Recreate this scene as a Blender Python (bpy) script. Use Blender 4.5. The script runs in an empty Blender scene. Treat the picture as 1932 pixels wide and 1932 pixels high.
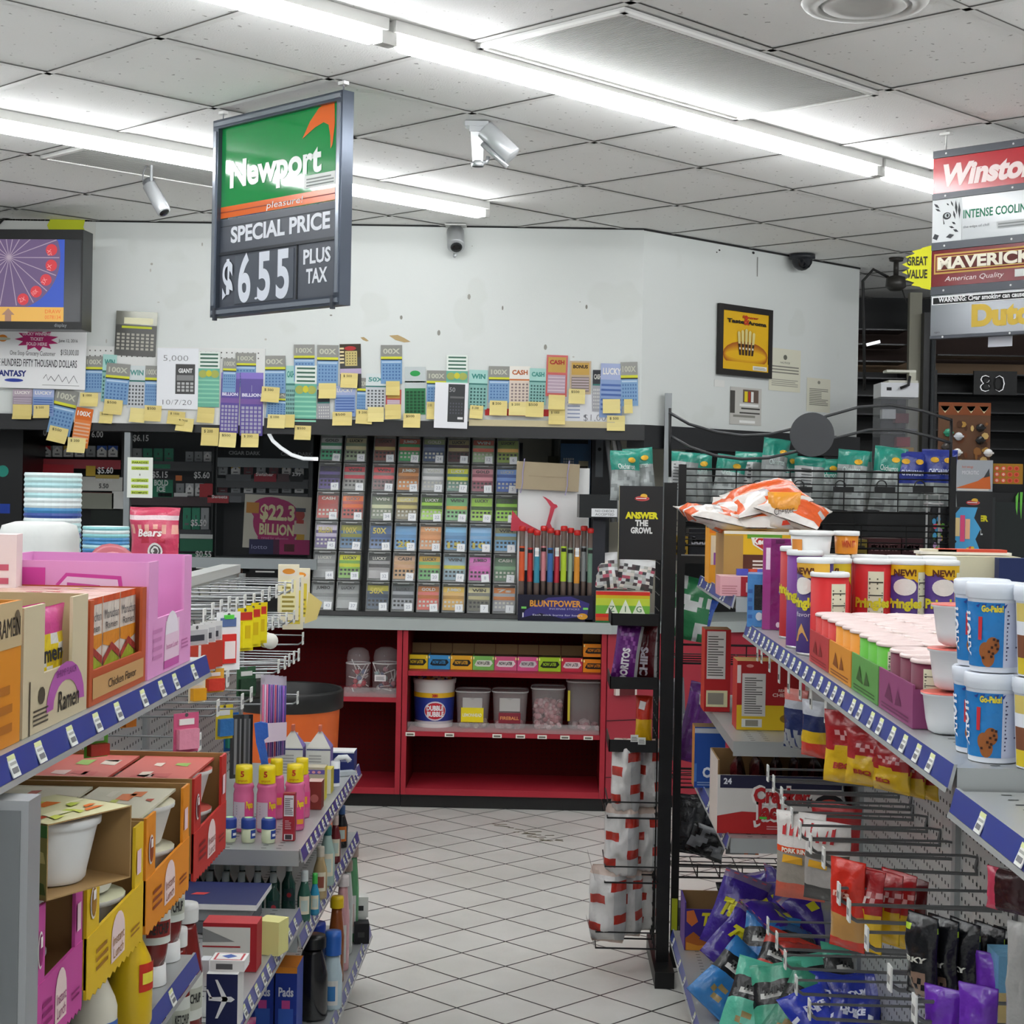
import bpy, math, random
PI = math.pi
from mathutils import Vector, Matrix, noise
# ---------------------------------------------------------------- camera, world, exposure
H = 1.54; FPX = 3121.5; YAW = -.0221; PIT = -.0032; ROL = .0184; CY = 927.1; ZC = H + 1.2441
SC = bpy.context.scene; COL = SC.collection
def _axes():
    f = Vector((math.sin(YAW)*math.cos(PIT), math.cos(YAW)*math.cos(PIT), math.sin(PIT)))
    r = Vector((math.cos(YAW), -math.sin(YAW), 0)); d = f.cross(r)
    c, s = math.cos(ROL), math.sin(ROL)
    return c*r - s*d, s*r + c*d, f
AR, AD, AF = _axes()
cam_d = bpy.data.cameras.new('camera'); cam_d.lens = FPX/1932*36; cam_d.sensor_width = 36; cam_d.shift_y = (CY-966)/1932
cam_d.clip_start = .05
cam = bpy.data.objects.new('camera', cam_d); COL.objects.link(cam)
cam.matrix_world = Matrix(((AR.x, -AD.x, -AF.x, 0), (AR.y, -AD.y, -AF.y, 0), (AR.z, -AD.z, -AF.z, H), (0, 0, 0, 1)))
SC.camera = cam
W = bpy.data.worlds.new('store_light'); SC.world = W; W.use_nodes = True
W.node_tree.nodes['Background'].inputs[0].default_value = (.93, .97, 1, 1)
W.node_tree.nodes['Background'].inputs[1].default_value = .3
SC.view_settings.view_transform = 'Standard'; SC.view_settings.look = 'None'
SC.view_settings.gamma = 1; SC.view_settings.use_curve_mapping = False
SC.view_settings.exposure = .28
TUBE = 25.0
# ---------------------------------------------------------------- helpers
def at(x, y, Y=None, X=None, Z=None):
    d = AR*((x-966)/FPX) + AD*((y-CY)/FPX) + AF
    t = Y/d.y if Y is not None else X/d.x if X is not None else (Z-H)/d.z
    return Vector((0, 0, H)) + d*t
def fr(x0, y0, x1, y1, Y):            # a frontal rectangle at depth Y: centre x, foot z, width, height
    xm, ym = (x0+x1)/2, (y0+y1)/2
    a, b = at(x0, ym, Y), at(x1, ym, Y); t, u = at(xm, y0, Y), at(xm, y1, Y)
    return (a.x+b.x)/2, u.z, b.x-a.x, t.z-u.z
def lin(h):
    c = [int(h[i:i+2], 16)/255 for i in (0, 2, 4)]
    return [v/12.92 if v <= .04045 else ((v+.055)/1.055)**2.4 for v in c]
_mc = {}
def M(h, rough=.5, metal=0., emit=0., alpha=1., spec=.5, bump=0, bscale=40):
    k = (h, rough, metal, emit, alpha, spec, bump, bscale)
    if k in _mc: return _mc[k]
    m = bpy.data.materials.new('paint_'+h); m.use_nodes = True
    p = m.node_tree.nodes['Principled BSDF']; c = lin(h)
    p.inputs['Base Color'].default_value = (*c, 1); p.inputs['Roughness'].default_value = rough
    p.inputs['Metallic'].default_value = metal; p.inputs['Specular IOR Level'].default_value = spec
    if emit: p.inputs['Emission Color'].default_value = (*c, 1); p.inputs['Emission Strength'].default_value = emit
    if alpha < 1: p.inputs['Alpha'].default_value = alpha
    if bump:
        N = m.node_tree.nodes; L = m.node_tree.links
        tc = N.new('ShaderNodeTexCoord'); nz = N.new('ShaderNodeTexNoise'); nz.inputs['Scale'].default_value = bscale; nz.inputs['Detail'].default_value = 3
        bp = N.new('ShaderNodeBump'); bp.inputs['Strength'].default_value = bump; bp.inputs['Distance'].default_value = .01
        L.new(tc.outputs['Object'], nz.inputs['Vector']); L.new(nz.outputs['Fac'], bp.inputs['Height']); L.new(bp.outputs['Normal'], p.inputs['Normal'])
    _mc[k] = m; return m
def F(h): return M(h, .26, 0, 0, 1, .6, .4, 36)          # crinkled glossy film
def P(h): return M(h, .55, 0, 0, 1, .35)                   # printed card / paper
def PL(h): return M(h, .3)                                 # smooth plastic
def MT(h): return M(h, .38, .55)                           # painted metal
def CLR(h='dfe6e6', a=.16, r=.08): return M(h, r, 0, 0, a, .6)   # clear plastic
def mt(m): return P(m) if isinstance(m, str) else m
_tc = {}
def glyphs(t, bold=0., res=2):
    k = (t, bold, res)
    if k not in _tc:
        cu = bpy.data.curves.new('t', 'FONT'); cu.body = t; cu.resolution_u = res; cu.offset = bold
        o = bpy.data.objects.new('t', cu); me = bpy.data.meshes.new_from_object(o)
        vs = [(v.co.x/.729, v.co.y/.729) for v in me.vertices]; fs = [tuple(p.vertices) for p in me.polygons]
        bpy.data.objects.remove(o); bpy.data.curves.remove(cu); bpy.data.meshes.remove(me)
        xs = [v[0] for v in vs] or [0, 1]
        _tc[k] = ([(x-min(xs), z) for x, z in vs], fs, max(xs)-min(xs))
    return _tc[k]
class B:
    def __init__(s): s.v, s.f, s.m, s.sm, s.mats, s.T = [], [], [], [], [], None
    def mi(s, m):
        m = mt(m)
        if m not in s.mats: s.mats.append(m)
        return s.mats.index(m)
    def add(s, vs, fs, m, sm=False):
        o = len(s.v)
        if s.T is not None: vs = [s.T @ Vector(p) for p in vs]
        s.v += [tuple(p) for p in vs]
        if isinstance(m, list): s.m += [s.mi(q) for q in m]
        else: s.m += [s.mi(m)]*len(fs)
        s.f += [tuple(i+o for i in q) for q in fs]; s.sm += [sm]*len(fs)
        return s
    def box(s, x0, x1, y0, y1, z0, z1, m, cut=''):         # m may be a dict by side: F(ront -y) K(back) L R T D
        vs = [(x, y, z) for z in (z0, z1) for y in (y0, y1) for x in (x0, x1)]
        q = dict(F=(0, 1, 5, 4), K=(3, 2, 6, 7), L=(2, 0, 4, 6), R=(1, 3, 7, 5), T=(4, 5, 7, 6), D=(2, 3, 1, 0))
        ks = [k for k in q if k not in cut]
        return s.add(vs, [q[k] for k in ks], [m.get(k, m.get('*')) for k in ks] if isinstance(m, dict) else m)
    def cb(s, w, d, h, m, x=0, y=0, z=0, cut=''): return s.box(x-w/2, x+w/2, y-d/2, y+d/2, z, z+h, m, cut)
    def rc(s, x0, x1, z0, z1, y, m): return s.add([(x0, y, z0), (x1, y, z0), (x1, y, z1), (x0, y, z1)], [(0, 1, 2, 3)], m)
    def pg(s, pts, y, m): return s.add([(x, y, z) for x, z in pts], [tuple(range(len(pts)))], m)
    def el(s, x, z, rx, rz, y, m, n=16): return s.pg([(x+rx*math.cos(i*2*math.pi/n), z+rz*math.sin(i*2*math.pi/n)) for i in range(n)], y, m)
    def star(s, x, z, r, r2, n, y, m, sx=1.): return s.pg([(x+sx*(r if i % 2 else r2)*math.cos(i*math.pi/n), z+(r if i % 2 else r2)*math.sin(i*math.pi/n)) for i in range(2*n)], y, m)
    def ex(s, pts, y0, y1, m, edge=None):                   # an outline in x,z given a thickness
        n = len(pts); vs = [(x, y0, z) for x, z in pts]+[(x, y1, z) for x, z in pts]
        s.add(vs, [tuple(range(n)), tuple(range(2*n-1, n-1, -1))], m)
        return s.add(vs, [(i, (i+1) % n, n+(i+1) % n, n+i) for i in range(n)], edge or m)
    def tube(s, pts, r, m, n=6, closed=False):
        pts = [Vector(p) for p in pts]; k = len(pts); vs = []; up = None
        for i, p in enumerate(pts):
            d = (pts[(i+1) % k] if (closed or i < k-1) else p)-(pts[i-1] if (closed or i) else p)
            d.normalize()
            if up is None: up = Vector((0, 0, 1)) if abs(d.z) < .9 else Vector((0, 1, 0))
            a = d.cross(up)
            if a.length < 1e-4: a = d.cross(Vector((1, 0, 0)))
            a.normalize(); b = a.cross(d); up = b
            rr = r[i] if isinstance(r, (list, tuple)) else r
            vs += [p+(a*math.cos(j*2*math.pi/n)+b*math.sin(j*2*math.pi/n))*rr for j in range(n)]
        fs = [(i*n+j, i*n+(j+1) % n, ((i+1) % k)*n+(j+1) % n, ((i+1) % k)*n+j) for i in range(k if closed else k-1) for j in range(n)]
        if not closed: fs += [tuple(range(n-1, -1, -1)), tuple((k-1)*n+j for j in range(n))]
        return s.add(vs, fs, m, n > 5)
    def lathe(s, pr, m, n=18, x=0, y=0, z=0, sm=True, sq=1.):
        vs = []; k = len(pr)
        for r, h in pr:
            for j in range(n):
                c, q = math.cos(j*2*math.pi/n), math.sin(j*2*math.pi/n)
                if sq != 1: c, q = math.copysign(abs(c)**sq, c), math.copysign(abs(q)**sq, q)
                vs.append((x+r*c, y+r*q, z+h))
        fs = []; ms = []
        for i in range(k-1):
            for j in range(n): fs.append((i*n+j, i*n+(j+1) % n, (i+1)*n+(j+1) % n, (i+1)*n+j)); ms.append(m[min(i, len(m)-1)] if isinstance(m, list) else m)
        return s.add(vs, fs, ms, sm)
    def wrap(s, r, a0, a1, z0, z1, m, n=6, r2=None):        # a printed patch on a round can, angle 0 faces -y
        r2 = r2 or r
        vs = [((r, r2)[k]*math.sin(a0+(a1-a0)*i/n), -(r, r2)[k]*math.cos(a0+(a1-a0)*i/n), (z0, z1)[k]) for k in (0, 1) for i in range(n+1)]
        return s.add(vs, [(i, i+1, n+2+i, n+1+i) for i in range(n)], m, True)
    def tx(s, t, x, z, h, y, m, w=None, bold=.0, sh=0., al='C', map=None, sx=1., rot=0., res=2):
        vs, fs, L = glyphs(t, bold, res)
        kx = w/L if w else h*sx; W0 = L*kx
        o = -W0/2 if al == 'C' else 0 if al == 'L' else -W0
        c, q = math.cos(rot), math.sin(rot); out = []
        for a, b in vs:
            a, b = a*kx+o+sh*b*h, b*h
            a, b = x+c*a-q*b, z+q*a+c*b
            out.append(map(a, b) if map else (a, y, b))
        return s.add(out, fs, m)
    def dk(s, x, z, rx, rz, map, m, n=14):                 # a printed oval laid on a curved face
        vs = [map(x, z)]+[map(x+rx*k*math.cos(i*2*PI/n), z+rz*k*math.sin(i*2*PI/n)) for k in (.5, 1) for i in range(n)]
        return s.add(vs, [(0, 1+i, 1+(i+1) % n) for i in range(n)]+[(1+i, 1+n+i, 1+n+(i+1) % n, 1+(i+1) % n) for i in range(n)], m)
    def ln(s, x0, x1, z0, z1, n, y, m, fill=.45, seed=1, map=None):   # lines of small print
        g = random.Random(seed); p = (z1-z0)/n
        for i in range(n):
            e = x1-(x1-x0)*g.choice((0, 0, .1, .35)); a = z0+i*p
            c = [(x0, a), (e, a), (e, a+p*fill), (x0, a+p*fill)]
            if map: s.add([map(*q) for q in c], [(0, 1, 2, 3)], m)
            else: s.pg(c, y, m)
        return s
    def done(s, name, parent=None, loc=None, rz=0, rot=None):
        me = bpy.data.meshes.new(name)
        me.from_pydata(s.v, [], s.f)
        for m in s.mats: me.materials.append(m)
        me.polygons.foreach_set('material_index', s.m); me.polygons.foreach_set('use_smooth', s.sm); me.update()
        o = bpy.data.objects.new(name, me); COL.objects.link(o)
        if parent: o.parent = parent
        if loc is not None: o.location = loc
        o.rotation_euler = rot or (0, 0, rz)
        return o
def tag(o, label, cat, group=None):
    o['label'] = label; o['category'] = cat
    if group: o['group'] = group
    return o
def thing(name, label, cat, loc=(0, 0, 0), rz=0, group=None, rot=None):
    o = bpy.data.objects.new(name, None); COL.objects.link(o); o.location = loc; o.rotation_euler = rot or (0, 0, rz); o.empty_display_size = .05
    return tag(o, label, cat, group)
def solo(b, name, label, cat, loc=(0, 0, 0), rz=0, group=None, rot=None): return tag(b.done(name, None, loc, rz, rot), label, cat, group)
def struct(b, name, loc=None, rz=0):
    o = b.done(name, None, loc, rz); o['kind'] = 'structure'; return o
def dup(src, label, loc, rz=0, group=None, rot=None, scale=None):
    c = src.copy(); COL.objects.link(c); c.location = loc; c.rotation_euler = rot or (0, 0, rz); c['label'] = label
    if scale: c.scale = scale
    if group: c['group'] = group
    for k in list(src.children):
        d = k.copy(); COL.objects.link(d); d.parent = c
        for q in list(k.children): e = q.copy(); COL.objects.link(e); e.parent = d
    return c
def bag(b, w, h, t, col, seed=0, nu=10, nv=14, wr=.12, crimp=.045, taper=0., rnd=0.):
    """a sealed film pouch, front to -y, foot at z=0; col(u,v,front) gives the film; returns the front surface for print"""
    g = Vector((seed*3.7, seed*1.3, 0))
    def S(u, v, sd=-1, off=0.):
        e = max(0, 1-abs(2*u-1)**2.4)**.55*max(0, 1-abs(2*v-1)**2.6)**.6
        q = noise.noise(Vector((u*3.1, v*4.2, sd*2))+g)*wr*t*(.3+e)+noise.noise(Vector((u*9, v*7, sd*5))+g)*wr*.45*t
        x = (u-.5)*w*(1-.07*math.sin(math.pi*v))*(1-taper*v)*(1-rnd*abs(2*v-1)**4)+noise.noise(Vector((u*.1, v*3, 7))+g)*w*.03
        cr = crimp if crimp else 0
        if v < cr or v > 1-cr: e *= .15
        return (x, sd*(t/2*e+.0012+off)+q*(1 if e > .05 else .4), v*h+noise.noise(Vector((u*2, v*.1, 3))+g)*h*.012)
    vv = [0, crimp*.5, crimp]+[crimp+(1-2*crimp)*(i+1)/(nv-1) for i in range(nv-2)]+[1-crimp, 1-crimp*.5, 1] if crimp else [i/nv for i in range(nv+1)]
    k = len(vv)
    for sd in (-1, 1):
        vs = [S(i/nu, v, sd) for v in vv for i in range(nu+1)]; fs = []; ms = []
        for j in range(k-1):
            for i in range(nu):
                q = (j*(nu+1)+i, j*(nu+1)+i+1, (j+1)*(nu+1)+i+1, (j+1)*(nu+1)+i)
                fs.append(q if sd < 0 else q[::-1]); ms.append(col((i+.5)/nu, (vv[j]+vv[j+1])/2, sd < 0))
        b.add(vs, fs, ms, True)
    e0 = [S(0, v, sd) for sd in (-1, 1) for v in vv]; e1 = [S(1, v, sd) for sd in (-1, 1) for v in vv]
    for e in (e0, e1): b.add(e, [(j, j+1, k+j+1, k+j) for j in range(k-1)], [col(.02, (vv[j]+vv[j+1])/2, True) for j in range(k-1)], True)
    return lambda x, z, off=.0025: S(x/w+.5, z/h, -1, off)
R = math.radians; PI = math.pi
# ---------------------------------------------------------------- the room
TH = .8116; UD = Vector((math.cos(TH), math.sin(TH), 0)); VD = Vector((-math.sin(TH), math.cos(TH), 0))
CO = UD*2.5919+VD*4.0; CS = .6096                     # ceiling grid: origin, pitch
FO = (UD*2.9749+VD*2.9485)*H; FS = .1319*H             # floor tiles
def cg(u, v, z=ZC): p = CO+UD*(u*CS)+VD*(v*CS); return Vector((p.x, p.y, z))
def tile_mat():
    m = bpy.data.materials.new('floor_tile'); m.use_nodes = True; N = m.node_tree.nodes; L = m.node_tree.links; p = N['Principled BSDF']
    tc = N.new('ShaderNodeTexCoord'); mp = N.new('ShaderNodeVectorMath'); mp.operation = 'SUBTRACT'; mp.inputs[1].default_value = (FO.x, FO.y, 0)
    L.new(tc.outputs['Object'], mp.inputs[0]); outs = []
    for ax in (UD, VD):
        d = N.new('ShaderNodeVectorMath'); d.operation = 'DOT_PRODUCT'; d.inputs[1].default_value = ax/FS; L.new(mp.outputs[0], d.inputs[0])
        f = N.new('ShaderNodeMath'); f.operation = 'PINGPONG'; f.inputs[1].default_value = .5; L.new(d.outputs['Value'], f.inputs[0])
        g = N.new('ShaderNodeMath'); g.operation = 'LESS_THAN'; g.inputs[1].default_value = .017; L.new(f.outputs[0], g.inputs[0]); outs.append(g)
    mx = N.new('ShaderNodeMath'); mx.operation = 'MAXIMUM'; L.new(outs[0].outputs[0], mx.inputs[0]); L.new(outs[1].outputs[0], mx.inputs[1])
    nz = N.new('ShaderNodeTexNoise'); nz.inputs['Scale'].default_value = 2.2; nz.inputs['Detail'].default_value = 5; L.new(tc.outputs['Object'], nz.inputs['Vector'])
    rp = N.new('ShaderNodeValToRGB'); rp.color_ramp.elements[0].color = (*lin('d4d3cd'), 1); rp.color_ramp.elements[1].color = (*lin('e0dfda'), 1)
    rp.color_ramp.elements[0].position = .35; rp.color_ramp.elements[1].position = .6; L.new(nz.outputs['Fac'], rp.inputs[0])
    mc = N.new('ShaderNodeMix'); mc.data_type = 'RGBA'; L.new(mx.outputs[0], mc.inputs['Factor']); L.new(rp.outputs[0], mc.inputs[6]); mc.inputs[7].default_value = (*lin('1c1b1a'), 1)
    L.new(mc.outputs[2], p.inputs['Base Color']); p.inputs['Roughness'].default_value = .33
    bp = N.new('ShaderNodeBump'); bp.invert = True; bp.inputs['Strength'].default_value = .3; bp.inputs['Distance'].default_value = .004; L.new(mx.outputs[0], bp.inputs['Height']); L.new(bp.outputs[0], p.inputs['Normal'])
    return m
def speck_mat(c, dk, sc=55, th=.66, rough=.85, st=1):
    m = bpy.data.materials.new('ceiling_tile'); m.use_nodes = True; N = m.node_tree.nodes; L = m.node_tree.links; p = N['Principled BSDF']
    tc = N.new('ShaderNodeTexCoord'); nz = N.new('ShaderNodeTexNoise'); nz.inputs['Scale'].default_value = sc; nz.inputs['Detail'].default_value = 2; L.new(tc.outputs['Object'], nz.inputs['Vector'])
    rp = N.new('ShaderNodeValToRGB'); rp.color_ramp.elements[0].color = (*lin(c), 1); rp.color_ramp.elements[1].color = (*lin(dk), 1); rp.color_ramp.elements[0].position = th; rp.color_ramp.elements[1].position = th+.03
    L.new(nz.outputs['Fac'], rp.inputs[0]); L.new(rp.outputs[0], p.inputs['Base Color']); p.inputs['Roughness'].default_value = rough
    n2 = N.new('ShaderNodeTexNoise'); n2.inputs['Scale'].default_value = 180; L.new(tc.outputs['Object'], n2.inputs['Vector'])
    bp = N.new('ShaderNodeBump'); bp.inputs['Strength'].default_value = .25*st; bp.inputs['Distance'].default_value = .004; L.new(n2.outputs['Fac'], bp.inputs['Height']); L.new(bp.outputs[0], p.inputs['Normal'])
    return m
b = B(); b.box(-4.5, 5, -2.5, 11.5, -.05, 0, tile_mat()); struct(b, 'floor')
b = B(); b.box(-4.5, 5, -2.5, 11.5, ZC, ZC+.05, speck_mat('f1f1ef', 'a8a6a4', 42, .69)); struct(b, 'ceiling')
b = B(); wb = M('e4e4e1', .6); dk = M('8c8a86', .8)
for k in range(-13, 14):                                # exposed T-bars of the ceiling, dark strips painting the shadow gap beside them
    for A_, D_, n in ((cg(-13, k), UD, 26), (cg(k, -13), VD, 26)):
        s_ = Vector((-D_.y, D_.x, 0))
        for wd, dz, mm in ((.012, .004, wb), (.0134, .0015, dk)):
            q = [A_-s_*wd, A_+s_*wd, A_+D_*n*CS+s_*wd, A_+D_*n*CS-s_*wd]
            if mm is wb: b.add([v-Vector((0, 0, dz)) for v in q]+q, [(0, 1, 2, 3), (0, 1, 5, 4), (2, 3, 7, 6)], mm)
            else: b.add([v-Vector((0, 0, dz)) for v in q], [(0, 1, 2, 3)], mm)
struct(b, 'trim_1')
WALL = speck_mat('dde1de', 'd9ddd9', 3, .6, .5, .3)
ZW = 1.845; YW = 7.93; WX = .434; WING0 = Vector((WX, YW, 0)); WING1 = Vector((1.698, 9.20, 0))
b = B(); b.box(-3.6, WX, YW, YW+.1, ZW, ZC, WALL); struct(b, 'wall_back')
wl = (WING1-WING0).length; wa = math.atan2(WING1.y-WING0.y, WING1.x-WING0.x)
b = B(); b.box(0, wl, 0, .1, ZW, ZC, WALL); struct(b, 'wall_right', WING0, wa)
b = B(); b.box(-3.6, WX+.02, YW-.012, YW+.1, ZW-.075, ZW, M('17181a', .35)); struct(b, 'trim_2')
b = B(); b.box(0, wl, -.012, .1, ZW-.11, ZW, M('1b1c1e', .35)); struct(b, 'trim_3', WING0+Vector((.01, 0, 0)), wa)
b = B(); b.box(-3.6, WX, YW-.006, YW, ZC-.008, ZC-.001, M('222222', .8)); struct(b, 'trim_4')
b = B(); b.box(0, wl, -.006, 0, ZC-.01, ZC-.001, M('222222', .8)); struct(b, 'trim_5', WING0, wa)
# rear of the cashier's booth and of the store
b = B(); b.box(-3.6, -.2, 9.15, 9.2, 0, ZW, M('131416', .6)); struct(b, 'wall_booth')
b = B(); b.box(-.3, .75, 9.15, 9.2, 0, ZW+.2, M('b9b4a4', .7)); struct(b, 'wall_pantry')
b = B(); b.box(-3.6, WX-.05, YW+.1, 9.2, ZW, ZW+.03, M('3a3a3a', .8)); struct(b, 'trim_6')
b = B(); b.box(.7, 5, 10.6, 10.7, 0, ZC, M('16181a', .55)); b.box(1.6, 5, 10.58, 10.6, 2.36, 2.58, M('3f2c26', .7)); b.box(1.6, 5, 10.57, 10.6, 2.27, 2.37, M('a08468', .7)); struct(b, 'wall_far')
# ---------------------------------------------------------------- strip lights
TM = M('fbfdff', .4, 0, TUBE)
def strip(u0, u1, v, label):
    a, c = cg(u0, v, ZC-.055), cg(u1, v, ZC-.055); L = (c-a).length
    t = thing('tube_light', label, 'ceiling light', (a+c)/2, TH, 'ceiling tube lights')
    q = B(); q.tube([(-L/2+.03, 0, 0), (-L/2+.042, 0, 0), (L/2-.042, 0, 0), (L/2-.03, 0, 0)], [.014, .0205, .0205, .014], TM, 10); q.done('tube', t)
    q = B(); q.box(-L/2, L/2, -.03, .03, .022, .054, M('d8d8d4', .4)); q.done('housing', t)
    for e in (-1, 1): q = B(); q.box(e*L/2-.014, e*L/2+.014, -.018, .018, -.012, .024, M('c4c4c0', .4)); q.done('lamp_holder', t)
s0 = 4.45
strip(.53, s0, -1, 'long lit ceiling tube running past the ribbed ceiling panel to the cigarette signs')
strip(s0+.04, s0+4, -1, 'lit ceiling tube whose end meets the red cigarette brand sign')
strip(-3.47, .49, -1, 'lit ceiling tube cut off by the top of the picture')
strip(.12, 4.05, 2, 'lit ceiling tube passing behind the hanging green price sign')
strip(-3.9, .05, 2, 'lit ceiling tube above the television, mostly out of view')
for i, (u, v) in enumerate([(-9, -4), (-5, -4), (-1, -4), (-9, -7), (-5, -7), (-1, -7), (-7.5, -1), (-8, 2), (3, -7)]):
    strip(u, u+3.9, v, 'lit ceiling tube of the rows over the rest of the store')
rb = M('c9c9c6', .5)                             # the ribbed 2x4 panel and the bright tile by it
def ribs(u0, u1, v0, v1, label, n=110):
    q = B(); q.box(0, (u1-u0)*CS, 0, (v1-v0)*CS, -.012, -.005, rb)
    for i in range(n):
        x = .03+((u1-u0)*CS-.06)*i/n; q.box(x, x+.0045, .03, (v1-v0)*CS-.03, -.0165, -.012, M('bdbdba', .5), 'T')
    f = .018
    for x0, x1, y0, y1 in ((0, (u1-u0)*CS, 0, f), (0, (u1-u0)*CS, (v1-v0)*CS-f, (v1-v0)*CS), (0, f, 0, (v1-v0)*CS), ((u1-u0)*CS-f, (u1-u0)*CS, 0, (v1-v0)*CS)): q.box(x0, x1, y0, y1, -.019, -.012, M('dcdcd8', .4))
    solo(q, 'ceiling_panel', label, 'ceiling panel', cg(u0, v0, ZC), TH)
ribs(1.02, 2.98, -1.95, -1.05, 'ribbed metal ceiling panel beside the long tube light')
ribs(1.05, 2.95, 2.05, 2.95, 'ribbed metal ceiling panel behind the hanging green sign')
# ---------------------------------------------------------------- counter with red cabinets
YC = 7.85; CT = at(850, 1169, YC).z; CB = at(850, 1190, YC).z; X0 = -2.2; X1 = at(1143, 1340, YC).x
XD = at(757, 1340, YC).x; KZ = at(900, 1502, YC).z
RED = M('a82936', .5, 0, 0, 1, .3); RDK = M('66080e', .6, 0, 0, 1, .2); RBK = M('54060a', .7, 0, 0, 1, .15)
b = B(); top = M('a9b0ae', .35)
b.box(X0, X1+.02, YC-.02, YC+.62, CB, CT, top); b.T = Matrix.Translation((X1+.005, YC, 0)) @ Matrix.Rotation(R(22), 4, 'Z'); b.box(0, 1.5, -.021, .55, CB, CT-.0005, top); solo(b, 'counter', 'grey laminate counter top over the red cabinets', 'counter', group=None)
def pegb(q, x0, x1, y, z0, z1, m, h='2a0406', st=.0254, s=.0028):
    hm = M(h, .9); nx = int((x1-x0)/st); nz = int((z1-z0)/st); vs = []; fs = []
    for i in range(nx):
        for j in range(nz):
            x = x0+(i+.5)*st; z = z0+(j+.5)*st; k = len(vs); vs += [(x-s, y, z-s), (x+s, y, z-s), (x+s, y, z+s), (x-s, y, z+s)]; fs.append((k, k+1, k+2, k+3))
    q.add(vs, fs, hm)
def cabinet(x0, x1, shelves, label, dp=.46):
    t = thing('display_cabinet', label, 'cabinet', ((x0+x1)/2, YC, 0)); w = x1-x0; h = CB-.002; w2 = w/2
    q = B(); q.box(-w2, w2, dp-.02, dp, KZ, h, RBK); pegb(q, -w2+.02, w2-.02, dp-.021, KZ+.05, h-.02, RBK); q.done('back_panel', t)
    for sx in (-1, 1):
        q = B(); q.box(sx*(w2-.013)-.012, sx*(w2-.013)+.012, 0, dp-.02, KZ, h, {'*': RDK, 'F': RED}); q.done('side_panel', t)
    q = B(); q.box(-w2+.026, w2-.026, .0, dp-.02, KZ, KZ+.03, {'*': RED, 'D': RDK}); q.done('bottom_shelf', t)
    for z in shelves:
        q = B(); q.box(-w2+.026, w2-.026, .01, dp-.02, z-.022, z, RED); q.done('shelf', t)
    q = B(); q.box(-w2, w2, .03, dp, 0, KZ, M('101010', .5)); q.done('kick_plate', t)
    return t
ZL1 = at(700, 1316, YC).z; ZR1 = at(950, 1270, YC).z; ZR2 = at(950, 1384, YC).z
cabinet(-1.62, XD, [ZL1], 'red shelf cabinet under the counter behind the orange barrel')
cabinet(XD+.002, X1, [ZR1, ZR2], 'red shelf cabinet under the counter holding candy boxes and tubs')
b = B(); L_ = 1.5                                        # the counter turns along the angled wing
b.box(0, L_, 0, .03, KZ, CB, M('a62d3c', .45)); b.box(0, L_, -.002, 0, at(1185, 1360, YC).z-.004, at(1185, 1360, YC).z, M('3a0a10')); b.box(0, L_, -.002, 0, at(1185, 1467, YC).z-.004, at(1185, 1467, YC).z, M('3a0a10'))
b.box(0, L_, .03, .04, 0, KZ, '101010')
solo(b, 'drawer_unit', 'red drawer front of the counter behind the black chip rack', 'cabinet', (X1+.005, YC, 0), R(22))
# ---------------------------------------------------------------- goods under the counter
def jar_clear(w, d, h, sq, label, loc, body, fill=None, lab=None, group='clear candy tubs under the counter'):
    t = thing('candy_tub', label, 'tub', loc, 0, group); q = B(); c = CLR('cfc9c8', .2, .08)
    q.lathe([(w*.42, 0), (w*.44, .004), (w*.49, h*.93), (w*.5, h*.95), (w*.51, h), (w*.49, h), (w*.48, h*.94), (w*.43, .008)], c, 24, sq=sq); q.done('tub', t)
    q = B(); q.lathe([(w*.495, h*.95), (w*.515, h*.955), (w*.515, h*.975), (w*.5, h*.98)], CLR('f2f2f2', .6, .1), 24, sq=sq); q.done('rim', t)
    if fill:
        q = B(); g = random.Random(label); n, hh, cols, sz = fill
        for i in range(n):
            a = g.uniform(-1, 1)*.36*w; e = g.uniform(-1, 1)*.36*w; z = .008+g.random()*hh; s = sz*g.uniform(.7, 1.2)
            q.T = Matrix.Translation((a, e, z)) @ Matrix.Rotation(g.random()*6, 4, Vector((g.random(), g.random(), g.random()+.1)).normalized())
            q.lathe([(0, -s*.6), (s*.7, -s*.4), (s*.8, 0), (s*.7, s*.4), (0, s*.6)], PL(g.choice(cols)), 6, sm=False)
        o = q.done('candy', t); o['kind'] = 'stuff'
    if lab: lab(t, w, h)
    return t
def plab(*rects):
    def f(t, w, h):
        q = B()
        for i, (x0, x1, z0, z1, m, tx, tm) in enumerate(rects):
            y = -w*.475-.001-i*.0006; q.rc(x0*w, x1*w, z0*h, z1*h, y, m)
            if tx: q.tx(tx, (x0+x1)/2*w, (z0+z1)/2*h-.008, .016, y-.001, tm, w=(x1-x0)*w*.85, bold=.02)
        q.done('paper_label', t)
    return f
def put(x0, y0, x1, y1, Y): xc, z, w, h = fr(x0, y0, x1, y1, Y); return xc, z, w, h
YF = YC+.12
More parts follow.
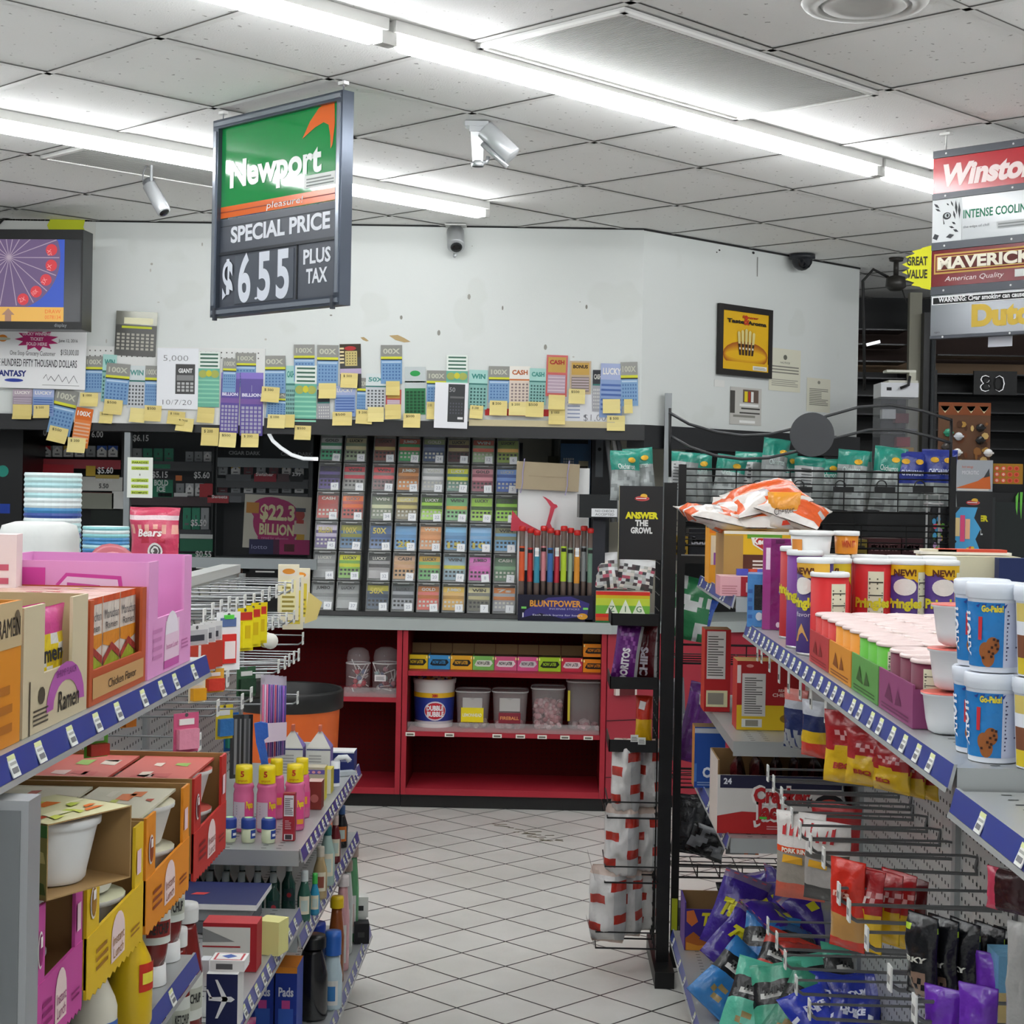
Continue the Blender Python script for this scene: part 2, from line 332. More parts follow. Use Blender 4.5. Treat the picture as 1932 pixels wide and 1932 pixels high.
for i, (x0, y0, x1, y1, lb, fl, la) in enumerate([
    (858, 1312, 924, 1384, 'clear tub with a yellow label beside the big bubble gum bucket', (26, .03, ['c9c2a8', 'd8d0b0'], .02), plab((-.28, .28, .5, .82, 'b9b9b6', None, None), (-.32, .32, .18, .56, 'f0e01c', 'LEMONHEAD', 'fdfdf0'))),
    (927, 1312, 996, 1385, 'clear tub with a red flame label between two other candy tubs', (30, .03, ['a83848', 'c89098'], .02), plab((-.28, .28, .48, .82, 'b9b9b6', None, None), (-.3, .3, .17, .44, '8a2a3a', 'FIREBALL', 'e8a060'))),
    (1001, 1305, 1066, 1386, 'clear tub full of pink wrapped candies', (150, .13, ['d8a0a8', 'e8c0c4', 'c88890', 'f0d8d8'], .018), None),
    (1068, 1292, 1140, 1388, 'nearly empty clear tub at the end of the candy shelf', (14, .025, ['d09aa2', 'e6d0d0'], .022), plab((-.46, -.4, .2, .8, 'd8c83a', None, None)))]):
    xc, z, w, h = put(x0, y0, x1, y1, YF); jar_clear(w, w, h, .45, lb, (xc, YF+w*.45, ZR2+.001), 0, fl, la)
for x0, y0, x1, y1, lb in ((649, 1228, 697, 1313, 'clear round jar of lollipops standing nearer the orange barrel'), (699, 1226, 752, 1313, 'clear round jar of lollipops with a white barcode sticker')):
    xc, z, w, h = put(x0, y0, x1, y1, YF); t = thing('lollipop_jar', lb, 'jar', (xc, YF+w*.5, ZL1+.001), 0, 'clear lollipop jars'); c = CLR('d8cfd0', .2, .06)
    q = B(); q.lathe([(w*.45, 0), (w*.48, .01), (w*.49, h*.62), (w*.48, h*.66), (w*.44, h*.7), (w*.46, h*.78), (w*.4, h*.93), (w*.2, h), (0, h)], c, 22); q.done('jar', t)
    q = B(); q.lathe([(w*.485, h*.64), (w*.5, h*.645), (w*.5, h*.665), (w*.485, h*.67)], CLR('f6f6f6', .75, .1), 22); q.done('rim', t)
    g = random.Random(lb)
    for i in range(15):
        o = B(); a, e, z = g.uniform(-.3, .3)*w, g.uniform(-.3, .3)*w, .02+g.random()*h*.42
        d = Vector((g.uniform(-1, 1), g.uniform(-1, 1), g.uniform(-.2, 1.3))).normalized()*.075; p = Vector((a, e, z)); k = p+d
        k.x = max(-.42*w, min(.42*w, k.x)); k.y = max(-.42*w, min(.42*w, k.y)); k.z = max(.01, k.z)
        o.tube([p, k], .0026, M('f4f4f2', .5), 5); o.lathe([(0, -.014), (.011, -.008), (.014, 0), (.011, .008), (0, .014)], PL(g.choice(['c23a48', 'a9c4c4', '6a7a9c', 'c98a96', 'd8dcd8', '8a2a3a'])), 8, *p); o.done('lollipop', t)
    if 'barcode' in lb: o = B(); o.rc(-.35*w, .05*w, h*.28, h*.42, -w*.5, 'f4f4f4'); o.ln(-.3*w, 0, h*.31, h*.39, 4, -w*.502, '555555'); o.done('barcode_sticker', t)
# the big bubble gum bucket
xc, z, w, h = put(775, 1293, 857, 1385, YF-.02)
t = thing('gum_bucket', 'white open bucket of bubble gum with a blue and red wrap', 'bucket', (xc, YF+w*.44, ZR2+.001)); r = w/2
q = B(); q.lathe([(r*.86, 0), (r*.87, .005), (r*.93, h*.5), (r*.96, h*.88), (r*1.0, h*.9), (r*1.02, h*.985), (r*.98, h), (r*.93, h*.98), (r*.9, h*.86), (0, h*.86)], PL('eef0ee'), 32); q.done('bucket', t)
q = B()
rr = lambda z: r*(.868+.092*min(1, z/(h*.88)))+.0015
for a0, a1, z0, z1, m in ((-1.5, 1.5, .14, .62, '2b3f9c'), (-1.5, 1.5, .62, .72, 'f0c024'), (-1.5, 1.5, .08, .14, 'c9cdd4')):
    q.wrap(rr(z0*h), a0, a1, z0*h, z1*h, PL(m), 16, rr(z1*h))
cm = lambda x, z, o=.003: ((rr(z)+o)*math.sin(x/r), -(rr(z)+o)*math.cos(x/r), z)
for sx, sz, m, o in ((.56, .2, 'e8e8f0', .001), (.52, .17, 'd02838', .002)):
    q.dk(.12*r, h*.35, sx*r, sz*h, lambda a, b_, o=o: cm(a, b_, o), m, 24)
q.tx('DUBBLE', .12*r, h*.365, h*.1, 0, 'ffffff', w=r*.85, bold=.05, map=cm); q.tx('BUBBLE', .14*r, h*.24, h*.1, 0, 'ffffff', w=r*.85, bold=.05, map=cm); q.tx('380', .1*r, h*.64, h*.06, 0, 'c02020', bold=.04, map=cm)
q.done('wrap_label', t); q = B(); g = random.Random(4)
for i in range(190):
    a, e = g.random()*6.28, math.sqrt(g.random())*r*.84
    q.T = Matrix.Translation((e*math.cos(a), e*math.sin(a), h*.9+.04*(1-e/r)+g.random()*.012)) @ Matrix.Rotation(g.random()*6, 4, 'Z') @ Matrix.Rotation(g.random()*2, 4, 'X')
    q.box(-.012, .012, -.006, .006, -.005, .005, PL(g.choice(['2b4a9c', 'e0b030', '1c2c6a', 'd8d0b0', 'c8a030'])))
o = q.done('gum', t); o['kind'] = 'stuff'
# gum cartons on the upper shelf
cols = [('e8c81c', '1a1a1a'), ('3f96d0', '101820'), ('eab02a', '1a1a1a'), ('7fc060', 'e8f0e0'), ('d8608a', 'f0e8e8'), ('d85a90', 'e0d8dc'), ('a8d02a', '1a2010'), ('c83048', 'f0e0e0'), ('f09018', '181818')]
nm = ['yellow', 'blue', 'amber', 'pale green', 'pink and white', 'rose pink', 'lime green', 'red', 'orange']
bx = [766, 808, 850, 892, 933, 976, 1016, 1059, 1100, 1142]
for i in range(9):
    y1 = 1268+i*1.3; xc, z, w, h = put(bx[i], y1-31 if i != 8 else y1-27, bx[i+1]-1, y1, YC+.1)
    for k in range(2 if i == 8 else 1):
        lb = f'{nm[i]} candy carton on the upper red shelf' if i != 8 else f'orange candy carton, {"bottom" if k == 0 else "top"} of the pair at the end of the red shelf'
        q = B(); d = .17; hh = h if i != 8 else .073
        q.box(-w/2, w/2, 0, d, 0, hh*.86, {'*': cols[i][0], 'T': '6a5a40'}, 'T'); q.box(-w/2, w/2, d-.004, d, 0, hh*1.4 if k or i != 8 else hh, {'*': 'a9824e', 'F': '8a6a42'})
        q.box(-w/2+.004, w/2-.004, .01, d-.01, hh*.5, hh*.78, '4a3c2a')
        q.pg([(-w*.42, hh*.3), (-w*.3, hh*.6), (w*.36, hh*.6), (w*.44, hh*.42), (w*.3, hh*.22), (-w*.3, hh*.22)], -.001, cols[i][1]); q.tx('NOW LATER', 0, hh*.34, hh*.2, -.002, cols[i][0] if i not in (3, 4, 5, 7) else '3a3a3a', w=w*.6, bold=.03)
        for s in (-1, 1): q.rc(s*w*.46-.003, s*w*.46+.003, hh*.65, hh*.8, -.001, 'fff0a0')
        solo(q, 'candy_carton', lb, 'carton', (xc, YC+.1, ZR1+.001+(hh+.001)*k), 0, 'candy cartons on the upper red shelf')
        if i != 8: break
for i, x in enumerate((774, 848, 938, 982, 1023, 1066, 1110)):   # shelf price tags
    p = at(x, 1378+i*.7, YC-.004); q = B(); q.box(-.022, .022, 0, .002, 0, .018, 'eceadf'); q.rc(-.016, .016, .004, .012, -.0005, '6a665a')
    solo(q, 'price_tag', f'small white price tag on the lower candy shelf edge, {["first", "second", "third", "fourth", "fifth", "sixth", "last"][i]} from the divider', 'price tag', (p.x, YC-.0035, ZR2-.021), 0, 'candy shelf price tags')
# clear riser strip on both lower shelves
for x0, x1, z, lb in ((XD+.03, X1-.03, ZR2, 'clear plastic lip along the lower candy shelf'), (at(648, 1310, YC).x, XD-.02, ZL1, 'clear plastic lip before the lollipop jars')):
    q = B(); q.box(x0, x1, YC+.012, YC+.015, z+.001, z+.045, CLR('ffffff', .12)); solo(q, 'shelf_lip', lb, 'shelf lip')
# ---------------------------------------------------------------- orange barrel
BY = 6.75; c = at(541, 1300, BY); br = .222; bz = c.z
t = thing('trash_barrel', 'large orange barrel with a black rim in front of the counter', 'barrel', (c.x, BY, 0))
q = B(); q.lathe([(br*.86, 0), (br*.88, .01), (br*.985, bz-.05), (br, bz-.045)], M('e2651a', .45, bump=.1, bscale=8), 40); q.done('barrel', t)
q = B(); q.lathe([(br*1.0, bz-.075), (br*1.045, bz-.07), (br*1.045, bz-.005), (br*1.02, bz+.006), (br*.98, bz), (br*.97, bz-.1)], M('141414', .45), 40); q.done('rim', t)
q = B(); q.lathe([(br*.965, bz-.06), (br*.84, .1), (0, .09)], M('0c0c0c', .35), 32); q.done('liner', t)
q = B(); a = .55; q.wrap(br*.975, .25, .42, bz*.62, bz*.75, 'c89a8a', 5); q.wrap(br*.976, .29, .38, bz*.66, bz*.79, 'd8c0b4', 5); q.done('torn_sticker', t)
# ---------------------------------------------------------------- the clear ticket dispenser wall
ex_ = [598, 643, 695, 741, 787, 836, 884, 931, 979]
a0, a1 = at(582, 1166, YC+.09), at(974, 1174, YC+.09); t0, t1 = at(600, 815, YC+.37), at(979, 818, YC+.37)
DW = a1.x-a0.x; DH = (t0-Vector((a0.x, a0.y, a0.z))); TL = math.atan2(YC+.37-YC-.09, t0.z-CT); DHh = (t0.z-CT)/math.cos(TL)
rk = thing('ticket_rack', 'tall black rack of clear lottery ticket boxes leaning back on the counter', 'rack', ((a0.x+a1.x)/2, YC+.09, CT+.001), 0, rot=(-TL, 0, 0))
q = B(); q.box(-DW/2-.01, DW/2+.01, .115, .13, 0, DHh, M('26282a', .5)); q.done('back_panel', rk)
q = B(); q.box(-DW/2-.01, DW/2+.01, -.004, .13, 0, .022, M('0e0e0f', .4)); q.done('base', rk)
cx = [0]; ws = []
for i in range(8):
    cx.append(cx[-1]+(.112 if i != 1 else .112))
gaps = [0, 0, .022, .022, .022, .022, .022, .022]; cw = (DW-.022)/8
TK = [  # per column, top to bottom: film colour, band colour, print
 [('3f9c72', 'cfe0d0', ''), ('5a4a82', '2c2440', ''), ('9c3a30', 'c8493c', ''), ('584a78', 'c8c0d8', 'BILLION'), ('8a8c8c', '8a8c8c', ''), ('8c8e8d', '8c8e8d', '')],
 [('8a9a7c', 'b8b08a', ''), ('8a8a86', 'b02838', ''), ('a04034', 'd8641c', ''), ('44688a', '8a8a3a', '100X'), ('6c9a3a', 'd8e02c', ''), ('888a89', '888a89', '')],
 [('7a4438', 'a8985a', ''), ('6a4a4a', 'c83a40', ''), ('6a7460', 'd0d8b0', ''), ('48628a', '8a8a3a', '50X'), ('8c8a8a', '4a4a4a', ''), ('3c4a5c', 'a8a030', '50X')],
 [('3f9a5c', 'b8604c', ''), ('b8783a', '8a5a2a', ''), ('6a6044', 'c8bc7a', ''), ('5a8ab4', '6a94b8', '20'), ('a8845c', 'c8a88a', ''), ('8c8e94', '55585c', '')],
 [('4a5a78', '8a9a70', ''), ('9a9c9c', 'e6e6e6', ''), ('8ab43a', '3a5a1c', ''), ('b07a4a', 'd09a6a', ''), ('5f9a5c', 'c8a03a', ''), ('b8584c', 'b06a30', '')],
 [('4a2428', '9a8a5c', ''), ('567a6c', 'd0dc3a', ''), ('68a068', 'd09a3a', ''), ('5c8ab0', '7ab0d8', '15'), ('7c94a0', 'd8c83a', ''), ('b8924a', 'd8b04a', '')],
 [('9ab08a', 'b8503c', ''), ('8a4a58', 'c88a94', ''), ('8cb43c', '34541c', ''), ('5c90b8', '8ab0d0', '10'), ('b05a9a', 'd070b8', ''), ('5a584c', 'c8c090', '')],
 [('8aa04a', 'd8a04a', ''), ('3a5aa0', '7a9ad0', ''), ('90c040', '3a5a1c', ''), ('6a9abc', '8a8a6a', ''), ('4a6a50', '8ab08a', ''), ('8a8c90', 'c87a3a', '')]]
cnm = {'3f': 'green', '5a': 'violet', '9c': 'rust red', '58': 'purple', '8a': 'grey green', '8c': 'grey', 'a0': 'brick red', '44': 'blue and olive', '6c': 'lime', '88': 'grey', '7a': 'brown', '6a': 'dull brown', '48': 'navy and olive', '3c': 'dark slate', 'b8': 'copper', 'a8': 'tan', '4a': 'dark', '9a': 'silver', 'b0': 'rose', '5f': 'leaf green', '56': 'teal', '68': 'pale green', '5c': 'light blue', '7c': 'grey blue', '90': 'bright green'}
ordn = ['first', 'second', 'third', 'fourth', 'fifth', 'sixth', 'seventh', 'eighth']
rown = ['top row', 'second row', 'third row', 'fourth row', 'fifth row', 'bottom row']
ch = (DHh-.03)/6; MTL = Matrix.Rotation(-TL, 4, 'X')
for i in range(8):
    xx = -DW/2+cw*(i+.5)+(.022 if i >= 2 else 0)
    for j in range(6):
        zz = .025+ch*(5-j); loc = Vector(rk.location)+MTL @ Vector((xx, 0, zz)); w2, h2 = cw*.455, ch*.97; col, bd, txt = TK[i][j]; g = random.Random(i*10+j)
        t = thing('ticket_box', f'{cnm.get(TK[i][j][0][:2], "coloured")} ticket box, {rown[j]} of the rack, {ordn[i]} from the booth window', 'ticket box', loc, 0, 'clear lottery ticket boxes', rot=(-TL, 0, 0))
        q = B(); vv_ = lambda c: ''.join('%02x' % min(255, int(int(c[k:k+2], 16)*1.22)) for k in (0, 2, 4)); col, bd = vv_(col), vv_(bd); fm = M(col, .28, 0, 0, 1, .6)
        pr = [(.03, h2*.93), (.018, h2*.72), (.012, h2*.6), (.024, h2*.5), (.014, h2*.38), (.01, h2*.1)]     # the folded strip of tickets
        for k in range(5):
            mm = M(bd, .25, 0, 0, 1, .6) if k in (0, 2) and g.random() < .85 else fm
            q.add([(-w2*.94, pr[k+1][0], pr[k+1][1]), (w2*.94, pr[k+1][0], pr[k+1][1]), (w2*.94, pr[k][0], pr[k][1]), (-w2*.94, pr[k][0], pr[k][1])], [(0, 1, 2, 3)], mm)
        dk = 'd8d8cc' if g.random() < .4 else '22201e'
        if not (j == 4 and i in (0, 2)) and not (j == 5 and i < 2):
            for rr_ in range(2):
                for cc in range(5): q.rc(w2*(-.8+.34*cc), w2*(-.8+.34*cc+.2), h2*(.2+.14*rr_), h2*(.27+.14*rr_), .0095, dk)
        if txt: q.tx(txt, -w2*.1, h2*(.62 if j != 3 or i < 3 else .16), h2*.2, .008, 'd0c04a', w=w2*1.2, bold=.03)
        else: q.tx(g.choice(['CASH', 'LUCKY', 'GOLD', 'WIN', '7s', 'JUMBO']), 0, h2*.75, h2*.1, .014, dk, w=w2*1.2, bold=.03)
        q.done('ticket_strip', t)
        q = B(); c_ = CLR('e6eaea', .06, .1)
        q.box(-w2, w2, 0, .003, 0, h2, c_); q.box(-w2, -w2+.004, 0, .11, 0, h2, M('7c7e7c', .3)); q.box(w2-.004, w2, 0, .11, 0, h2, M('7c7e7c', .3)); q.box(-w2, w2, 0, .11, h2-.004, h2, M('8a8c8a', .3)); q.box(-w2, w2, 0, .012, 0, .01, M('9a9c9a', .3))
        q.box(-w2*.5, w2*.5, -.004, 0, h2*.93, h2*.97, M('8f918f', .2)); q.done('cover', t)
        q = B(); q.T = Matrix.Translation((w2*.5, 0, h2*.16)) @ Matrix.Rotation(g.uniform(-.08, .08), 4, 'Y')
        q.box(-.019, .019, -.0015, -.0004, -.019, .019, 'f2f4f6'); n = 48-(i*6+j); q.tx(str(n), 0, -.007, .017, -.002, '9aa0ae'); q.done('number_tag', t)
# ---------------------------------------------------------------- tickets and notes on the wall
b = B(); xa, z_, w_, h_ = fr(140, 655, 499, 800, YW-.02)
b.box(-w_/2, w_/2, 0, .018, 0, h_, 'e4e5e2'); pegb(b, -w_/2+.01, w_/2-.01, -.0006, h_-.06, h_-.005, None, '55534e', .0254, .003)
solo(b, 'pegboard', 'white pegboard strip behind the hanging tickets', 'pegboard', (xa, YW-.0195, z_))
def grid(q, x0, x1, z0, z1, nx, nz, y, m, f=.6):
    dx, dz = (x1-x0)/nx, (z1-z0)/nz
    for i in range(nx):
        for j in range(nz): q.rc(x0+dx*(i+.5-f/2), x0+dx*(i+.5+f/2), z0+dz*(j+.5-f/2), z0+dz*(j+.5+f/2), y, m)
KN = dict(X=('6f9ac4', 'blue and grey multiplier'), B=('4f3c94', 'purple'), G=('5fae94', 'green clover'), T=('7fb4ac', 'teal'), K=('24221f', 'black and gold'), S=('4a4a46', 'silver foil'), R=('c0403a', 'red and gold'), Y=('b8a080', 'gold and brown'), W=('c8ccd0', 'white and grey'), P=('9a8a98', 'mauve'), E=('1f7a44', 'emerald'), O=('e07a2c', 'orange'), L=('7c98c8', 'pale blue'), N=('9a9aa0', 'charcoal'), A=('d8c8b8', 'white and orange'))
def ticket_mesh(k, w, h, seed):
    q = B(); c = KN[k][0]; f = M(c, .3, 0, 0, 1, .6); q.box(-w/2, w/2, 0, .001, -h, 0, {'*': f, 'K': 'e0e0d8'}); y = -.0006; y2 = -.0011; g = random.Random(seed)
    def R_(a, b_, m): q.rc(-w/2, w/2, -b_*h, -a*h, y, m)
    if k == 'X':
        R_(0, .3, M('8a8a84', .3)); q.tx('100X' if g.random() < .7 else '00X', 0, -.22*h, .13*h, y2, 'c4c4b4', w=w*.8, bold=.03); R_(.3, .36, 'd8d83a'); R_(.36, .39, '2a2a2a'); grid(q, -w*.45, w*.45, -.9*h, -.48*h, 6, 5, y2, '4a70a4', .5); q.rc(-w*.45, w*.45, -.46*h, -.42*h, y2, 'b8d0e4')
    elif k == 'B':
        R_(0, .1, '8a78c8'); q.tx('B', 0, -.3*h, .1*h, y2, 'f4f4fa', bold=.06, sx=.12*h); q.tx('BILLION', 0, -.38*h, .05*h, y2, 'e0dcf0', w=w*.85, bold=.05); R_(.42, .5, '7a5aa0'); grid(q, -w*.46, w*.46, -.97*h, -.53*h, 5, 7, y2, 'a8a4bc', .72)
    elif k == 'G':
        R_(0, .3, 'e8efe8')
        for i in range(4): q.rc(-w*.42, w*.42, -(.07*i+.06)*h, -(.07*i+.03)*h, y2, '3f6a58')
        for s in (-.28, .28): q.el(s*w, -.4*h, .2*w, .07*h, y2, 'a8b05a')
        q.el(0, -.39*h, .13*w, .06*h, y2-.0004, 'd0c83a')
        for i in range(6): R_(.5+.08*i, .53+.08*i, '8fd0b4')
    elif k in 'SK':
        R_(0, .3, M('8a8a80', .2, .4) if k == 'S' else '3a3020')
        if k == 'K':
            q.el(0, -.1*h, w*.28, .05*h, y2, 'b03030'); q.rc(-w*.25, w*.32, -.5*h, -.16*h, y2, 'c8b878'); grid(q, -w*.22, w*.3, -.48*h, -.18*h, 4, 5, y2-.0004, '5a5038', .4); R_(.56, .68, 'b8a8c8')
            for i in range(5): q.rc(-w*.5, -w*.3, -(.12+.08*i)*h, -(.08+.08*i)*h, y2, 'e8d8a8')
        else:
            q.rc(-w*.3, w*.4, -.28*h, -.14*h, y2, 'f0ecc8'); q.rc(-w*.35, w*.38, -.38*h, -.33*h, y2, 'c8d03a'); grid(q, -w*.48, w*.46, -.88*h, -.48*h, 8, 5, y2, 'b4b0a4', .62)
    elif k == 'E':
        R_(0, .45, 'c4cccc'); q.el(0, -.14*h, w*.25, .06*h, y2, '2a9a4c'); R_(.3, .33, '58c08a'); grid(q, -w*.46, w*.46, -.97*h, -.5*h, 5, 7, y2, '0f4a28', .75)
    elif k in 'RY':
        q.rc(-w*.42, w*.42, -.42*h, -.05*h, y, 'c8a050'); q.tx('CASH' if k == 'R' else 'BONUS', 0, -.22*h, .1*h, y2, 'a83028' if k == 'R' else '3a2a18', w=w*.7, bold=.05); q.rc(-w*.42, w*.42, -.92*h, -.48*h, y, 'b8a0b0' if k == 'R' else '8a7c78')
        for i in range(5): q.rc(-w*.4, w*.4, -(.55+.08*i)*h, -(.53+.08*i)*h, y2, 'e0d0d8')
    elif k in 'TWNA':
        R_(0, .34, dict(T='a8d4cc', W='d8e0e0', N='303238', A='f0ece4')[k]); q.tx(g.choice(['WIN', '50X', 'CASH']), 0, -.22*h, .12*h, y2, dict(T='3a8a80', W='5a9a94', N='c8c8c0', A='b8602c')[k], w=w*.75, bold=.04)
        R_(.34, .38, '3f7a74' if k != 'A' else 'c8703a'); grid(q, -w*.45, w*.45, -.95*h, -.44*h, 5, 6, y2, dict(T='2f5a58', W='55585c', N='d0d0cc', A='8a7a78')[k], .55)
    else:
        R_(0, .3, dict(L='a8b4d8', P='b8a8b4', O='d86a20')[k]); q.tx('100X' if k == 'O' else 'LUCKY', 0, -.2*h, .12*h, y2, 'f0ece8', w=w*.8, bold=.03)
        for i in range(6): q.rc(-w*.45, w*.45, -(.42+.09*i)*h, -(.38+.09*i)*h, y2, dict(L='4a68a8', P='c8bcc8', O='e0b090')[k])
    return q
TKS = [('S', 219, 588, 297, 672, 2), ('X', 160, 672, 195, 740, 0), ('T', 194, 669, 220, 758, 2), ('X', 201, 686, 246, 762, 4), ('W', 241, 690, 275, 770, 1), ('X', 274, 690, 298, 765, 1), ('P', 24, 734, 61, 780, 0), ('L', 62, 734, 102, 785, 1), ('X', 106, 735, 150, 822, 12), ('O', 144, 770, 176, 845, 8),
 ('G', 374, 664, 414, 768, 0), ('X', 421, 676, 446, 740, 1), ('X', 444, 666, 483, 730, 0), ('B', 417, 703, 452, 817, 1), ('B', 453, 703, 496, 822, 0), ('X', 497, 671, 538, 742, -1), ('X', 504, 736, 543, 788, 2), ('T', 539, 690, 557, 788, 0), ('X', 554, 650, 593, 720, -1), ('G', 556, 690, 597, 804, 0), ('X', 598, 651, 638, 728, 0), ('N', 598, 735, 621, 804, -2), ('K', 640, 649, 680, 732, -2), ('L', 631, 728, 670, 786, -1), ('X', 674, 713, 694, 780, 1), ('W', 690, 705, 728, 772, 0), ('X', 718, 651, 758, 724, -1), ('R', 728, 735, 757, 775, 0),
 ('E', 763, 692, 802, 782, -1), ('X', 805, 699, 842, 765, 0), ('G', 842, 670, 882, 770, 0), ('T', 885, 698, 920, 772, 1), ('X', 922, 691, 961, 760, 0), ('A', 961, 691, 1000, 762, 0), ('T', 999, 695, 1031, 764, 1), ('R', 1031, 670, 1071, 748, 1), ('Y', 1075, 681, 1115, 744, 0), ('N', 1118, 698, 1136, 776, 0), ('L', 1133, 686, 1176, 788, 1), ('X', 1170, 683, 1202, 766, -2)]
def nth(n): return f'{n}{"th" if 10 <= n % 100 <= 20 else {1: "st", 2: "nd", 3: "rd"}.get(n % 10, "th")}'
mid = sorted(range(len(TKS)), key=lambda i: (TKS[i][1]+TKS[i][3])/2); rank = {i: n+1 for n, i in enumerate(mid)}
for i, (k, x0, y0, x1, y1, rt) in enumerate(TKS):
    yy = (YW-.024 if x0 < 480 else YW-.005)-.0022*(i % 4)
    xc, z, w, h = fr(x0, y0, x1, y1, yy)
    solo(ticket_mesh(k, w, h, i), 'scratch_ticket', f'{KN[k][1]} scratch ticket, {nth(rank[i])} of the hanging row counted from the television', 'lottery ticket', (xc, yy, z+h), group='scratch tickets on the booth wall', rot=(0, R(rt), 0))
NOTES = [(24, 763, 60, 791, 0), (63, 764, 93, 789, -1), (151, 741, 185, 767, 0), (197, 754, 232, 782, 4), (94, 806, 130, 835, 12), (128, 826, 162, 854, 3), (188, 777, 213, 799, 2), (246, 770, 275, 797, 4), (273, 765, 305, 795, 2), (317, 776, 350, 801, 5), (333, 789, 366, 814, 5), (373, 769, 405, 798, 3), (380, 807, 413, 841, 1), (414, 816, 446, 844, 2), (455, 818, 488, 844, 0), (494, 730, 528, 759, 3), (505, 782, 538, 808, 1), (538, 782, 556, 807, 0), (556, 803, 587, 830, 1), (601, 723, 634, 752, -1), (643, 704, 675, 732, 1), (627, 777, 664, 803, -1), (672, 773, 703, 800, 2), (694, 768, 724, 796, -1), (728, 719, 754, 746, -1), (726, 763, 756, 791, -2), (761, 780, 793, 807, 0), (805, 758, 820, 791, 0), (887, 765, 912, 790, 3), (924, 756, 957, 784, 1), (960, 758, 992, 784, 0), (992, 758, 1026, 787, 1), (1035, 745, 1066, 773, 1), (1035, 773, 1066, 801, 0), (1073, 734, 1104, 762, 1), (1137, 753, 1170, 780, -1), (1145, 784, 1179, 813, 0), (1177, 753, 1193, 780, -2)]
ns = sorted(range(len(NOTES)), key=lambda i: NOTES[i][0]+NOTES[i][2]); nrank = {i: n+1 for n, i in enumerate(ns)}
for i, (x0, y0, x1, y1, rt) in enumerate(NOTES):
    yy = (YW-.036 if x0 < 500 else YW-.018)-.002*(i % 3); xc, z, w, h = fr(x0, y0, x1, y1, yy); q = B(); g = random.Random(i); c = g.choice(['e6d48a', 'e2cf86', 'e8d892', 'dcc97e'])
    pts = [(0, 0), (.0005, -h*.4), (-.004, -h*.75), (-.013, -h)]
    for k in range(3): q.add([(-w/2, pts[k][0], pts[k][1]), (w/2, pts[k][0], pts[k][1]), (w/2, pts[k+1][0], pts[k+1][1]), (-w/2, pts[k+1][0], pts[k+1][1])], [(0, 1, 2, 3)], c)
    if g.random() < .75:
        q.tx(g.choice(['$ 500', '$500', '$ 1000', '$500', '$ 200']), -w*.1, -h*.27, h*.17, -.001, '2a2418', w=w*.5)
    solo(q, 'sticky_note', f'yellow sticky note on the hanging tickets, {nth(nrank[i])} counted from the television', 'note', (xc, yy, z+h), group='yellow sticky notes on the tickets', rot=(0, R(rt), 0))
def sheet(x0, y0, x1, y1, Y, c, name, label, cat, fn=None, rt=0, th=.0015):
    xc, z, w, h = fr(x0, y0, x1, y1, Y); q = B(); q.box(-w/2, w/2, 0, th, 0, h, c)
    if fn: fn(q, w, h)
    return solo(q, name, label, cat, (xc, Y, z), rot=(0, R(rt), 0))
def f1(q, w, h):
    q.tx('5,000', -.05*w, h*.79, h*.1, -.001, '4a4a4a', w=w*.6, bold=-.02); q.rc(-.05*w, .42*w, .25*h, .74*h, -.0008, '4c4c4c'); q.tx('GIANT', .19*w, .6*h, .07*h, -.0015, 'e8e8e8', w=w*.34, bold=.04); q.tx('10/7/20', 0, .07*h, .09*h, -.001, '4a4a4a', w=w*.7, bold=-.02)
    q.rc(-.02*w, .39*w, .47*h, .56*h, -.0012, '8a8a8a'); grid(q, -.02*w, .4*w, .28*h, .45*h, 4, 3, -.0014, 'b8b8b8', .7)
sheet(296, 657, 374, 772, YW-.034, 'eef0f4', 'paper_sheet', 'white sheet with a copied ticket and handwritten 10/7/20', 'paper', f1)
def f2(q, w, h):
    q.rc(-.1*w, .4*w, .14*h, .97*h, -.0008, '3c3e40'); q.tx('50', .02*w, .8*h, .1*h, -.0014, '9a9a9a', bold=.02); q.rc(-.04*w, .38*w, .66*h, .7*h, -.0012, '6a6a6a'); grid(q, -.06*w, .36*w, .3*h, .58*h, 5, 4, -.0014, '565860', .5); q.rc(.2*w, .36*w, .2*h, .25*h, -.0014, 'dcdcdc')
sheet(819, 722, 882, 808, YW-.03, 'f0f1f5', 'paper_sheet', 'white sheet with a dark copied ticket over the ticket rack', 'paper', f2, 1)
def f3(q, w, h): q.tx('$1,000', .15*w, .12*h, .22*h, -.001, '55555c', w=w*.55, bold=-.02); [q.rc(-.45*w, -.2*w, (.2+.12*i)*h, (.24+.12*i)*h, -.001, '8a94b0') for i in range(5)]
sheet(1066, 742, 1160, 801, YW-.004, 'e4e5ea', 'paper_sheet', 'white page reading $1,000 near the end of the ticket row', 'paper', f3)
b = B(); xc, z, w, h = fr(885, 784, 1160, 796, YW-.012); b.box(-w/2, w/2, 0, .006, 0, h, 'c8bc98'); solo(b, 'wall_ledge', 'thin tan wooden strip along the foot of the white wall', 'strip', (xc, YW-.0185, ZW-.02))
b = B(); xc, z, w, h = fr(915, 772, 1100, 785, YW-.008); b.box(-w/2, w/2, 0, .002, 0, h, 'c02a28'); solo(b, 'red_banner', 'narrow red strip behind the tickets', 'strip', (xc, YW-.003, z))
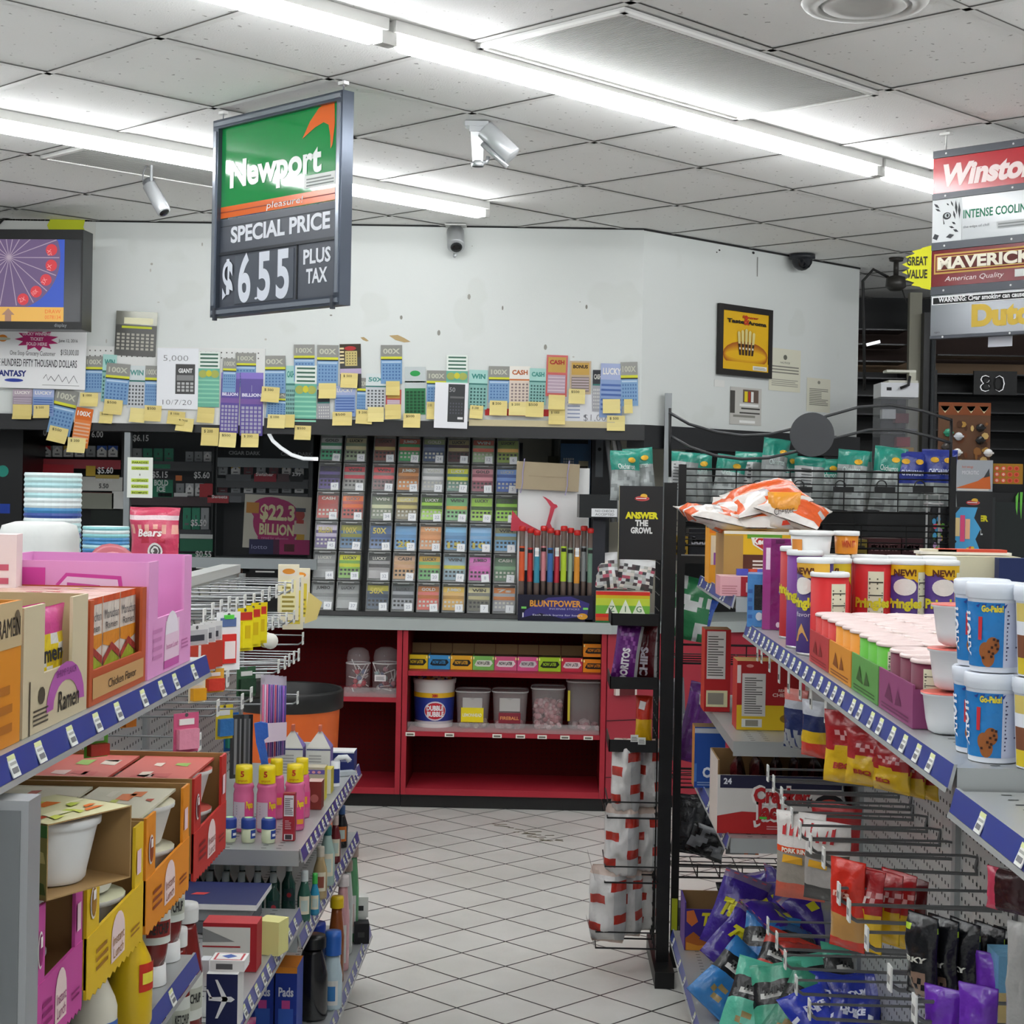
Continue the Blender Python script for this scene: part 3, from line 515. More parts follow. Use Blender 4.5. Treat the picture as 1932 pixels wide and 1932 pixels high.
# torn patches on the paint
for x0, y0, x1, y1, lb in ((734, 632, 775, 646, 'larger torn tan patch on the white wall'), (680, 636, 696, 644, 'small torn tan patch on the white wall')):
    xc, z, w, h = fr(x0, y0, x1, y1, YW); q = B(); q.pg([(-w/2, h*.9), (-w*.1, h), (w*.2, h*.6), (w/2, h*.1), (w*.2, 0), (-w*.2, h*.3)], -.001, 'b39a6c'); solo(q, 'paint_tear', lb, 'wall mark', (xc, YW, z))
# framed poster and papers on the angled wing
wd = (WING1-WING0).normalized()
def onwing(x, y):
    d = AR*((x-966)/FPX)+AD*((y-CY)/FPX)+AF; n = Vector((wd.y, -wd.x, 0)); t = (WING0-Vector((0, 0, H))).dot(n)/d.dot(n); p = Vector((0, 0, H))+d*t
    return (p-WING0).dot(wd), p.z
def wrect(x0, yl0, yl1, x1, yr0, yr1):
    a, z0 = onwing(x0, yl0); _, z1 = onwing(x0, yl1); c, _2 = onwing(x1, yr0); return a, c, z1, z0
def wplace(s, off=.002): n = Vector((wd.y, -wd.x, 0)); p = WING0+wd*s+n*off; return p
s0_, s1_, z0, z1 = wrect(1352, 572, 706, 1452, 586, 716)
t = thing('framed_poster', 'yellow cigar poster in a black frame on the white wall', 'poster', wplace((s0_+s1_)/2, .018)+Vector((0, 0, z0)), wa); w, h = s1_-s0_, z1-z0
q = B()
for a in ((-w/2, w/2, 0, .03), (-w/2, w/2, h-.03, h), (-w/2, -w/2+.03, .03, h-.03), (w/2-.03, w/2, .03, h-.03)): q.box(a[0], a[1], -.006, .012, a[2], a[3], M('1a1512', .35))
q.done('frame', t); q = B(); q.box(-w/2+.03, w/2-.03, 0, .01, .03, h-.03, 'e6b416'); W2 = w/2-.03
for i in range(7): q.el(0, h*.3, W2*.98*(1-i*.02), h*(.2-i*.022), -.0004-i*.0003, ['a85a14', 'b46816', 'c07818', 'cc8818', 'd69817', 'dea417', 'e6b416'][i], 20)
q.rc(-W2, W2, .03, h*.2, -.003, 'e6b416')
q.tx('Taste', -.2*w, h*.75, h*.055, -.004, '2a2010', w=w*.32, bold=.05); q.tx('Aroma', .2*w, h*.745, h*.055, -.004, '2a2010', w=w*.36, bold=.05); q.tx('&', 0, h*.74, h*.14, -.0045, 'c03818', bold=.03); q.tx('Power', .08*w, h*.83, h*.04, -.004, 'c03818', w=w*.3, bold=.03)
for i in range(5):
    x = (i-2)*w*.07
    q.pg([(x*.8-.008, h*.3), (x*.8+.008, h*.3), (x+.011, h*.62+(2-abs(i-2))*.008), (x, h*.64+(2-abs(i-2))*.008), (x-.011, h*.62+(2-abs(i-2))*.008)], -.004-i*.0002, 'e0d08a'); q.pg([(x*.8-.008, h*.3), (x*.8+.008, h*.3), (x*.93+.009, h*.46), (x*.93-.009, h*.46)], -.0052, '3a2418'); q.rc(x*.86-.006, x*.86+.006, h*.38, h*.41, -.0056, 'e8e0d0')
q.rc(w*.13, w*.4, h*.1, h*.16, -.0045, 'f4f2e8'); q.ln(w*.15, w*.38, h*.11, h*.15, 3, -.005, '8a8a80'); q.done('print', t)
def wsheet(r, c, name, label, cat, fn=None, off=.003):
    a, c_, z0, z1 = wrect(*r); q = B(); w, h = c_-a, z1-z0; q.box(-w/2, w/2, 0, .001, 0, h, c)
    if fn: fn(q, w, h)
    solo(q, name, label, cat, wplace((a+c_)/2, off)+Vector((0, 0, z0)), wa)
def fn_(q, w, h): q.el(0, h*.8, w*.06, h*.06, -.001, '6a6a60'); q.tx('NOTICE', 0, h*.65, h*.045, -.001, '4a4a44', w=w*.3); [q.rc(-w*.44, w*.44, h*(.56-.07*i), h*(.59-.07*i), -.001, '8a887c') for i in range(3)]; q.ln(-w*.42, w*.42, h*.12, h*.3, 4, -.001, 'a8a698')
wsheet((1451, 655, 736, 1510, 664, 748), 'e2e0cc', 'notice_sheet', 'yellowed notice taped beside the framed yellow poster', 'notice', fn_)
def fn2(q, w, h): q.el(0, h*.88, w*.06, h*.05, -.001, '8a887c'); q.ln(-w*.4, w*.4, h*.2, h*.72, 10, -.001, '8a887c')
wsheet((1522, 712, 776, 1566, 718, 782), 'dedcca', 'notice_sheet', 'faded yellowed notice low on the white wall near its end', 'notice', fn2)
def fn3(q, w, h):
    for x0, x1, z0, z1, c in ((-.5, .5, 0, 1, 'c8c6c0'), (-.5, -.35, .3, .9, '4a4844'), (-.1, .4, .6, .95, '6a5a50'), (-.05, .05, .62, .9, 'e8d020'), (.07, .14, .62, .9, 'b03a20'), (.16, .24, .62, .9, 'f0f0ec'), (-.2, .4, .5, .56, 'f0f0ee'), (-.15, .45, .42, .46, '3a3834'), (-.2, .45, .3, .34, '4a4844'), (-.4, .3, .2, .26, '8a8880'), (-.2, .3, .05, .12, 'f4f4f2')): q.rc(x0*w, x1*w, z0*h, z1*h, -.0008-.0002*(x1-x0 < .9)-.0001*(z0 > .6), c)
wsheet((1377, 729, 800, 1436, 736, 806), 'd0cec8', 'photo_print', 'grey photo print of a machine below the framed yellow poster', 'photo', fn3)
wsheet((1347, 716, 729, 1366, 718, 731), 'e6e6e2', 'paper_scrap', 'small torn paper scrap under the framed yellow poster', 'paper')
# small stains on the white wall
b = B(); g = random.Random(8)
for i in range(22): x, z = g.uniform(-2.3, .4), g.uniform(2.05, 2.7); b.el(x, z, g.uniform(.003, .01), g.uniform(.002, .012), YW-.0008, g.choice(['b0aea6', '8a8880', 'c0beb6']), 7)
for x, y in ((885, 560), (1029, 655), (828, 628)): p = at(x, y, YW); b.el(p.x, p.z, .008, .014, YW-.001, '9a9890', 7)
o = b.done('trim_7'); o['kind'] = 'structure'
b = B()
for x, y, r_ in ((1357, 472, .008), (1421, 477, .012), (1352, 476, .006)): s, z = onwing(x, y); b.el(s, z, r_, r_*.6, -.0015, '1c1c1c', 6)
s, z = onwing(1429, 485); b.rc(s-.004, s+.004, z-.1, z, -.0015, '8a8a86'); o = b.done('trim_8', None, WING0, wa); o['kind'] = 'structure'
# ---------------------------------------------------------------- things on and under the ceiling
def onpl(P0, ang, x, y):
    u = Vector((math.cos(ang), math.sin(ang), 0)); n = Vector((u.y, -u.x, 0)); d = AR*((x-966)/FPX)+AD*((y-CY)/FPX)+AF
    t = (Vector(P0)-Vector((0, 0, H))).dot(n)/d.dot(n); p = Vector((0, 0, H))+d*t; return (p-Vector(P0)).dot(u), p.z
SA = TH-PI/2
hr, hl = at(650, 152, Z=ZC), at(420, 208, Z=ZC)
sw = (Vector((hr.x, hr.y))-Vector((hl.x, hl.y))).length+.05; mid_ = (hr+hl)/2
zt = (at(648, 172, hr.y).z+at(412, 230, hl.y).z)/2; zb = (at(650, 576, hr.y).z+at(404, 600, hl.y).z)/2; sh_ = zt-zb
t = thing('price_sign', 'hanging cigarette price sign with a green top and a dark price board', 'sign', (mid_.x, mid_.y, zb), SA)
FR = M('4c535e', .28, .6); q = B(); e = .03; w = sw/2
for x0, x1, z0, z1 in ((-w, w, sh_-e, sh_), (-w, w, 0, e), (-w, -w+e, e, sh_-e), (w-e, w, e, sh_-e)): q.box(x0, x1, -.022, .022, z0, z1, FR); q.box(x0+.008, x1-.008, -.026, -.022, z0+.008, z1-.008, M('9aa2ac', .2, .7))
q.done('frame', t)
q = B(); i_ = w-e; zg = sh_*.5
q.box(-i_, i_, -.006, .006, zg, sh_-e, M('0c8f44', .07, 0, 0, 1, .7, .06, 9)); y = -.0068
q.rc(-i_, i_, zg, zg+.038, y, M('e0661c', .2)); q.rc(-i_, i_, zg+.018, zg+.021, y-.0006, '8a3010')
W_ = i_*2; zc = zg+(sh_-e-zg)*.5
q.tx('Newport', -.03*W_, zc-.05, .088, y-.0008, M('e6ece8', .25), w=W_*.78, bold=.035, res=6)
sw_pts = [(.2, .1), (.26, .155), (.33, .195), (.4, .21), (.455, .2), (.46, .13), (.445, .06), (.43, .045), (.425, .09), (.41, .13), (.37, .142), (.3, .13)]
q.pg([(a*W_, zc+b_*.9-.03) for a, b_ in sw_pts], y-.0006, M('e0661c', .2)); q.tx('pleasure!', .06*W_, zg+.008, .022, y-.0012, 'f4f0ea', w=W_*.3, sh=.2); q.rc(.22*W_, .48*W_, zg+.05, zg+.09, y-.0006, 'e8ece8'); q.ln(.24*W_, .46*W_, zg+.055, zg+.085, 3, y-.001, '8a908c')
q.done('brand_panel', t)
q = B(); G4 = M('4c515a', .4); q.box(-i_, i_, -.006, .006, e, zg-.004, G4); zs = sh_*.345
q.box(-i_, i_, -.012, -.006, zs-.022, zs-.012, M('2c3036', .3)); q.rc(-i_, i_, zg-.03, zg-.027, -.0068, '30343a'); q.tx('SPECIAL PRICE', .01, zs+.018, .052, -.0072, M('dfe3ea', .4), w=W_*.84, bold=.035, res=6); q.box(.17*W_, .18*W_, -.009, -.006, e, zs-.022, '1c1e22')
q.tx('PLUS', .335*W_, e+.112, .046, -.0072, 'e4e8ee', w=W_*.22, bold=.03); q.tx('TAX', .335*W_, e+.05, .046, -.0072, 'e4e8ee', w=W_*.17, bold=.03)
q.done('price_board', t)
for c_, x, w_ in (('$', -.42, .1), ('6', -.27, .11), ('.', -.165, .025), ('5', -.1, .11), ('5', .06, .11)):
    o = B(); hh = .155 if c_ != '.' else .03
    if c_ not in '$.': o.box(x*W_-.055, x*W_+.055, -.009, -.0065, e+.008, zs-.03, M('545a63', .3))
    o.tx(c_, x*W_, e+.018, hh if c_ != '$' else .145, -.0098, M('dce2ec', .35), w=w_*W_*(1 if c_ != '$' else .95), bold=.03, res=6); o.done('price_digit', t)
for s in (-1, 1):
    x = s*(sw/2-.025); q = B(); q.tube([(x, 0, sh_), (x, 0, sh_+.02), (x+.008, 0, sh_+.03), (x, 0, sh_+.04), (x, 0, ZC-zb-.004)], .0025, M('8a8c90', .3, .8)); q.box(x-.014, x+.014, -.01, .01, ZC-zb-.014, ZC-zb-.004, 'e2e2de'); q.done('hanger', t)
    q = B(); q.box(s*(w-.03)-.006, s*(w-.03)+.006, -.03, -.018, -.012, .03, M('3a3e46', .3)); q.done('corner_clip', t)
# stacked cigarette brand signs
L0 = at(1763, 285, 5.75); P0 = Vector((L0.x, L0.y, 0)); SZ = lambda x, y: onpl(P0, SA, x, y); SX = lambda x: SZ(x, 400)[0]
rows = [(301, 367, 'b8202c'), (379, 459, 'c9ced0'), (474, 542, '7a1420'), (558, 634, '8c8f94')]
zz = [(SZ(1761, a)[1], SZ(1758, c)[1]) for a, c, _ in rows]; zt, zb = L0.z, zz[-1][1]-.012; SWD = 1.15
t = thing('brand_sign_stack', 'hanging stack of four cigarette and cigar brand signs', 'sign', (P0.x, P0.y, zb), SA)
q = B(); q.box(0, SWD, .004, .02, 0, zt-zb, M('3a3d42', .4))
for i in range(5):
    a = (zt-.002) if i == 0 else zz[i-1][1]; c = zz[i][0] if i < 4 else zb; q.box(0, SWD, -.008, .006, c-zb+.001, a-zb-.001, M('4c5058', .35))
    for x in (.05, .3): q.el(x, (a+c)/2-zb, .004, .004, -.0086, 'd8d8d8', 6)
q.done('backing', t)
for i, (a, c, col) in enumerate(rows):
    z1, z0 = zz[i][0]-zb, zz[i][1]-zb; h = z1-z0; q = B(); fm = M(col, .18, 0 if i != 3 else .4, 0, 1, .7); q.box(0, SWD, -.004, .003, z0, z1, fm); y = -.0048
    if i == 0: q.tx('Winston', SX(1772), z0+h*.2, h*.6, y, M('f0dcd8', .3), w=SX(1952)-SX(1772), bold=.05, sh=.22, al='L', res=6)
    elif i == 1:
        q.tx('INTENSE COOLING', SX(1819), z0+h*.5, h*.2, y, '1c7a58', w=SX(1948)-SX(1819), bold=.02, al='L'); q.tx('the edge of chill', SX(1819), z0+h*.27, h*.06, y, '6a6e70', w=SX(1868)-SX(1819), al='L'); q.rc(SX(1882), .8, z0+h*.18, z0+h*.34, y, 'c0c4c4'); q.ln(SX(1885), .79, z0+h*.2, z0+h*.33, 2, y-.0005, '8a8e8e')
        KX = SX(1816)/.21; q.rc(0, SX(1816), z0, z1, y, 'dfe3e4'); g = random.Random(3)          # a pale striped animal face, one eye
        q.el(.105*KX, z0+h*.6, .03*KX, h*.085, y-.0006, '2a2c2e', 12); q.el(.108*KX, z0+h*.61, .019*KX, h*.055, y-.001, 'b8c0c0', 12); q.el(.11*KX, z0+h*.61, .008*KX, h*.04, y-.0014, '141414', 8); q.pg([(.075*KX, z0+h*.6), (.09*KX, z0+h*.42), (.082*KX, z0+h*.4)], y-.0006, '2a2c2e')
        for (ax, az, bx, bz, tk) in ((.01, .92, .05, .8, .012), (.02, .8, .06, .72, .01), (.13, .95, .15, .8, .008), (.1, .9, .12, .84, .007), (.165, .95, .175, .6, .012), (.15, .72, .165, .5, .01), (.19, .9, .195, .5, .012), (.14, .45, .17, .38, .01), (.12, .35, .16, .3, .01), (.15, .27, .19, .2, .012), (.005, .1, .05, .16, .03), (.1, .1, .16, .14, .02)):
            ax, bx, tk = ax*KX, bx*KX, tk*.8
            dx, dz = bx-ax, (bz-az)*h; L = math.hypot(dx, dz); nx, nz = -dz/L*tk/2, dx/L*tk/2
            q.pg([(ax, z0+az*h), ((ax+bx)/2+nx, z0+(az+bz)/2*h+nz), (bx, z0+bz*h), ((ax+bx)/2-nx, z0+(az+bz)/2*h-nz)], y-.0006, '33363a')
    elif i == 2:
        for k, (m, o) in enumerate((('c8a050', 0), ('7a1420', .006), ('e0c070', .011), ('5c2018', .014))): q.rc(.01+o, SWD, z0+h*.34+o, z1-.012-o, y-.0004*k, m)
        q.tx('MAVERICK', SX(1773), z0+h*.48, h*.32, y-.002, 'f4eeda', w=SX(1952)-SX(1773), bold=.04, al='L', res=5); q.tx('American Quality', SX(1786), z0+h*.13, h*.14, y, 'ead8d4', w=SX(1896)-SX(1786), sh=.35, al='L'); q.rc(SX(1918), .6, z0+h*.1, z0+h*.3, y, 'd8dcd8')
    else:
        q.rc(.004, SWD, z1-h*.24, z1-.004, y, 'f2f2f2'); q.rc(.009, SWD, z1-h*.22, z1-.009, y-.0005, '151515'); q.tx('WARNING: Cigar smoking can cause lung cancer', .03, z1-h*.18, h*.12, y-.001, 'f4f4f4', w=SX(1990)-SX(1773), bold=.03, al='L'); q.tx('Dutch', SX(1838), z0+h*.2, h*.5, y, M('c8a83c', .3, .3), w=SX(1975)-SX(1838), bold=.06, al='L', res=5); q.tx('cigars', .015, z0+h*.06, h*.05, y, '303030', al='L')
    q.done('brand_panel', t)
q = B(); z1, z0 = zz[2][0]-zb+.02, zz[2][1]-zb-.01; q.T = Matrix.Translation((0, -.006, 0)) @ Matrix.Rotation(R(25), 4, 'Z')
m_ = (z0+z1)/2; pts = [(0, z0), (0, z1)]+[(-.1*(.72+.28*(k % 2))*math.sin(PI*k/16)**.7, m_+(z1-z0)*.46*math.cos(PI*k/16)) for k in range(1, 16)]
q.ex(pts, 0, .001, M('e8e818', .4, 0, .0)); q.tx('GREAT', -.048, m_+.01, .03, -.001, '3a3a2a', w=.07, bold=.03); q.tx('VALUE', -.048, m_-.035, .03, -.001, '3a3a2a', w=.07, bold=.03); q.done('starburst_tag', t)
for x in (.045, .95):
    q = B(); z = zt-zb; q.tube([(x, 0, z-.005), (x, 0, z+.05), (x+.01, 0, z+.065), (x, 0, z+.08), (x-.008, 0, z+.065)], .003, M('c8c8c6', .3, .5)); q.tube([(x, 0, z+.08), (x, 0, ZC-zb-.005)], .006, 'dcdcd8'); q.box(x-.02, x+.02, -.012, .012, ZC-zb-.012, ZC-zb-.004, 'e2e2de'); q.done('hanger', t)
# cameras
SV = M('b9bcbe', .28, .5)
def cyl(q, p, d, r, L, m, n=16, cap=None):
    p, d = Vector(p), Vector(d).normalized(); q.tube([p, p+d*.002, p+d*(L-.004), p+d*L], [r*.9, r, r, r*.92], m, n)
    if cap: q.tube([p+d*L, p+d*(L+.001)], [r*.75, r*.7], cap, n)
def cctv(loc, parts, label, name='security_camera'):
    t = thing(name, label, 'security camera', loc)
    for nm_, fn in parts: q = B(); fn(q); q.done(nm_, t)
    return t
p = at(286, 304, Z=ZC); d = Vector((.6, -.35, -.95))
cctv(p-Vector((0, 0, .0045)), [('mount', lambda q: (q.lathe([(.0, 0), (.03, 0), (.028, -.008), (.006, -.012), (.006, -.085), (0, -.085)], SV, 12))), ('body', lambda q: cyl(q, (-.01, .01, -.088), d, .027, .14, SV, 16, M('222426', .1))),
    ('sunshield', lambda q: q.tube([Vector((-.018, .02, -.07)), Vector((-.018, .02, -.07))+d.normalized()*.15], [.024, .026], M('8e9296', .3, .5), 12)), ('cable', lambda q: q.tube([(-.02, .01, -.006), (-.035, .01, -.04), (-.035, .012, -.08), (-.015, .01, -.11), (0, .005, -.115)], .003, M('6a6c6e', .5)))], 'silver bullet camera with a looped cable hanging beside the green price sign')
p = at(903, 229, Z=ZC); d = Vector((.72, -.1, -.68))
cctv(p-Vector((0, 0, .0045)), [('mount_plate', lambda q: (q.box(-.045, .035, -.03, .03, -.016, 0, SV), q.box(-.03, .028, -.024, .024, -.035, -.016, SV))), ('bracket', lambda q: (q.add([(-.026, -.02, -.035), (.02, -.02, -.035), (.02, .02, -.035), (-.026, .02, -.035), (-.018, -.014, -.135), (.018, -.014, -.135), (.018, .014, -.135), (-.018, .014, -.135)], [(0, 1, 5, 4), (1, 2, 6, 5), (2, 3, 7, 6), (3, 0, 4, 7), (4, 5, 6, 7)], M('d0d2d3', .3, .3)), q.lathe([(.02, -.15), (.024, -.14), (.018, -.13)], SV, 12), q.tube([(0, 0, -.14), (.03, 0, -.135), (.035, 0, -.115)], .008, SV))),
    ('body', lambda q: cyl(q, (.022, -.01, -.025), d, .034, .135, M('c8cbcd', .3, .3), 20)), ('base_rail', lambda q: q.tube([Vector((.015, -.02, -.075)), Vector((.015, -.02, -.075))+d.normalized()*.12], .009, SV, 8))], 'large silver camera on a ceiling bracket under the long tube light')
p = at(860, 424, YW-.06)
cctv((p.x, YW-.06, ZC-.005), [('mount', lambda q: q.box(-.05, .05, -.03, .05, -.006, 0, M('d4d4d0', .4))), ('body', lambda q: cyl(q, (-.004, .03, -.03), (.12, -1, -.95), .042, .12, SV, 20)), ('lens', lambda q: cyl(q, (.008, -.058, -.115), (.12, -1, -.95), .028, .006, M('2a2c2e', .1), 16, M('101012', .05))), ('swivel', lambda q: q.tube([(.0, .0, -.1), (.0, .01, -.14), (-.004, .0, -.152)], [.006, .01, .008], SV))], 'round silver camera mounted where the white wall meets the ceiling')
s, z = onwing(1493, 487); p = WING0+wd*s+Vector((wd.y, -wd.x, 0))*.07
cctv((p.x, p.y, ZC-.004), [('housing', lambda q: q.lathe([(0, 0), (.068, 0), (.068, -.022), (.055, -.026)], M('23262c', .3), 24)), ('dome', lambda q: q.lathe([(.055, -.024), (.052, -.045), (.04, -.066), (.02, -.08), (0, -.084)], M('17191f', .08), 20))], 'black dome camera at the top of the angled white wall', 'dome_camera')
p = at(1632, -2, Z=ZC); q = B(); q.lathe([(0, -.012), (.05, -.013), (.1, -.02), (.108, -.014), (.108, -.005)], M('cfcfcc', .4), 28); q.lathe([(.16, -.004), (.15, -.016), (.118, -.018), (.116, -.008)], M('c6c6c2', .45), 28)
solo(q, 'air_diffuser', 'round ceiling air diffuser at the top of the picture', 'air vent', (p.x, p.y, ZC-.004))
p = at(1691, 486, Z=ZC); q = B(); q.lathe([(0, 0), (.04, 0), (.035, -.015), (.014, -.02), (.014, -.09), (.05, -.1), (.055, -.15), (.03, -.17), (0, -.17)], M('34322f', .4, .4), 14); q.tube([(-.04, 0, -.1), (-.12, 0, -.06), (-.17, .02, -.12), (-.16, .02, -.35), (-.15, .02, -.7)], .008, '1c1c1c'); q.tube([(.03, 0, -.15), (.06, 0, -.24)], .004, '1c1c1c')
solo(q, 'ceiling_fixture', 'dark ceiling fitting with a dangling cable past the white wall end', 'fixture', (p.x, p.y, ZC-.004))
# ---------------------------------------------------------------- television and winner's cheque
TY = 7.5; xr = at(160, 535, TY).x; xl = at(-150, 535, TY).x; z1, z0 = at(80, 434, TY).z, at(80, 622, TY).z; w, h = xr-xl, z1-z0
t = thing('television', 'black wall television showing a purple prize wheel', 'television', ((xl+xr)/2, TY, z0), R(-4))
q = B(); q.box(-w/2, w/2, .0, .12, 0, h, M('0a0b0d', .35)); q.box(-.12, .12, .12, .4, h*.3, h*.7, M('1c1c1e', .5)); q.done('housing', t)
q = B(); bz = .03; q.box(-w/2, w/2, -.006, 0, 0, .035, M('070809', .3)); q.box(-w/2, w/2, -.006, 0, h-.045, h, M('070809', .3)); q.box(-w/2, -w/2+.03, -.006, 0, .035, h-.045, M('070809', .3)); q.box(w/2-.008, w/2, -.006, 0, .035, h-.045, M('070809', .3)); q.tx('display', -w*.36+.55, .012, .016, -.0066, '9a9ca0'); q.done('bezel', t)
q = B(); z0_, z1_ = .035, h-.045; q.rc(-w/2+.03, w/2-.008, z0_, z1_, -.002, M('3a3c40', .2)); E_ = lambda c, k=.42: M(c, .3, 0, k)
xs = at(124, 535, TY).x-(xl+xr)/2; zy = z0_+.066; q.rc(-w/2+.03, xs, zy, z1_, -.003, E_('2c49a4')); q.rc(-w/2+.03, xs, z0_, zy, -.003, E_('c89a48'))
cxw = at(18, 486, TY).x-(xl+xr)/2; czw = at(18, 486, TY).z-z0; rw = at(117, 486, TY).x-at(18, 486, TY).x
cl = [(cxw+rw*math.cos(a), czw+rw*math.sin(a)) for a in [i*PI/40 for i in range(80)]]; cl = [(min(xs, x), min(z1_, max(zy, z))) for x, z in cl]
q.pg(cl, -.0036, E_('5c4a6c', .4))
for k in range(18):
    a = k*PI/9+.0; dx, dz = math.cos(a), math.sin(a); r1 = rw*.98
    while czw+r1*dz > z1_ or czw+r1*dz < zy: r1 *= .97
    q.add([(cxw-dz*.0015, -.004, czw+dx*.0015), (cxw+dz*.0015, -.004, czw-dx*.0015), (cxw+r1*dx+dz*.002, -.004, czw+r1*dz-dx*.002), (cxw+r1*dx-dz*.002, -.004, czw+r1*dz+dx*.002)], [(0, 1, 2, 3)], E_('9a8a9a', .4))
for k, tt in enumerate(('5X', '1X', '3X', '10X', '2X', '', '2X', '3X')):
    a = R(10-20*k); x, z = cxw+rw*.84*math.cos(a), czw+rw*.84*math.sin(a)
    if zy+.025 < z < z1_-.03: q.el(x, z, .027, .027, -.0044, E_('b83038' if k != 6 else 'd83820'), 14); q.tx(tt or 'X', x, z-.01, .02, -.005, E_('d09090' if k != 6 else 'ffe0d0'), w=.028, rot=a+PI/2 if k < 6 else 0)
q.pg([(cxw-.015, z0_), (cxw+.015, z0_), (cxw+.015, z0_+.03), (cxw+.03, z0_+.03), (cxw, z0_+.06), (cxw-.03, z0_+.03), (cxw-.015, z0_+.03)], -.0036, E_('8a6a58', .5)); q.tx('DRAW', xs-.05, z0_+.038, .018, -.0036, E_('c85a20')); q.tx('0078134', xs-.05, z0_+.012, .018, -.0036, E_('c85a20'), w=.075)
q.done('screen', t)
def fc(q, w, h):
    q.star(-.02*w, h*.83, h*.2, h*.13, 11, -.0012, 'b8286c', 1.9)
    for i, s in enumerate(('LUCKY WINNING', 'TICKET', 'SOLD HERE')): q.tx(s, -.02*w, h*(.9-.085*i), h*.055, -.0018, 'f4d8e4', w=w*(.3, .14, .22)[i], bold=.03)
    q.tx('June 12, 2016', .31*w, h*.8, h*.055, -.001, '3c3c3c', w=w*.2); q.tx('One Stop Grocery Customer', -.06*w, h*.56, h*.08, -.001, '4c4c4c', w=w*.48); q.tx('$150,000.00', .33*w, h*.58, h*.1, -.001, '3c3c3c', w=w*.19); q.tx('ONE HUNDRED FIFTY THOUSAND DOLLARS', -.04*w, h*.37, h*.13, -.001, '3a3a3e', w=w*.9, bold=.01)
    q.tx('FANTASY', -.28*w, h*.2, h*.1, -.001, '1f2c7a', w=w*.32, bold=.04); q.el(-.25*w, h*.13, w*.1, h*.03, -.001, '2c3f9c'); q.el(-.38*w, h*.84, w*.05, h*.06, -.001, 'e0862c'); q.el(-.38*w, h*.83, w*.085, h*.025, -.0016, 'c8c8b0')
    pts = [(.06, .18), (.09, .25), (.11, .15), (.14, .22), (.18, .14), (.22, .25), (.26, .13), (.3, .22), (.33, .11), (.38, .24), (.42, .12)]
    for (a, c), (d, e) in zip(pts, pts[1:]): q.pg([(a*w, c*h), (d*w, e*h), (d*w, e*h-.004), (a*w, c*h-.004)], -.001, '44444c')
    q.rc(.05*w, .44*w, h*.06, h*.066, -.001, '5a5a5a')
sheet(-18, 622, 161, 733, YW-.05, 'f2f2f2', 'winners_check', 'oversized white lottery cheque for one hundred fifty thousand dollars', 'cheque', fc, .7, .006)
def fy(q, w, h): q.pg([(.02*w, 0), (.0, h*.3), (.05*w, h*.5), (.02*w, h*.75), (.06*w, h), (.4*w, h), (.38*w, h*.7), (.42*w, h*.45), (.38*w, h*.2), (.4*w, 0)], -.001, 'cfd82c'); q.el(-.18*w, h*.35, w*.06, h*.2, -.001, 'b8602c')
sheet(-10, 410, 180, 470, YW-.006, 'd6d8d2', 'wall_poster', 'grey and yellow lottery poster peeking out above the television', 'poster', fy)
b = B(); b.tube([at(-5, 425, YW-.02), at(8, 412, YW-.02), at(30, 408, YW-.02), at(70, 410, YW-.02), at(150, 409, YW-.02)], .006, '1c1c1c'); solo(b, 'cable', 'black cable along the ceiling line above the television', 'cable')
# ---------------------------------------------------------------- the cashier's window
GR = M('8c9294', .35, .3); MX = at(241, 900, YW+.02).x; RZ = at(420, 1062, YW).z
b = B(); b.box(MX-.014, MX+.014, YW+.0, YW+.04, CT, ZW-.08, GR); b.box(MX+.014, at(597, 1062, YW).x, YW+.0, YW+.04, RZ-.025, RZ+.025, GR); xe = at(590, 900, YW).x
t = thing('cashier_window', 'grey framed clear cashier window left of the ticket rack', 'window', (0, 0, 0)); b.done('frame', t)
q = B(); q.box(MX+.014, xe, YW+.012, YW+.018, RZ+.025, ZW-.08, CLR('1a2022', .1, .04)); q.done('pane', t)
def pf(q, w, h):
    for i, s in enumerate(('PARADISE', 'CORPORATE', '&', 'ACCEPTANCE', 'EXISTING', 'INCOMPLETE')):
        z = h*(.85-.15*i); q.rc(-w*.34 if i != 2 else 0, w*.34 if i != 2 else 0, z-.002, z+h*.075, -.0008, 'c4dc50'); q.tx(s, 0, z, h*.05, -.0014, '3c4a14', w=w*(.6 if i != 2 else .05), bold=.02)
sheet(240, 863, 288, 939, YW-.006, 'eef2ea', 'printed_notice', 'white notice with green highlighted lines taped to the window frame', 'notice', pf)
# cigarette displays behind
def packs(q, x, z, w, h, c1, c2): pass
CGY = 8.75
def cig_unit(x0, x1, ytop, shelves, label):
    a, c = at(x0, 900, CGY), at(x1, 900, CGY); w = c.x-a.x
    t = thing('cigarette_rack', label, 'rack', ((a.x+c.x)/2, CGY, 0)); q = B(); q.box(-w/2, w/2, .2, .22, .8, ZW-.02, M('1b1c1f', .5)); q.done('back_panel', t)
    for s in (-1, 1): q = B(); q.box(s*w/2-.01, s*w/2+.01, 0, .2, .8, ZW-.02, M('151618', .4)); q.done('side_panel', t)
    for y, hs, col in shelves:
        z = at((x0+x1)/2, y, CGY).z; q = B(); q.box(-w/2+.012, w/2-.012, .0, .2, z-.012, z, M('24262a', .4)); q.box(-w/2+.012, w/2-.012, -.006, 0, z-.045, z+.004, M(col, .4)); q.done('shelf', t)
    return t, (a.x+c.x)/2
t, xm = cig_unit(50, 232, 790, [(868, 0, '9a1c2c'), (930, 0, '8a3028'), (1000, 0, '2a2c30'), (1060, 0, '26282c')], 'black cigarette rack with red shelf strips behind the open window')
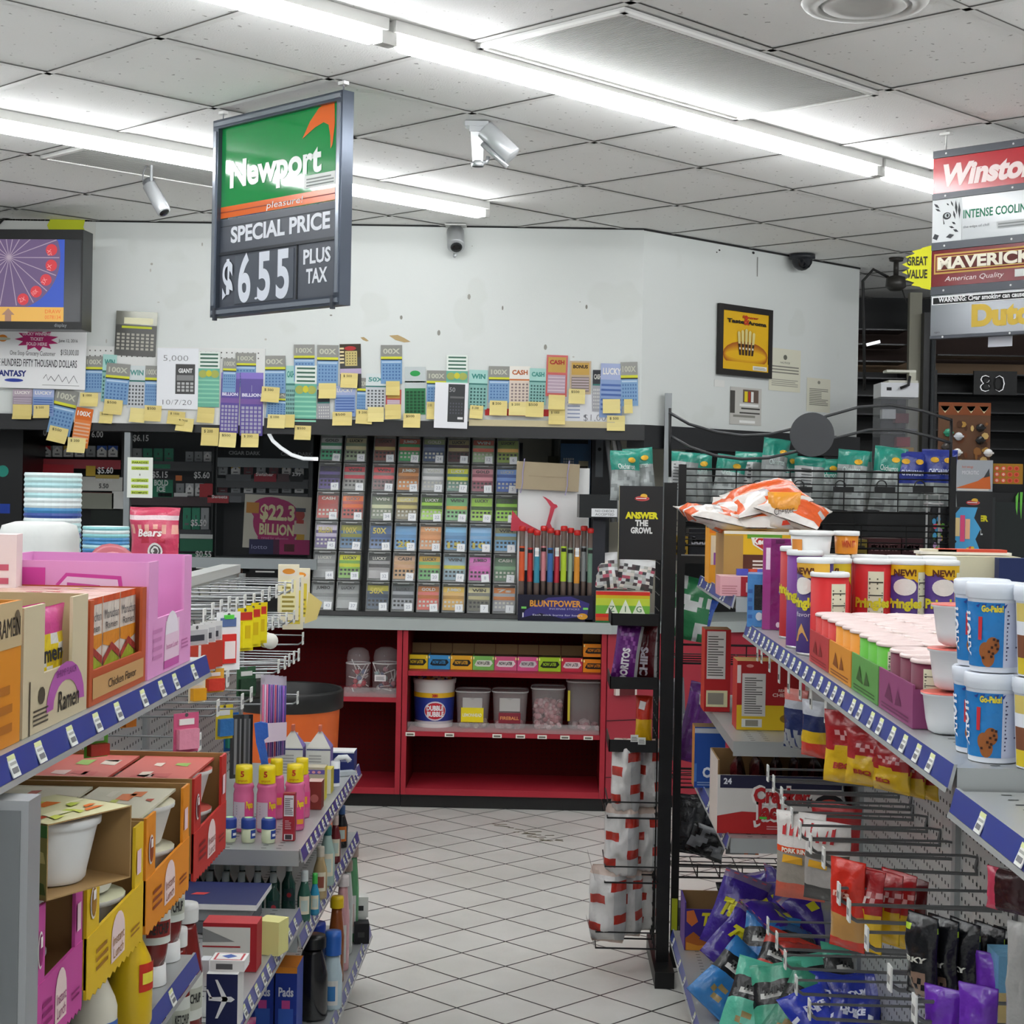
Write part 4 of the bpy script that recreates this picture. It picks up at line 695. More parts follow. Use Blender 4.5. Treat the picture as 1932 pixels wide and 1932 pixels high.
def rprint(t, xm, items):
    for s, x, y, hp, wp, c in items: q = B(); p = at(x, y, CGY-.008); q.tx(s, p.x-xm, p.z, hp*CGY/FPX, -.0125, c, w=wp*CGY/FPX, bold=.02); q.done('price_lettering', t)
rprint(t, xm, [('$6.00', 73, 822, 13, 32, 'e8e8e8'), ('6.00', 184, 825, 12, 22, 'e8e8e8'), ('$5.60', 199, 893, 12, 30, 'e8e8e8'), ('MARLBORO', 197, 908, 5, 30, 'e0e0e0'), ('5.50', 196, 921, 9, 18, '3a3a3a')])
q = B()
for x0, x1, y0, y1, c in ((52, 140, 876, 895, 'b02430'), (150, 232, 900, 926, 'c8c8c2'), (163, 181, 879, 898, 'c8a838'), (181, 226, 896, 903, 'b8a050'), (150, 215, 930, 960, '8a8c80'), (212, 236, 927, 960, 'd8d8d4'), (172, 236, 962, 990, '0f1a14'), (52, 100, 801, 806, 'a8a8a8'), (172, 224, 803, 810, 'c8c8c8')):
    q = B(); a, z, w, h = fr(x0, y0, x1, y1, CGY); q.rc(a-xm-w/2, a-xm+w/2, z, z+h, -.009-.0004*(y1-y0 < 20), c); q.done('price_card', t)
t2, xm2 = cig_unit(238, 404, 790, [(872, 0, '2c2e32'), (938, 0, '3a2026'), (1000, 0, '2c2e32'), (1045, 0, '1d6a4a')], 'black cigarette rack with green packs behind the clear window')
rprint(t2, xm2, [('$6.15', 266, 832, 12, 30, 'dcdcdc'), ('$5.15', 302, 901, 12, 30, 'dcdcdc'), ('$5.60', 381, 902, 12, 30, 'dcdcdc'), ('$5.50', 375, 992, 12, 30, 'dcdcdc'), ('$0.55', 384, 1051, 12, 30, 'dcdcdc')])
q = B()
for x0, x1, y0, y1, c in ((289, 327, 905, 938, '1a7a58'), (290, 322, 876, 884, '1a7a58'), (329, 354, 930, 937, 'd8d8d8'), (299, 325, 930, 937, 'd8d8d8'), (377, 402, 913, 938, 'b02c34'), (340, 402, 1008, 1016, 'c8ccc8'), (332, 344, 897, 907, 'd07030'), (340, 402, 1017, 1040, '1f6a4c')):
    a, z, w, h = fr(x0, y0, x1, y1, CGY); q.rc(a-xm2-w/2, a-xm2+w/2, z, z+h, -.009, c); q.done('price_card', t2); q = B()
p = at(305, 916, CGY); q.tx('BOLD', p.x-xm2, p.z, .03, -.0115, 'd8e8e0', w=.075, bold=.04); q.tx('ICE', p.x-xm2, p.z-.032, .028, -.0115, 'd8e8e0', w=.045, bold=.04); q.done('card_lettering', t2)
t3, xm3 = cig_unit(406, 586, 790, [(866, 0, '8a9296'), (905, 0, '3a3c40'), (932, 0, '46484c'), (1052, 0, '2c2e32')], 'black cigar rack above the pink billion poster')
q = B()
for x0, x1, y0, y1, c in ((480, 522, 894, 909, 'a02838'), (392, 432, 935, 949, 'b03038'), (548, 572, 894, 909, '1c1c1e'), (427, 474, 895, 907, '5a5c60'), (524, 546, 894, 909, '5c4448'), (434, 456, 936, 948, '6a6c70')):
    a, z, w, h = fr(x0, y0, x1, y1, CGY); q.rc(a-xm3-w/2, a-xm3+w/2, z, z+h, -.009, c); q.done('price_card', t3); q = B()
for s, x, y, hp, wp, c in (('CIGAR DARK', 462, 858, 7, 60, '9a9c9e'), ('CIGAR DARK', 560, 860, 7, 60, '8a8c8e'), ('Swisher', 500, 898, 6, 34, 'f0e0e0'), ('Sweets', 415, 940, 6, 30, 'f0e0e0'), ('3.99', 560, 898, 7, 16, 'f0f0f0')):
    p = at(x, y, CGY); q.tx(s, p.x-xm3, p.z, hp*CGY/FPX, -.0118, c, w=wp*CGY/FPX, bold=.03)
q.done('card_lettering', t3)
# packs standing on those shelves
def pack(x0, x1, y0, y1, col, roof, label, tall=None):
    a, z, w, h = fr(x0, y0, x1, y1, CGY+.03); q = B(); q.box(-w/2, w/2, 0, .022, 0, h, {'*': col})
    q.pg([(-w*.5, h*.55), (0, h*.92), (w*.5, h*.55), (w*.5, h), (-w*.5, h)], -.0006, roof); q.rc(-w*.25, w*.25, h*.2, h*.3, -.0008, '6a6a6c'); q.rc(-w*.06, w*.06, h*.5, h*.66, -.0012, '3c3c40')
    return solo(q, 'cigarette_pack', label, 'cigarette pack', (a, CGY+.03, z), group='cigarette packs in the booth racks')
def row(x, n, st, w, y0, y1, cols, rack, extra=''):
    for i in range(n):
        c = cols[i % len(cols)]; nm_ = {'e8e8e6': 'white', 'b02430': 'red', '2c8a6a': 'green', '9a9ea0': 'grey', 'c8a84a': 'gold', '3a5aa8': 'blue', '6a3038': 'maroon'}[c]
        pack(x+st*i, x+st*i+w, y0, y1, 'dcdcda' if c in ('b02430', 'c8a84a', '3a5aa8') else c if c != 'e8e8e6' else 'ececea', c if c != 'e8e8e6' else 'c4c6c8', f'{nm_} topped cigarette pack, {ordn[i]} along {rack}')
row(57, 8, 21, 18, 841, 862, ['e8e8e6', 'b02430', 'e8e8e6', 'c8a84a', 'e8e8e6', '9a9ea0', '3a5aa8', '3a5aa8'], 'the red strip shelf of the open rack')
row(250, 4, 20, 17, 846, 871, ['9a9ea0', '2c8a6a', '2c8a6a', '2c8a6a'], 'the upper shelf behind the clear window')
row(350, 3, 17, 15, 852, 871, ['9a9ea0', '9a9ea0', 'e8e8e6'], 'the upper shelf near the cigar rack', '')
row(332, 4, 18, 15, 912, 936, ['9a9ea0', 'e8e8e6', 'e8e8e6', 'b02430'], 'the shelf beside the bold ice card')
row(345, 3, 17, 15, 958, 999, ['2c8a6a', '2c8a6a', '9a9ea0'], 'the lower shelf behind the clear window')
row(412, 7, 24, 17, 876, 896, ['9a9ea0', 'c8a84a', '6a3038', '9a9ea0', '6a3038', 'c8a84a', '3a5aa8'], 'the upper cigar rack shelf')
row(412, 7, 24, 17, 912, 930, ['6a3038', '9a9ea0', 'c8a84a', '9a9ea0', '9a9ea0', '9a9ea0', 'e8e8e6'], 'the second cigar rack shelf')
def fb(q, w, h):
    q.el(0, h*.5, w*.36, h*.44, -.001, 'b02a6c', 28); q.el(-.1*w, h*.72, w*.3, h*.25, -.0012, 'b02a6c', 20); q.el(.0, h*.2, w*.28, h*.22, -.0012, 'b02a6c', 20)
    q.tx('$22.3', .0, h*.55, h*.28, -.002, 'eadfb0', w=w*.52, bold=.04); q.tx('BILLION', -.0, h*.27, h*.2, -.002, 'eadfb0', w=w*.52, bold=.04); q.tx('raised for education', -.02*w, h*.18, h*.05, -.002, 'e0a0c0', w=w*.4); q.rc(-.47*w, -.28*w, h*.65, h*.85, -.0016, 'c88a3a')
    q.el(.34*w, h*.66, w*.07, h*.1, -.0026, 'b84a40', 12); q.rc(.27*w, .42*w, h*.72, h*.79, -.003, '4a5060'); q.pg([(.26*w, h*.55), (.44*w, h*.55), (.46*w, h*.3), (.26*w, h*.3)], -.0026, 'd8c8b8'); q.rc(.3*w, .42*w, 0, h*.3, -.0024, 'd8a838'); q.rc(.29*w, .4*w, h*.5, h*.57, -.003, 'c04038')
sheet(458, 935, 584, 1036, CGY-.012, 'd0cbbb', 'lottery_poster', 'pink and cream poster reading $22.3 BILLION behind the window', 'poster', fb, 2)
def fbb(q, w, h): q.rc(-w/2, -.1*w, 0, h, -.001, '30305a'); q.rc(.0, w/2, 0, h, -.001, 'b02a6c'); q.rc(.08*w, .25*w, .2*h, .7*h, -.0016, '5c1c28'); q.tx('lotto', -.33*w, .35*h, .3*h, -.002, 'a8a8d0', w=w*.26)
sheet(470, 1018, 584, 1046, CGY-.016, '5a2048', 'lottery_card', 'purple and magenta card under the pink billion poster', 'sign', fbb)
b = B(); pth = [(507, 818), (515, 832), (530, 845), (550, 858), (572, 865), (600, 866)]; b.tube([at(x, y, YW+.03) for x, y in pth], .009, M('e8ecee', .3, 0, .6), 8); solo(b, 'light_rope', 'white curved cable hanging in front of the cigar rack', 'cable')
# low clutter on the ledge behind the glass
for x0, x1, y0, y1, c, lb in ((338, 362, 1060, 1084, '30a040', 'green carton seen under the grey window rail'), (362, 402, 1062, 1084, '18181a', 'black carton with a white print under the grey window rail'), (404, 452, 1062, 1086, '7a5a48', 'brown carton under the grey window rail'), (470, 530, 1066, 1095, '141416', 'black box under the grey window rail beside the yellow packages')):
    a, z, w, h = fr(x0, y0, x1, y1, YW+.2); q = B(); q.box(-w/2, w/2, 0, .08, 0, z+h-CT-.002, c); q.rc(-w*.3, w*.3, (z-CT)+h*.5, (z-CT)+h*.6, -.001, 'd8d8d4'); solo(q, 'carton', lb, 'carton', (a, YW+.2, CT+.001))
# dark fridge at far edge
b = B(); a, z, w, h = fr(-60, 800, 30, 1060, 8.3); b.box(-w/2, w/2, 0, .4, 0, h, M('08090b', .3)); b.el(.02, h*.66, .03, .03, -.001, '2a9a88'); b.rc(-.05, .06, h*.35, h*.42, -.001, '1c3fa0'); b.rc(-.05, .08, .08, h*.13, -.001, '7ab02a'); solo(b, 'dark_display', 'black display case with teal and blue patches at the booth edge', 'display case', (a, 8.4, z))  # teal, blue and green patches in flat colour
# ---------------------------------------------------------------- opening at the other side of the ticket rack
b = B(); a, z, w, h = fr(975, 812, 1058, 985, 9.08); b.box(-w/2, w/2, 0, .04, .0, z+h, 'c3beae'); b.box(w*.28, w*.34, -.01, 0, z, z+h, M('4a4632', .5)); b.box(w*.2, w*.44, -.02, 0, z+h*.42, z+h*.72, M('5c5434', .4)); solo(b, 'store_room_door', 'cream store room door with a brass lock seen behind the counter', 'door', (a, 9.08, 0))
b = B(); a, z, w, h = fr(1058, 805, 1115, 900, 8.8); b.box(-w/2, w/2, 0, .3, -z+.9, h, M('2f5f8c', .35)); b.rc(-w/2, w/2, h*.8, h*.83, -.001, '9ab4c8'); b.rc(-w/2, w*.4, h*.66, h*.8, -.001, '10141a'); grid(b, -w*.42, -w*.05, h*.05, h*.38, 5, 6, -.001, 'c8ccd0', .75); b.rc(.1*w, .42*w, h*.05, h*.32, -.001, 'c8c0a0'); b.rc(.12*w, .4*w, h*.15, h*.22, -.0016, '3a3428'); solo(b, 'money_machine', 'blue machine with a keypad behind the counter opening', 'machine', (a, 8.8, z))
b = B(); a, z, w, h = fr(1117, 805, 1152, 900, 8.75); b.box(-w/2, w/2, 0, .3, -z+.9, h, M('1c1e22', .35)); b.box(-w*.3, w*.1, -.004, 0, -.0, h*.9, M('6a6e72', .3, .4)); b.el(-w*.1, h*.55, .01, .01, -.006, '111111', 8); solo(b, 'safe', 'narrow black and steel safe beside the blue machine', 'safe', (a, 8.75, z))
for i, x in enumerate((1152, 1163, 1170)):
    b = B(); b.tube([at(x-8, 812, 8.2), at(x-4+i*2, 850, 8.2), at(x+2, 905, 8.2), at(x+4, 985, 8.2)], .012, M(('8a8c8c', 'c8c8c6', '6a6c6e')[i], .4)); solo(b, 'hose', f'{("dark grey", "pale", "black")[i]} cable running down behind the counter opening', 'cable')
a, z, w, h = fr(976, 885, 1110, 1170, YC+.16); b = B(); b.box(-w/2, w/2, 0, .012, 0, h, 'e6e7e6'); solo(b, 'white_board', 'white board standing on the counter behind the incense sticks', 'board', (a, YC+.16, CT+.001))
a, z, w, h = fr(973, 873, 1092, 925, YC+.13); t = thing('cardboard_flap', 'tan cardboard strip tied over the white board', 'cardboard', (a, YC+.13, z), rot=(0, R(2), 0)); b = B(); b.box(-w/2, w/2, 0, .006, 0, h, M('a8997e', .7)); b.rc(-w*.3, w*.3, h*.48, h*.5, -.001, '94866c'); b.done('card', t)
for x in (-.38, .33): b = B(); b.tube([(x*w, -.003, h+.015), (x*w-.006, -.004, h*.6), (x*w-.004, -.004, h*.2), (x*w-.012, -.003, -.02)], .003, 'a8a0c0', 5); b.done('purple_cord', t)
a, z, w, h = fr(1093, 933, 1165, 977, YC-.05); t = thing('card_sign', 'black reader box with a white no checks accepted label', 'sign', (a, YC-.05, z), R(6)); b = B(); b.box(-w/2, w/2, 0, .09, 0, h, M('15181a', .3)); b.done('box', t); b = B(); b.rc(-.18*w, w/2, h*.05, h*.4, -.001, 'e4e6e8'); b.tx('NO CHECKS', .17*w, h*.25, h*.1, -.0016, '4a4a4c', w=w*.5); b.tx('ACCEPTED', .17*w, h*.1, h*.1, -.0016, '4a4a4c', w=w*.5); b.done('label', t)
b = B(); b.box(-.03, .03, .0, .03, 0, z-CT+.01, M('191c26', .4)); b.box(-.06, .06, -.02, .06, 0, .01, '191c26'); solo(b, 'sign_post', 'dark post holding the no checks box on the counter', 'post', (at(1130, 1050, YC-.01).x, YC+.04, CT+.001))
b = B(); b.ex([(-.17, 0), (-.165, .1), (-.12, .05), (-.06, .02), (-.02, .0), (.0, .03), (.015, .09), (.02, .12), (.0, .15), (-.02, .17), (-.005, .165), (.02, .15), (.035, .135), (.05, .13), (.055, .12), (.04, .11), (.02, .04), (.04, 0)], 0, .004, M('c23046', .4)); p = at(1030, 1003, YC+.12); solo(b, 'dragon_cutout', 'red winged card cutout standing above the incense tubes', 'cutout', (p.x, YC+.12, p.z))
# incense stick tray
a, z, w, h = fr(977, 1122, 1119, 1171, YC+.02)
t = thing('incense_tray', 'black and purple counter tray of incense sticks', 'display box', (a, YC+.02, CT+.001)); q = B(); q.box(-w/2, w/2, 0, .006, 0, h, {'*': '17162c'}); q.box(-w/2, w/2, .084, .09, 0, h*1.9, '17162c'); q.box(-w/2, -w/2+.006, .006, .084, 0, h, '17162c'); q.box(w/2-.006, w/2, .006, .084, 0, h, '17162c'); q.box(-w/2, w/2, .006, .084, 0, .01, '0c0c14')
y = -.0008; q.pg([(-.1*w, h*.9), (.2*w, h*.96), (.45*w, h*.7), (.42*w, h*.2), (.1*w, h*.1), (-.2*w, h*.3), (-.45*w, h*.1), (-.4*w, h*.4)], y, '3a3478')
q.tx('BLUNTPOWER', 0, h*.56, h*.24, y-.0006, 'e09a3a', w=w*.68, bold=.03); q.tx('INCENSE STICKS', .12*w, h*.44, h*.07, y-.0006, 'b8b4d8', w=w*.4); q.tx('Each stick burns for hours', .03*w, h*.2, h*.07, y-.0006, 'd8d8ec', w=w*.66); q.tx('1', -.43*w, h*.14, h*.17, y-.0006, 'f0f0f4', bold=.04); q.el(.36*w, h*.2, w*.07, h*.12, y-.0004, 'd89a2c')
for s in (-.42, .4): q.rc(s*w-.012, s*w+.012, h*.46, h*.54, y-.0006, '7ad060')
q.done('tray', t)
tc_ = ['d8582a', 'c83a38', '3a90a8', 'd88a90', '3a6aa8', 'c83848', 'b0cc30', '9ab09a', 'd89030', '8a8e90', '6a8a78']; tn = ['orange', 'red', 'teal', 'pink', 'blue', 'crimson', 'lime', 'sage', 'amber', 'grey', 'dark green']
for i in range(11):
    x = 983+i*12.6 if i else 980; a2, z2, w2, h2 = fr(x, 990+(i % 3)*2, x+9, 1140, YC+.065); r = .0135; L = at(x, 992+(i % 3)*4, YC+.065).z-CT-.012
    t = thing('incense_tube', f'clear incense tube with a red cap and {tn[i]} wrapper', 'incense tube', (a2, YC+.05+(i % 2)*.022, CT+.0125), 0, 'incense tubes in the counter tray'); q = B(); q.lathe([(0, 0), (r, 0), (r, L-.025), (0, L-.025)], M('6e5f58', .2), 10); q.done('tube', t)
    q = B(); q.lathe([(r*1.05, L-.025), (r*1.25, L-.022), (r*1.25, L-.004), (r*.9, L), (0, L)], PL('cf2420'), 10); q.done('cap', t); q = B(); q.lathe([(r*1.03, L*.4), (r*1.03, L*.78)], F(tc_[i]), 10); q.wrap(r*1.06, -.9, .9, L*.72, L*.76, '1a1a1a', 5)
    if i % 3 == 2: q.wrap(r*1.07, -.7, .7, L*.7, L*.8, 'f0f0f0', 4)
    q.done('wrapper', t)
# candy bags and rolling papers box by the rack
a, z, w, h = fr(1124, 1112, 1226, 1171, YC-.0); t = thing('rolling_paper_box', 'red, yellow and green striped box on the counter by the chip rack', 'box', (a, YC+.0, CT+.001)); q = B(); q.box(-w/2, w/2, 0, .14, 0, h, 'd8d8c8')
for i, c in enumerate(('1c6a34', 'c8541c', 'c8281c', '6aa83a', 'b8c83a', 'c8b01c', 'c8281c')): q.rc(-w/2, w/2, h*(0, .06, .17, .28, .55, .78, .88)[i], h*(.06, .17, .28, .55, .78, .88, 1)[i], -.0008, c)
for k in range(3): x = (-.2+.25*k)*w; q.pg([(x-.03, h*.3), (x, h*.75), (x+.03, h*.3)], -.0014, 'dfe6d0'); q.tx('ZIG'[k], x, h*.35, h*.2, -.002, '2a6a34')
q.done('carton', t)
for i, (x0, y0, x1, y1, rt) in enumerate([(1114, 1042, 1172, 1112, -6), (1160, 1052, 1232, 1114, 8)]):
    a, z, w, h = fr(x0, y0, x1, y1, YC+.06); q = B(); g = random.Random(i); cs = [F(c) for c in ('c8c8c8', 'a8a8aa', 'dcdcdc', '4a3c40', 'b8586a', 'e0d8d0', '3a3a3c', 'b0b0a8')]
    S = bag(q, w, h, .07, lambda u, v, f: cs[2] if v > .8 else g.choice(cs), i+40, 9, 11, .2)
    solo(q, 'candy_bag', ('clear bag of mixed wrapped candy leaning by the incense tray', 'clear bag of dark and pink candy beside the black chip rack')[i], 'candy bag', (a, YC+.06, CT+.001+(fr(1124, 1112, 1226, 1171, YC)[3]+.002)), rot=(R(-8), R(rt), 0))
# ---------------------------------------------------------------- shelving gondolas
GRY = MT('b4b8b8'); GRD = MT('9da1a2'); STR = PL('2f3f90')
def tagmesh():
    q = B(); q.box(-.012, .012, -.0012, 0, 0, .024, 'eceee8'); q.rc(-.009, .009, .004, .010, -.0016, '77777a'); q.rc(-.01, .01, .013, .016, -.0016, 'a8a8a4'); q.rc(-.012, .012, .0185, .024, -.0016, 'd6dca0')
    return q
def shelf(par, sd, y0, y1, z, xf, xb, tags=8, strip=True, seed=1, lip=.024, name='shelf', skip=0, holes=True):
    """sd = +1 shelf on the -x side facing +x; sd = -1 the other way"""
    q = B(); x0, x1 = min(xf, xb), max(xf, xb); q.box(x0, x1, y0, y1, z-.028, z, GRY); q.box(x0, x1, y0, y0+.003, z-.036, z-.028, GRY); hm = M('2a2c2d', .8)
    if holes:
        n = int((y1-y0)/.03)
        for i in range(n):
            y = y0+.02+(y1-y0-.04)*i/max(1, n-1)
            for dx in (.05, .085, .17): x = xf-sd*dx; q.add([(x-.006, y-.0022, z+.0005), (x+.006, y-.0022, z+.0005), (x+.006, y+.0022, z+.0005), (x-.006, y+.0022, z+.0005)], [(0, 1, 2, 3)], hm)
    o = q.done(name, par)
    if strip:
        q = B(); t = .011                                   # the price channel leans out at its foot
        pr = [(0, z+.004), (sd*.004, z+.004), (sd*t, z-lip), (sd*(t-.004), z-lip-.004)]
        vs = [(xf+a, y, c) for y in (y0, y1) for a, c in pr]; q.add(vs, [(0, 1, 5, 4), (1, 2, 6, 5), (2, 3, 7, 6), (3, 0, 4, 7), (0, 3, 2, 1), (4, 5, 6, 7)], [GRY, STR, GRY, GRY, GRY, GRY])
        e = sd*.001
        q.add([(xf+sd*t+e, y0, z-lip), (xf+sd*t+e, y1, z-lip), (xf+sd*t+e+sd*.002, y1, z-lip-.006), (xf+sd*t+e+sd*.002, y0, z-lip-.006)], [(0, 1, 2, 3)], GRY)
        q.done('price_strip', o); g = random.Random(seed); base = None
        for i in range(tags):
            if g.random() < skip: continue
            y = y0+.06+(y1-y0-.12)*(i+g.uniform(.35, .65))/tags; a = math.atan2(.01, lip)
            if base is None: base = tagmesh().done('price_tag', o); c = base
            else: c = base.copy(); COL.objects.link(c)
            c.location = (xf+sd*(t+.0015), y, z-lip+.002); c.rotation_euler = (-a, 0, sd*PI/2)
    return o
def pegwall(par, sd, x, y0, y1, z0, z1, name='pegboard', m='b9bbb9', holes=None):
    q = B(); q.box(x-.006, x+.006, y0, y1, z0, z1, MT(m)); hm = M('232526', .9); hz0, hz1, hy0, hy1 = holes or (z0, z1, y0, y1); s = .0035
    ny, nz = int((hy1-hy0)/.0254), int((hz1-hz0)/.0254); vs = []; fs = []; xx = x+sd*.0066
    for i in range(ny):
        for j in range(nz):
            y, z = hy0+(i+.5)*.0254, hz0+(j+.5)*.0254; k = len(vs); vs += [(xx, y-s, z-s), (xx, y+s, z-s), (xx, y+s, z+s), (xx, y-s, z+s)]; fs.append((k, k+1, k+2, k+3))
    q.add(vs, fs, hm); return q.done(name, par)
WIRE = M('8d8f90', .3, .8); WIRD = M('6e6f70', .35, .6)
def hook(par, sd, xb, xt, y, z, m=WIRE, tag_=True, r=.0026):
    q = B(); q.tube([(xb, y, z), (xt-sd*.01, y, z+.006), (xt, y, z+.012), (xt+sd*.004, y, z+.02)], r, m, 5); q.tube([(xb, y, z+.03), (xb+sd*.02, y, z+.033), (xt+sd*.002, y, z+.033)], r*.8, m, 5); q.tube([(xb, y, z), (xb+sd*.004, y, z+.012), (xb, y, z+.03)], r, m, 5)
    o = q.done('peg_hook', par)
    if tag_: q = B(); q.box(-.0015, .0015, -.012, .012, -.014, .022, 'e6e8e4'); q.rc(0, 0, 0, 0, 0, 'e6e8e4'); q.box(sd*.0016-.0003, sd*.0016+.0003, -.008, .008, -.004, .008, '8a8a8a'); t = q.done('tag_plate', o, (xt+sd*.004, y, z+.02)); return o
    return o
LX = -.56; LB = -.93
gl = thing('gondola_shelving', 'grey double sided shelving unit with noodles, toiletries and hanging packets', 'shelving', (0, 0, 0))
q = B(); q.box(LB-.05, LB-.006, 1.2, 5.0, .0, 1.262, GRY); q.box(LB-.056, LB+.0, 2.72, 5.0, 1.262, 1.287, M('c8cbc9', .35, .2)); q.done('spine', gl)
pegwall(gl, 1, LB, 2.7, 4.98, .14, 1.25, holes=(.5, 1.2, 2.72, 4.98))
for y in (2.70, 3.80, 4.985): q = B(); q.box(LB, LB+.016, y-.014, y+.014, .1, 1.26, GRD); q.done('upright', gl)
shelf(gl, 1, 1.25, 2.70, 1.250, LX, LB, 12, seed=3)
shelf(gl, 1, 2.72, 3.80, .556, LX, LB, 14, seed=5)
shelf(gl, 1, 1.3, 2.66, .773, LX, LB, 5, seed=6, skip=.5)
shelf(gl, 1, 3.80, 4.975, .690, LX, LB, 16, seed=7)
shelf(gl, 1, 3.80, 4.96, .491, LX, LB, 16, seed=8)
q = B(); q.box(LB, -.53, 1.3, 5.08, .128, .168, GRY); q.box(-.60, -.58, 1.3, 5.05, 0, .128, GRD); q.done('base_deck', gl)
shelf(gl, 1, 2.7, 5.08, .176, -.53, -.7, 26, seed=9, name='base_shelf', lip=.026)
q = B(); q.box(LB, -.63, 1.2, 2.82, .906, .916, GRD); q.done('wire_shelf', gl)
q = B(); q.box(-1.4, LB-.052, 2.6, 5.0, 1.228, 1.254, GRY); q.done('rear_shelf', gl)
# hooks: tip pixel
HK = [(576, 1101), (563, 1104), (549, 1108), (535, 1112), (519, 1118), (505, 1123), (492, 1130), (476, 1137), (459, 1139), (444, 1145), (429, 1144), (414, 1150), (398, 1156), (382, 1168), (569, 1207), (561, 1238), (552, 1243), (543, 1248), (535, 1253), (523, 1260), (559, 1319), (471, 1313), (454, 1326), (408, 1339), (373, 1403), (426, 1284), (500, 1180), (512, 1178), (524, 1174), (538, 1170), (552, 1166)]
XT = -.72
for x, y in HK: p = at(x, y, X=XT); hook(gl, 1, LB+.006, XT, p.y, p.z-.02)
def on_l(x, y, X): p = at(x, y, X=X); return p.y, p.z
def hang(q, name, label, cat, px, py, X, drop, group=None, rz=PI/2, tilt=0):
    p = at(px, py, X=X); return solo(q, name, label, cat, (X, p.y, p.z-drop), rz, group, rot=(tilt, 0, rz))
def carded(w, h, base, parts, t=.012, tilt=0):
    q = B(); q.box(-w/2, w/2, 0, .0015, 0, h, base)
    for x0, x1, z0, z1, m, d in parts: q.box(x0*w, x1*w, -d, 0, z0*h, z1*h, m)
    q.el(0, h*.95, .004, .004, -.0006, '555555', 8); return q
for i, x in enumerate((372, 386, 399, 412)):
    q = carded(.07, .1, 'd6d6d4', [(-.4, .4, .05, .6, M('b8402e', .3) if i < 3 else M('a83428', .3), .008), (-.45, .45, .62, .9, 'b4b4b6', .001), (-.3, .3, .68, .8, '3a3c44', .0014), (-.05, .05, .06, .6, 'e0dcd8', .0085)])
    hang(q, 'brush_pack', f'clear and red carded brush pack, {ordn[i]} hanging from the pink noodle carton', 'packet', x, 1168-i*3, -.7, .1+.012, 'red carded brush packs', R(60), 0)
q = carded(.06, .125, 'f0f1f2', [(-.3, .3, .12, .62, 'd8302a', .004), (-.2, .25, .2, .5, 'f6e8e6', .005), (-.35, .3, .75, .9, '5a70a0', .002), (-.2, .2, .88, .95, '5ad04a', .003)]); hang(q, 'toothbrush_pack', 'white and red carded packet with a green dot', 'packet', 432, 1152, -.68, .128, None, R(45))
for i, x in enumerate((463, 478, 490)):
    q = carded(.05, .1, M('e8d410', .35), [(-.4, .4, .72, .9, 'c03028', .002), (-.3, .3, .08, .7, M('f0de20', .3), .01), (-.15, .15, .3, .6, 'd8b810', .011)]); hang(q, 'yellow_packet', f'bright yellow carded packet, {ordn[i]} of three on the pegboard', 'packet', x, 1143-i*5, -.7, .105, 'yellow carded packets', R(50))
q = B(); q.tube([(0, -.016, .0), (0, .016, .0)], .018, M('e6d830', .4), 16); q.tube([(0, -.019, 0), (0, -.016, 0)], .02, 'f2f2ea', 16); q.tube([(0, .016, 0), (0, .019, 0)], .02, 'f2f2ea', 16); hang(q, 'tape_roll', 'white and yellow tape roll hanging on a hook', 'tape', 506, 1195, -.7, .018, None, R(30))
for i, (x, c, nm_) in enumerate(((503, 'e0709a', 'pink'), (511, '8a4aa8', 'violet'), (519, 'c0486a', 'rose'), (527, '6a60b8', 'blue violet'), (534, '9a5ac0', 'purple'))):
    q = B()
    for k in range(4): q.tube([(-.009+k*.006, 0, 0), (-.009+k*.006, 0, .19)], .0024, PL((c, 'd8c8e0', c, '4a3a90')[k]), 6)
    q.box(-.014, .014, .004, .0055, -.004, .215, CLR('e8e0f0', .35)); q.rc(-.012, .012, .04, .09, -.0045, 'e8d8e8'); hang(q, 'pen_pack', f'long {nm_} pen pack hanging low on the pegboard', 'pen pack', x, 1268+i, -.72, .222, 'pen packs on the pegboard', R(40))
for i, x in enumerate((444, 452, 461, 469)):
    q = B(); q.box(-.012, .012, -.003, .003, 0, .16, M(('3a3c3e', '2c2e30', '55585a', '202224')[i], .3)); q.rc(-.004, .004, .01, .15, -.0035, '8a8c8e'); hang(q, 'comb_pack', f'dark grey comb packet, {ordn[i]} of four hanging in a row', 'packet', x, 1345, -.78, .165, 'dark comb packets', R(40))
for x, y, X, w, h, c1, c2, lb in ((424, 1330, -.8, .05, .085, 'e0c830', '3a78b8', 'yellow and blue carded packet by the grey combs'), (437, 1345, -.82, .045, .1, '2a6ab0', '3a9a8a', 'blue and teal carded packet by the grey combs'), (465, 1258, -.8, .06, .08, '35603f', '2c4a34', 'dark green packet hanging under the yellow packets'), (487, 1262, -.8, .06, .085, '5a5c54', '3c3e3a', 'olive grey packet hanging under the yellow packets'), (404, 1262, -.7, .05, .05, 'e0a83a', 'd04030', 'orange and red packet under the clear brush packs'), (352, 1345, -.68, .055, .075, 'c8587e', 'e090a8', 'pink plastic packet near the shelf price strip'), (182, 1385, -.62, .036, .032, '6ab03a', 'c83a2a', 'green and red packet under the upper noodle shelf'), (240, 1340, -.62, .022, .026, 'e0902a', 'd87a1a', 'small orange packet under the upper noodle shelf'), (372, 1280, -.72, .04, .05, 'f0e8d0', 'e0a020', 'white and orange packet above the grey pegboard')):
    q = carded(w, h, c1, [(-.4, .4, .1, .6, F(c2), .012), (-.3, .3, .7, .85, 'e8e8e4', .002)]); hang(q, 'hanging_packet', lb, 'packet', x, y, X, h, None, R(45))
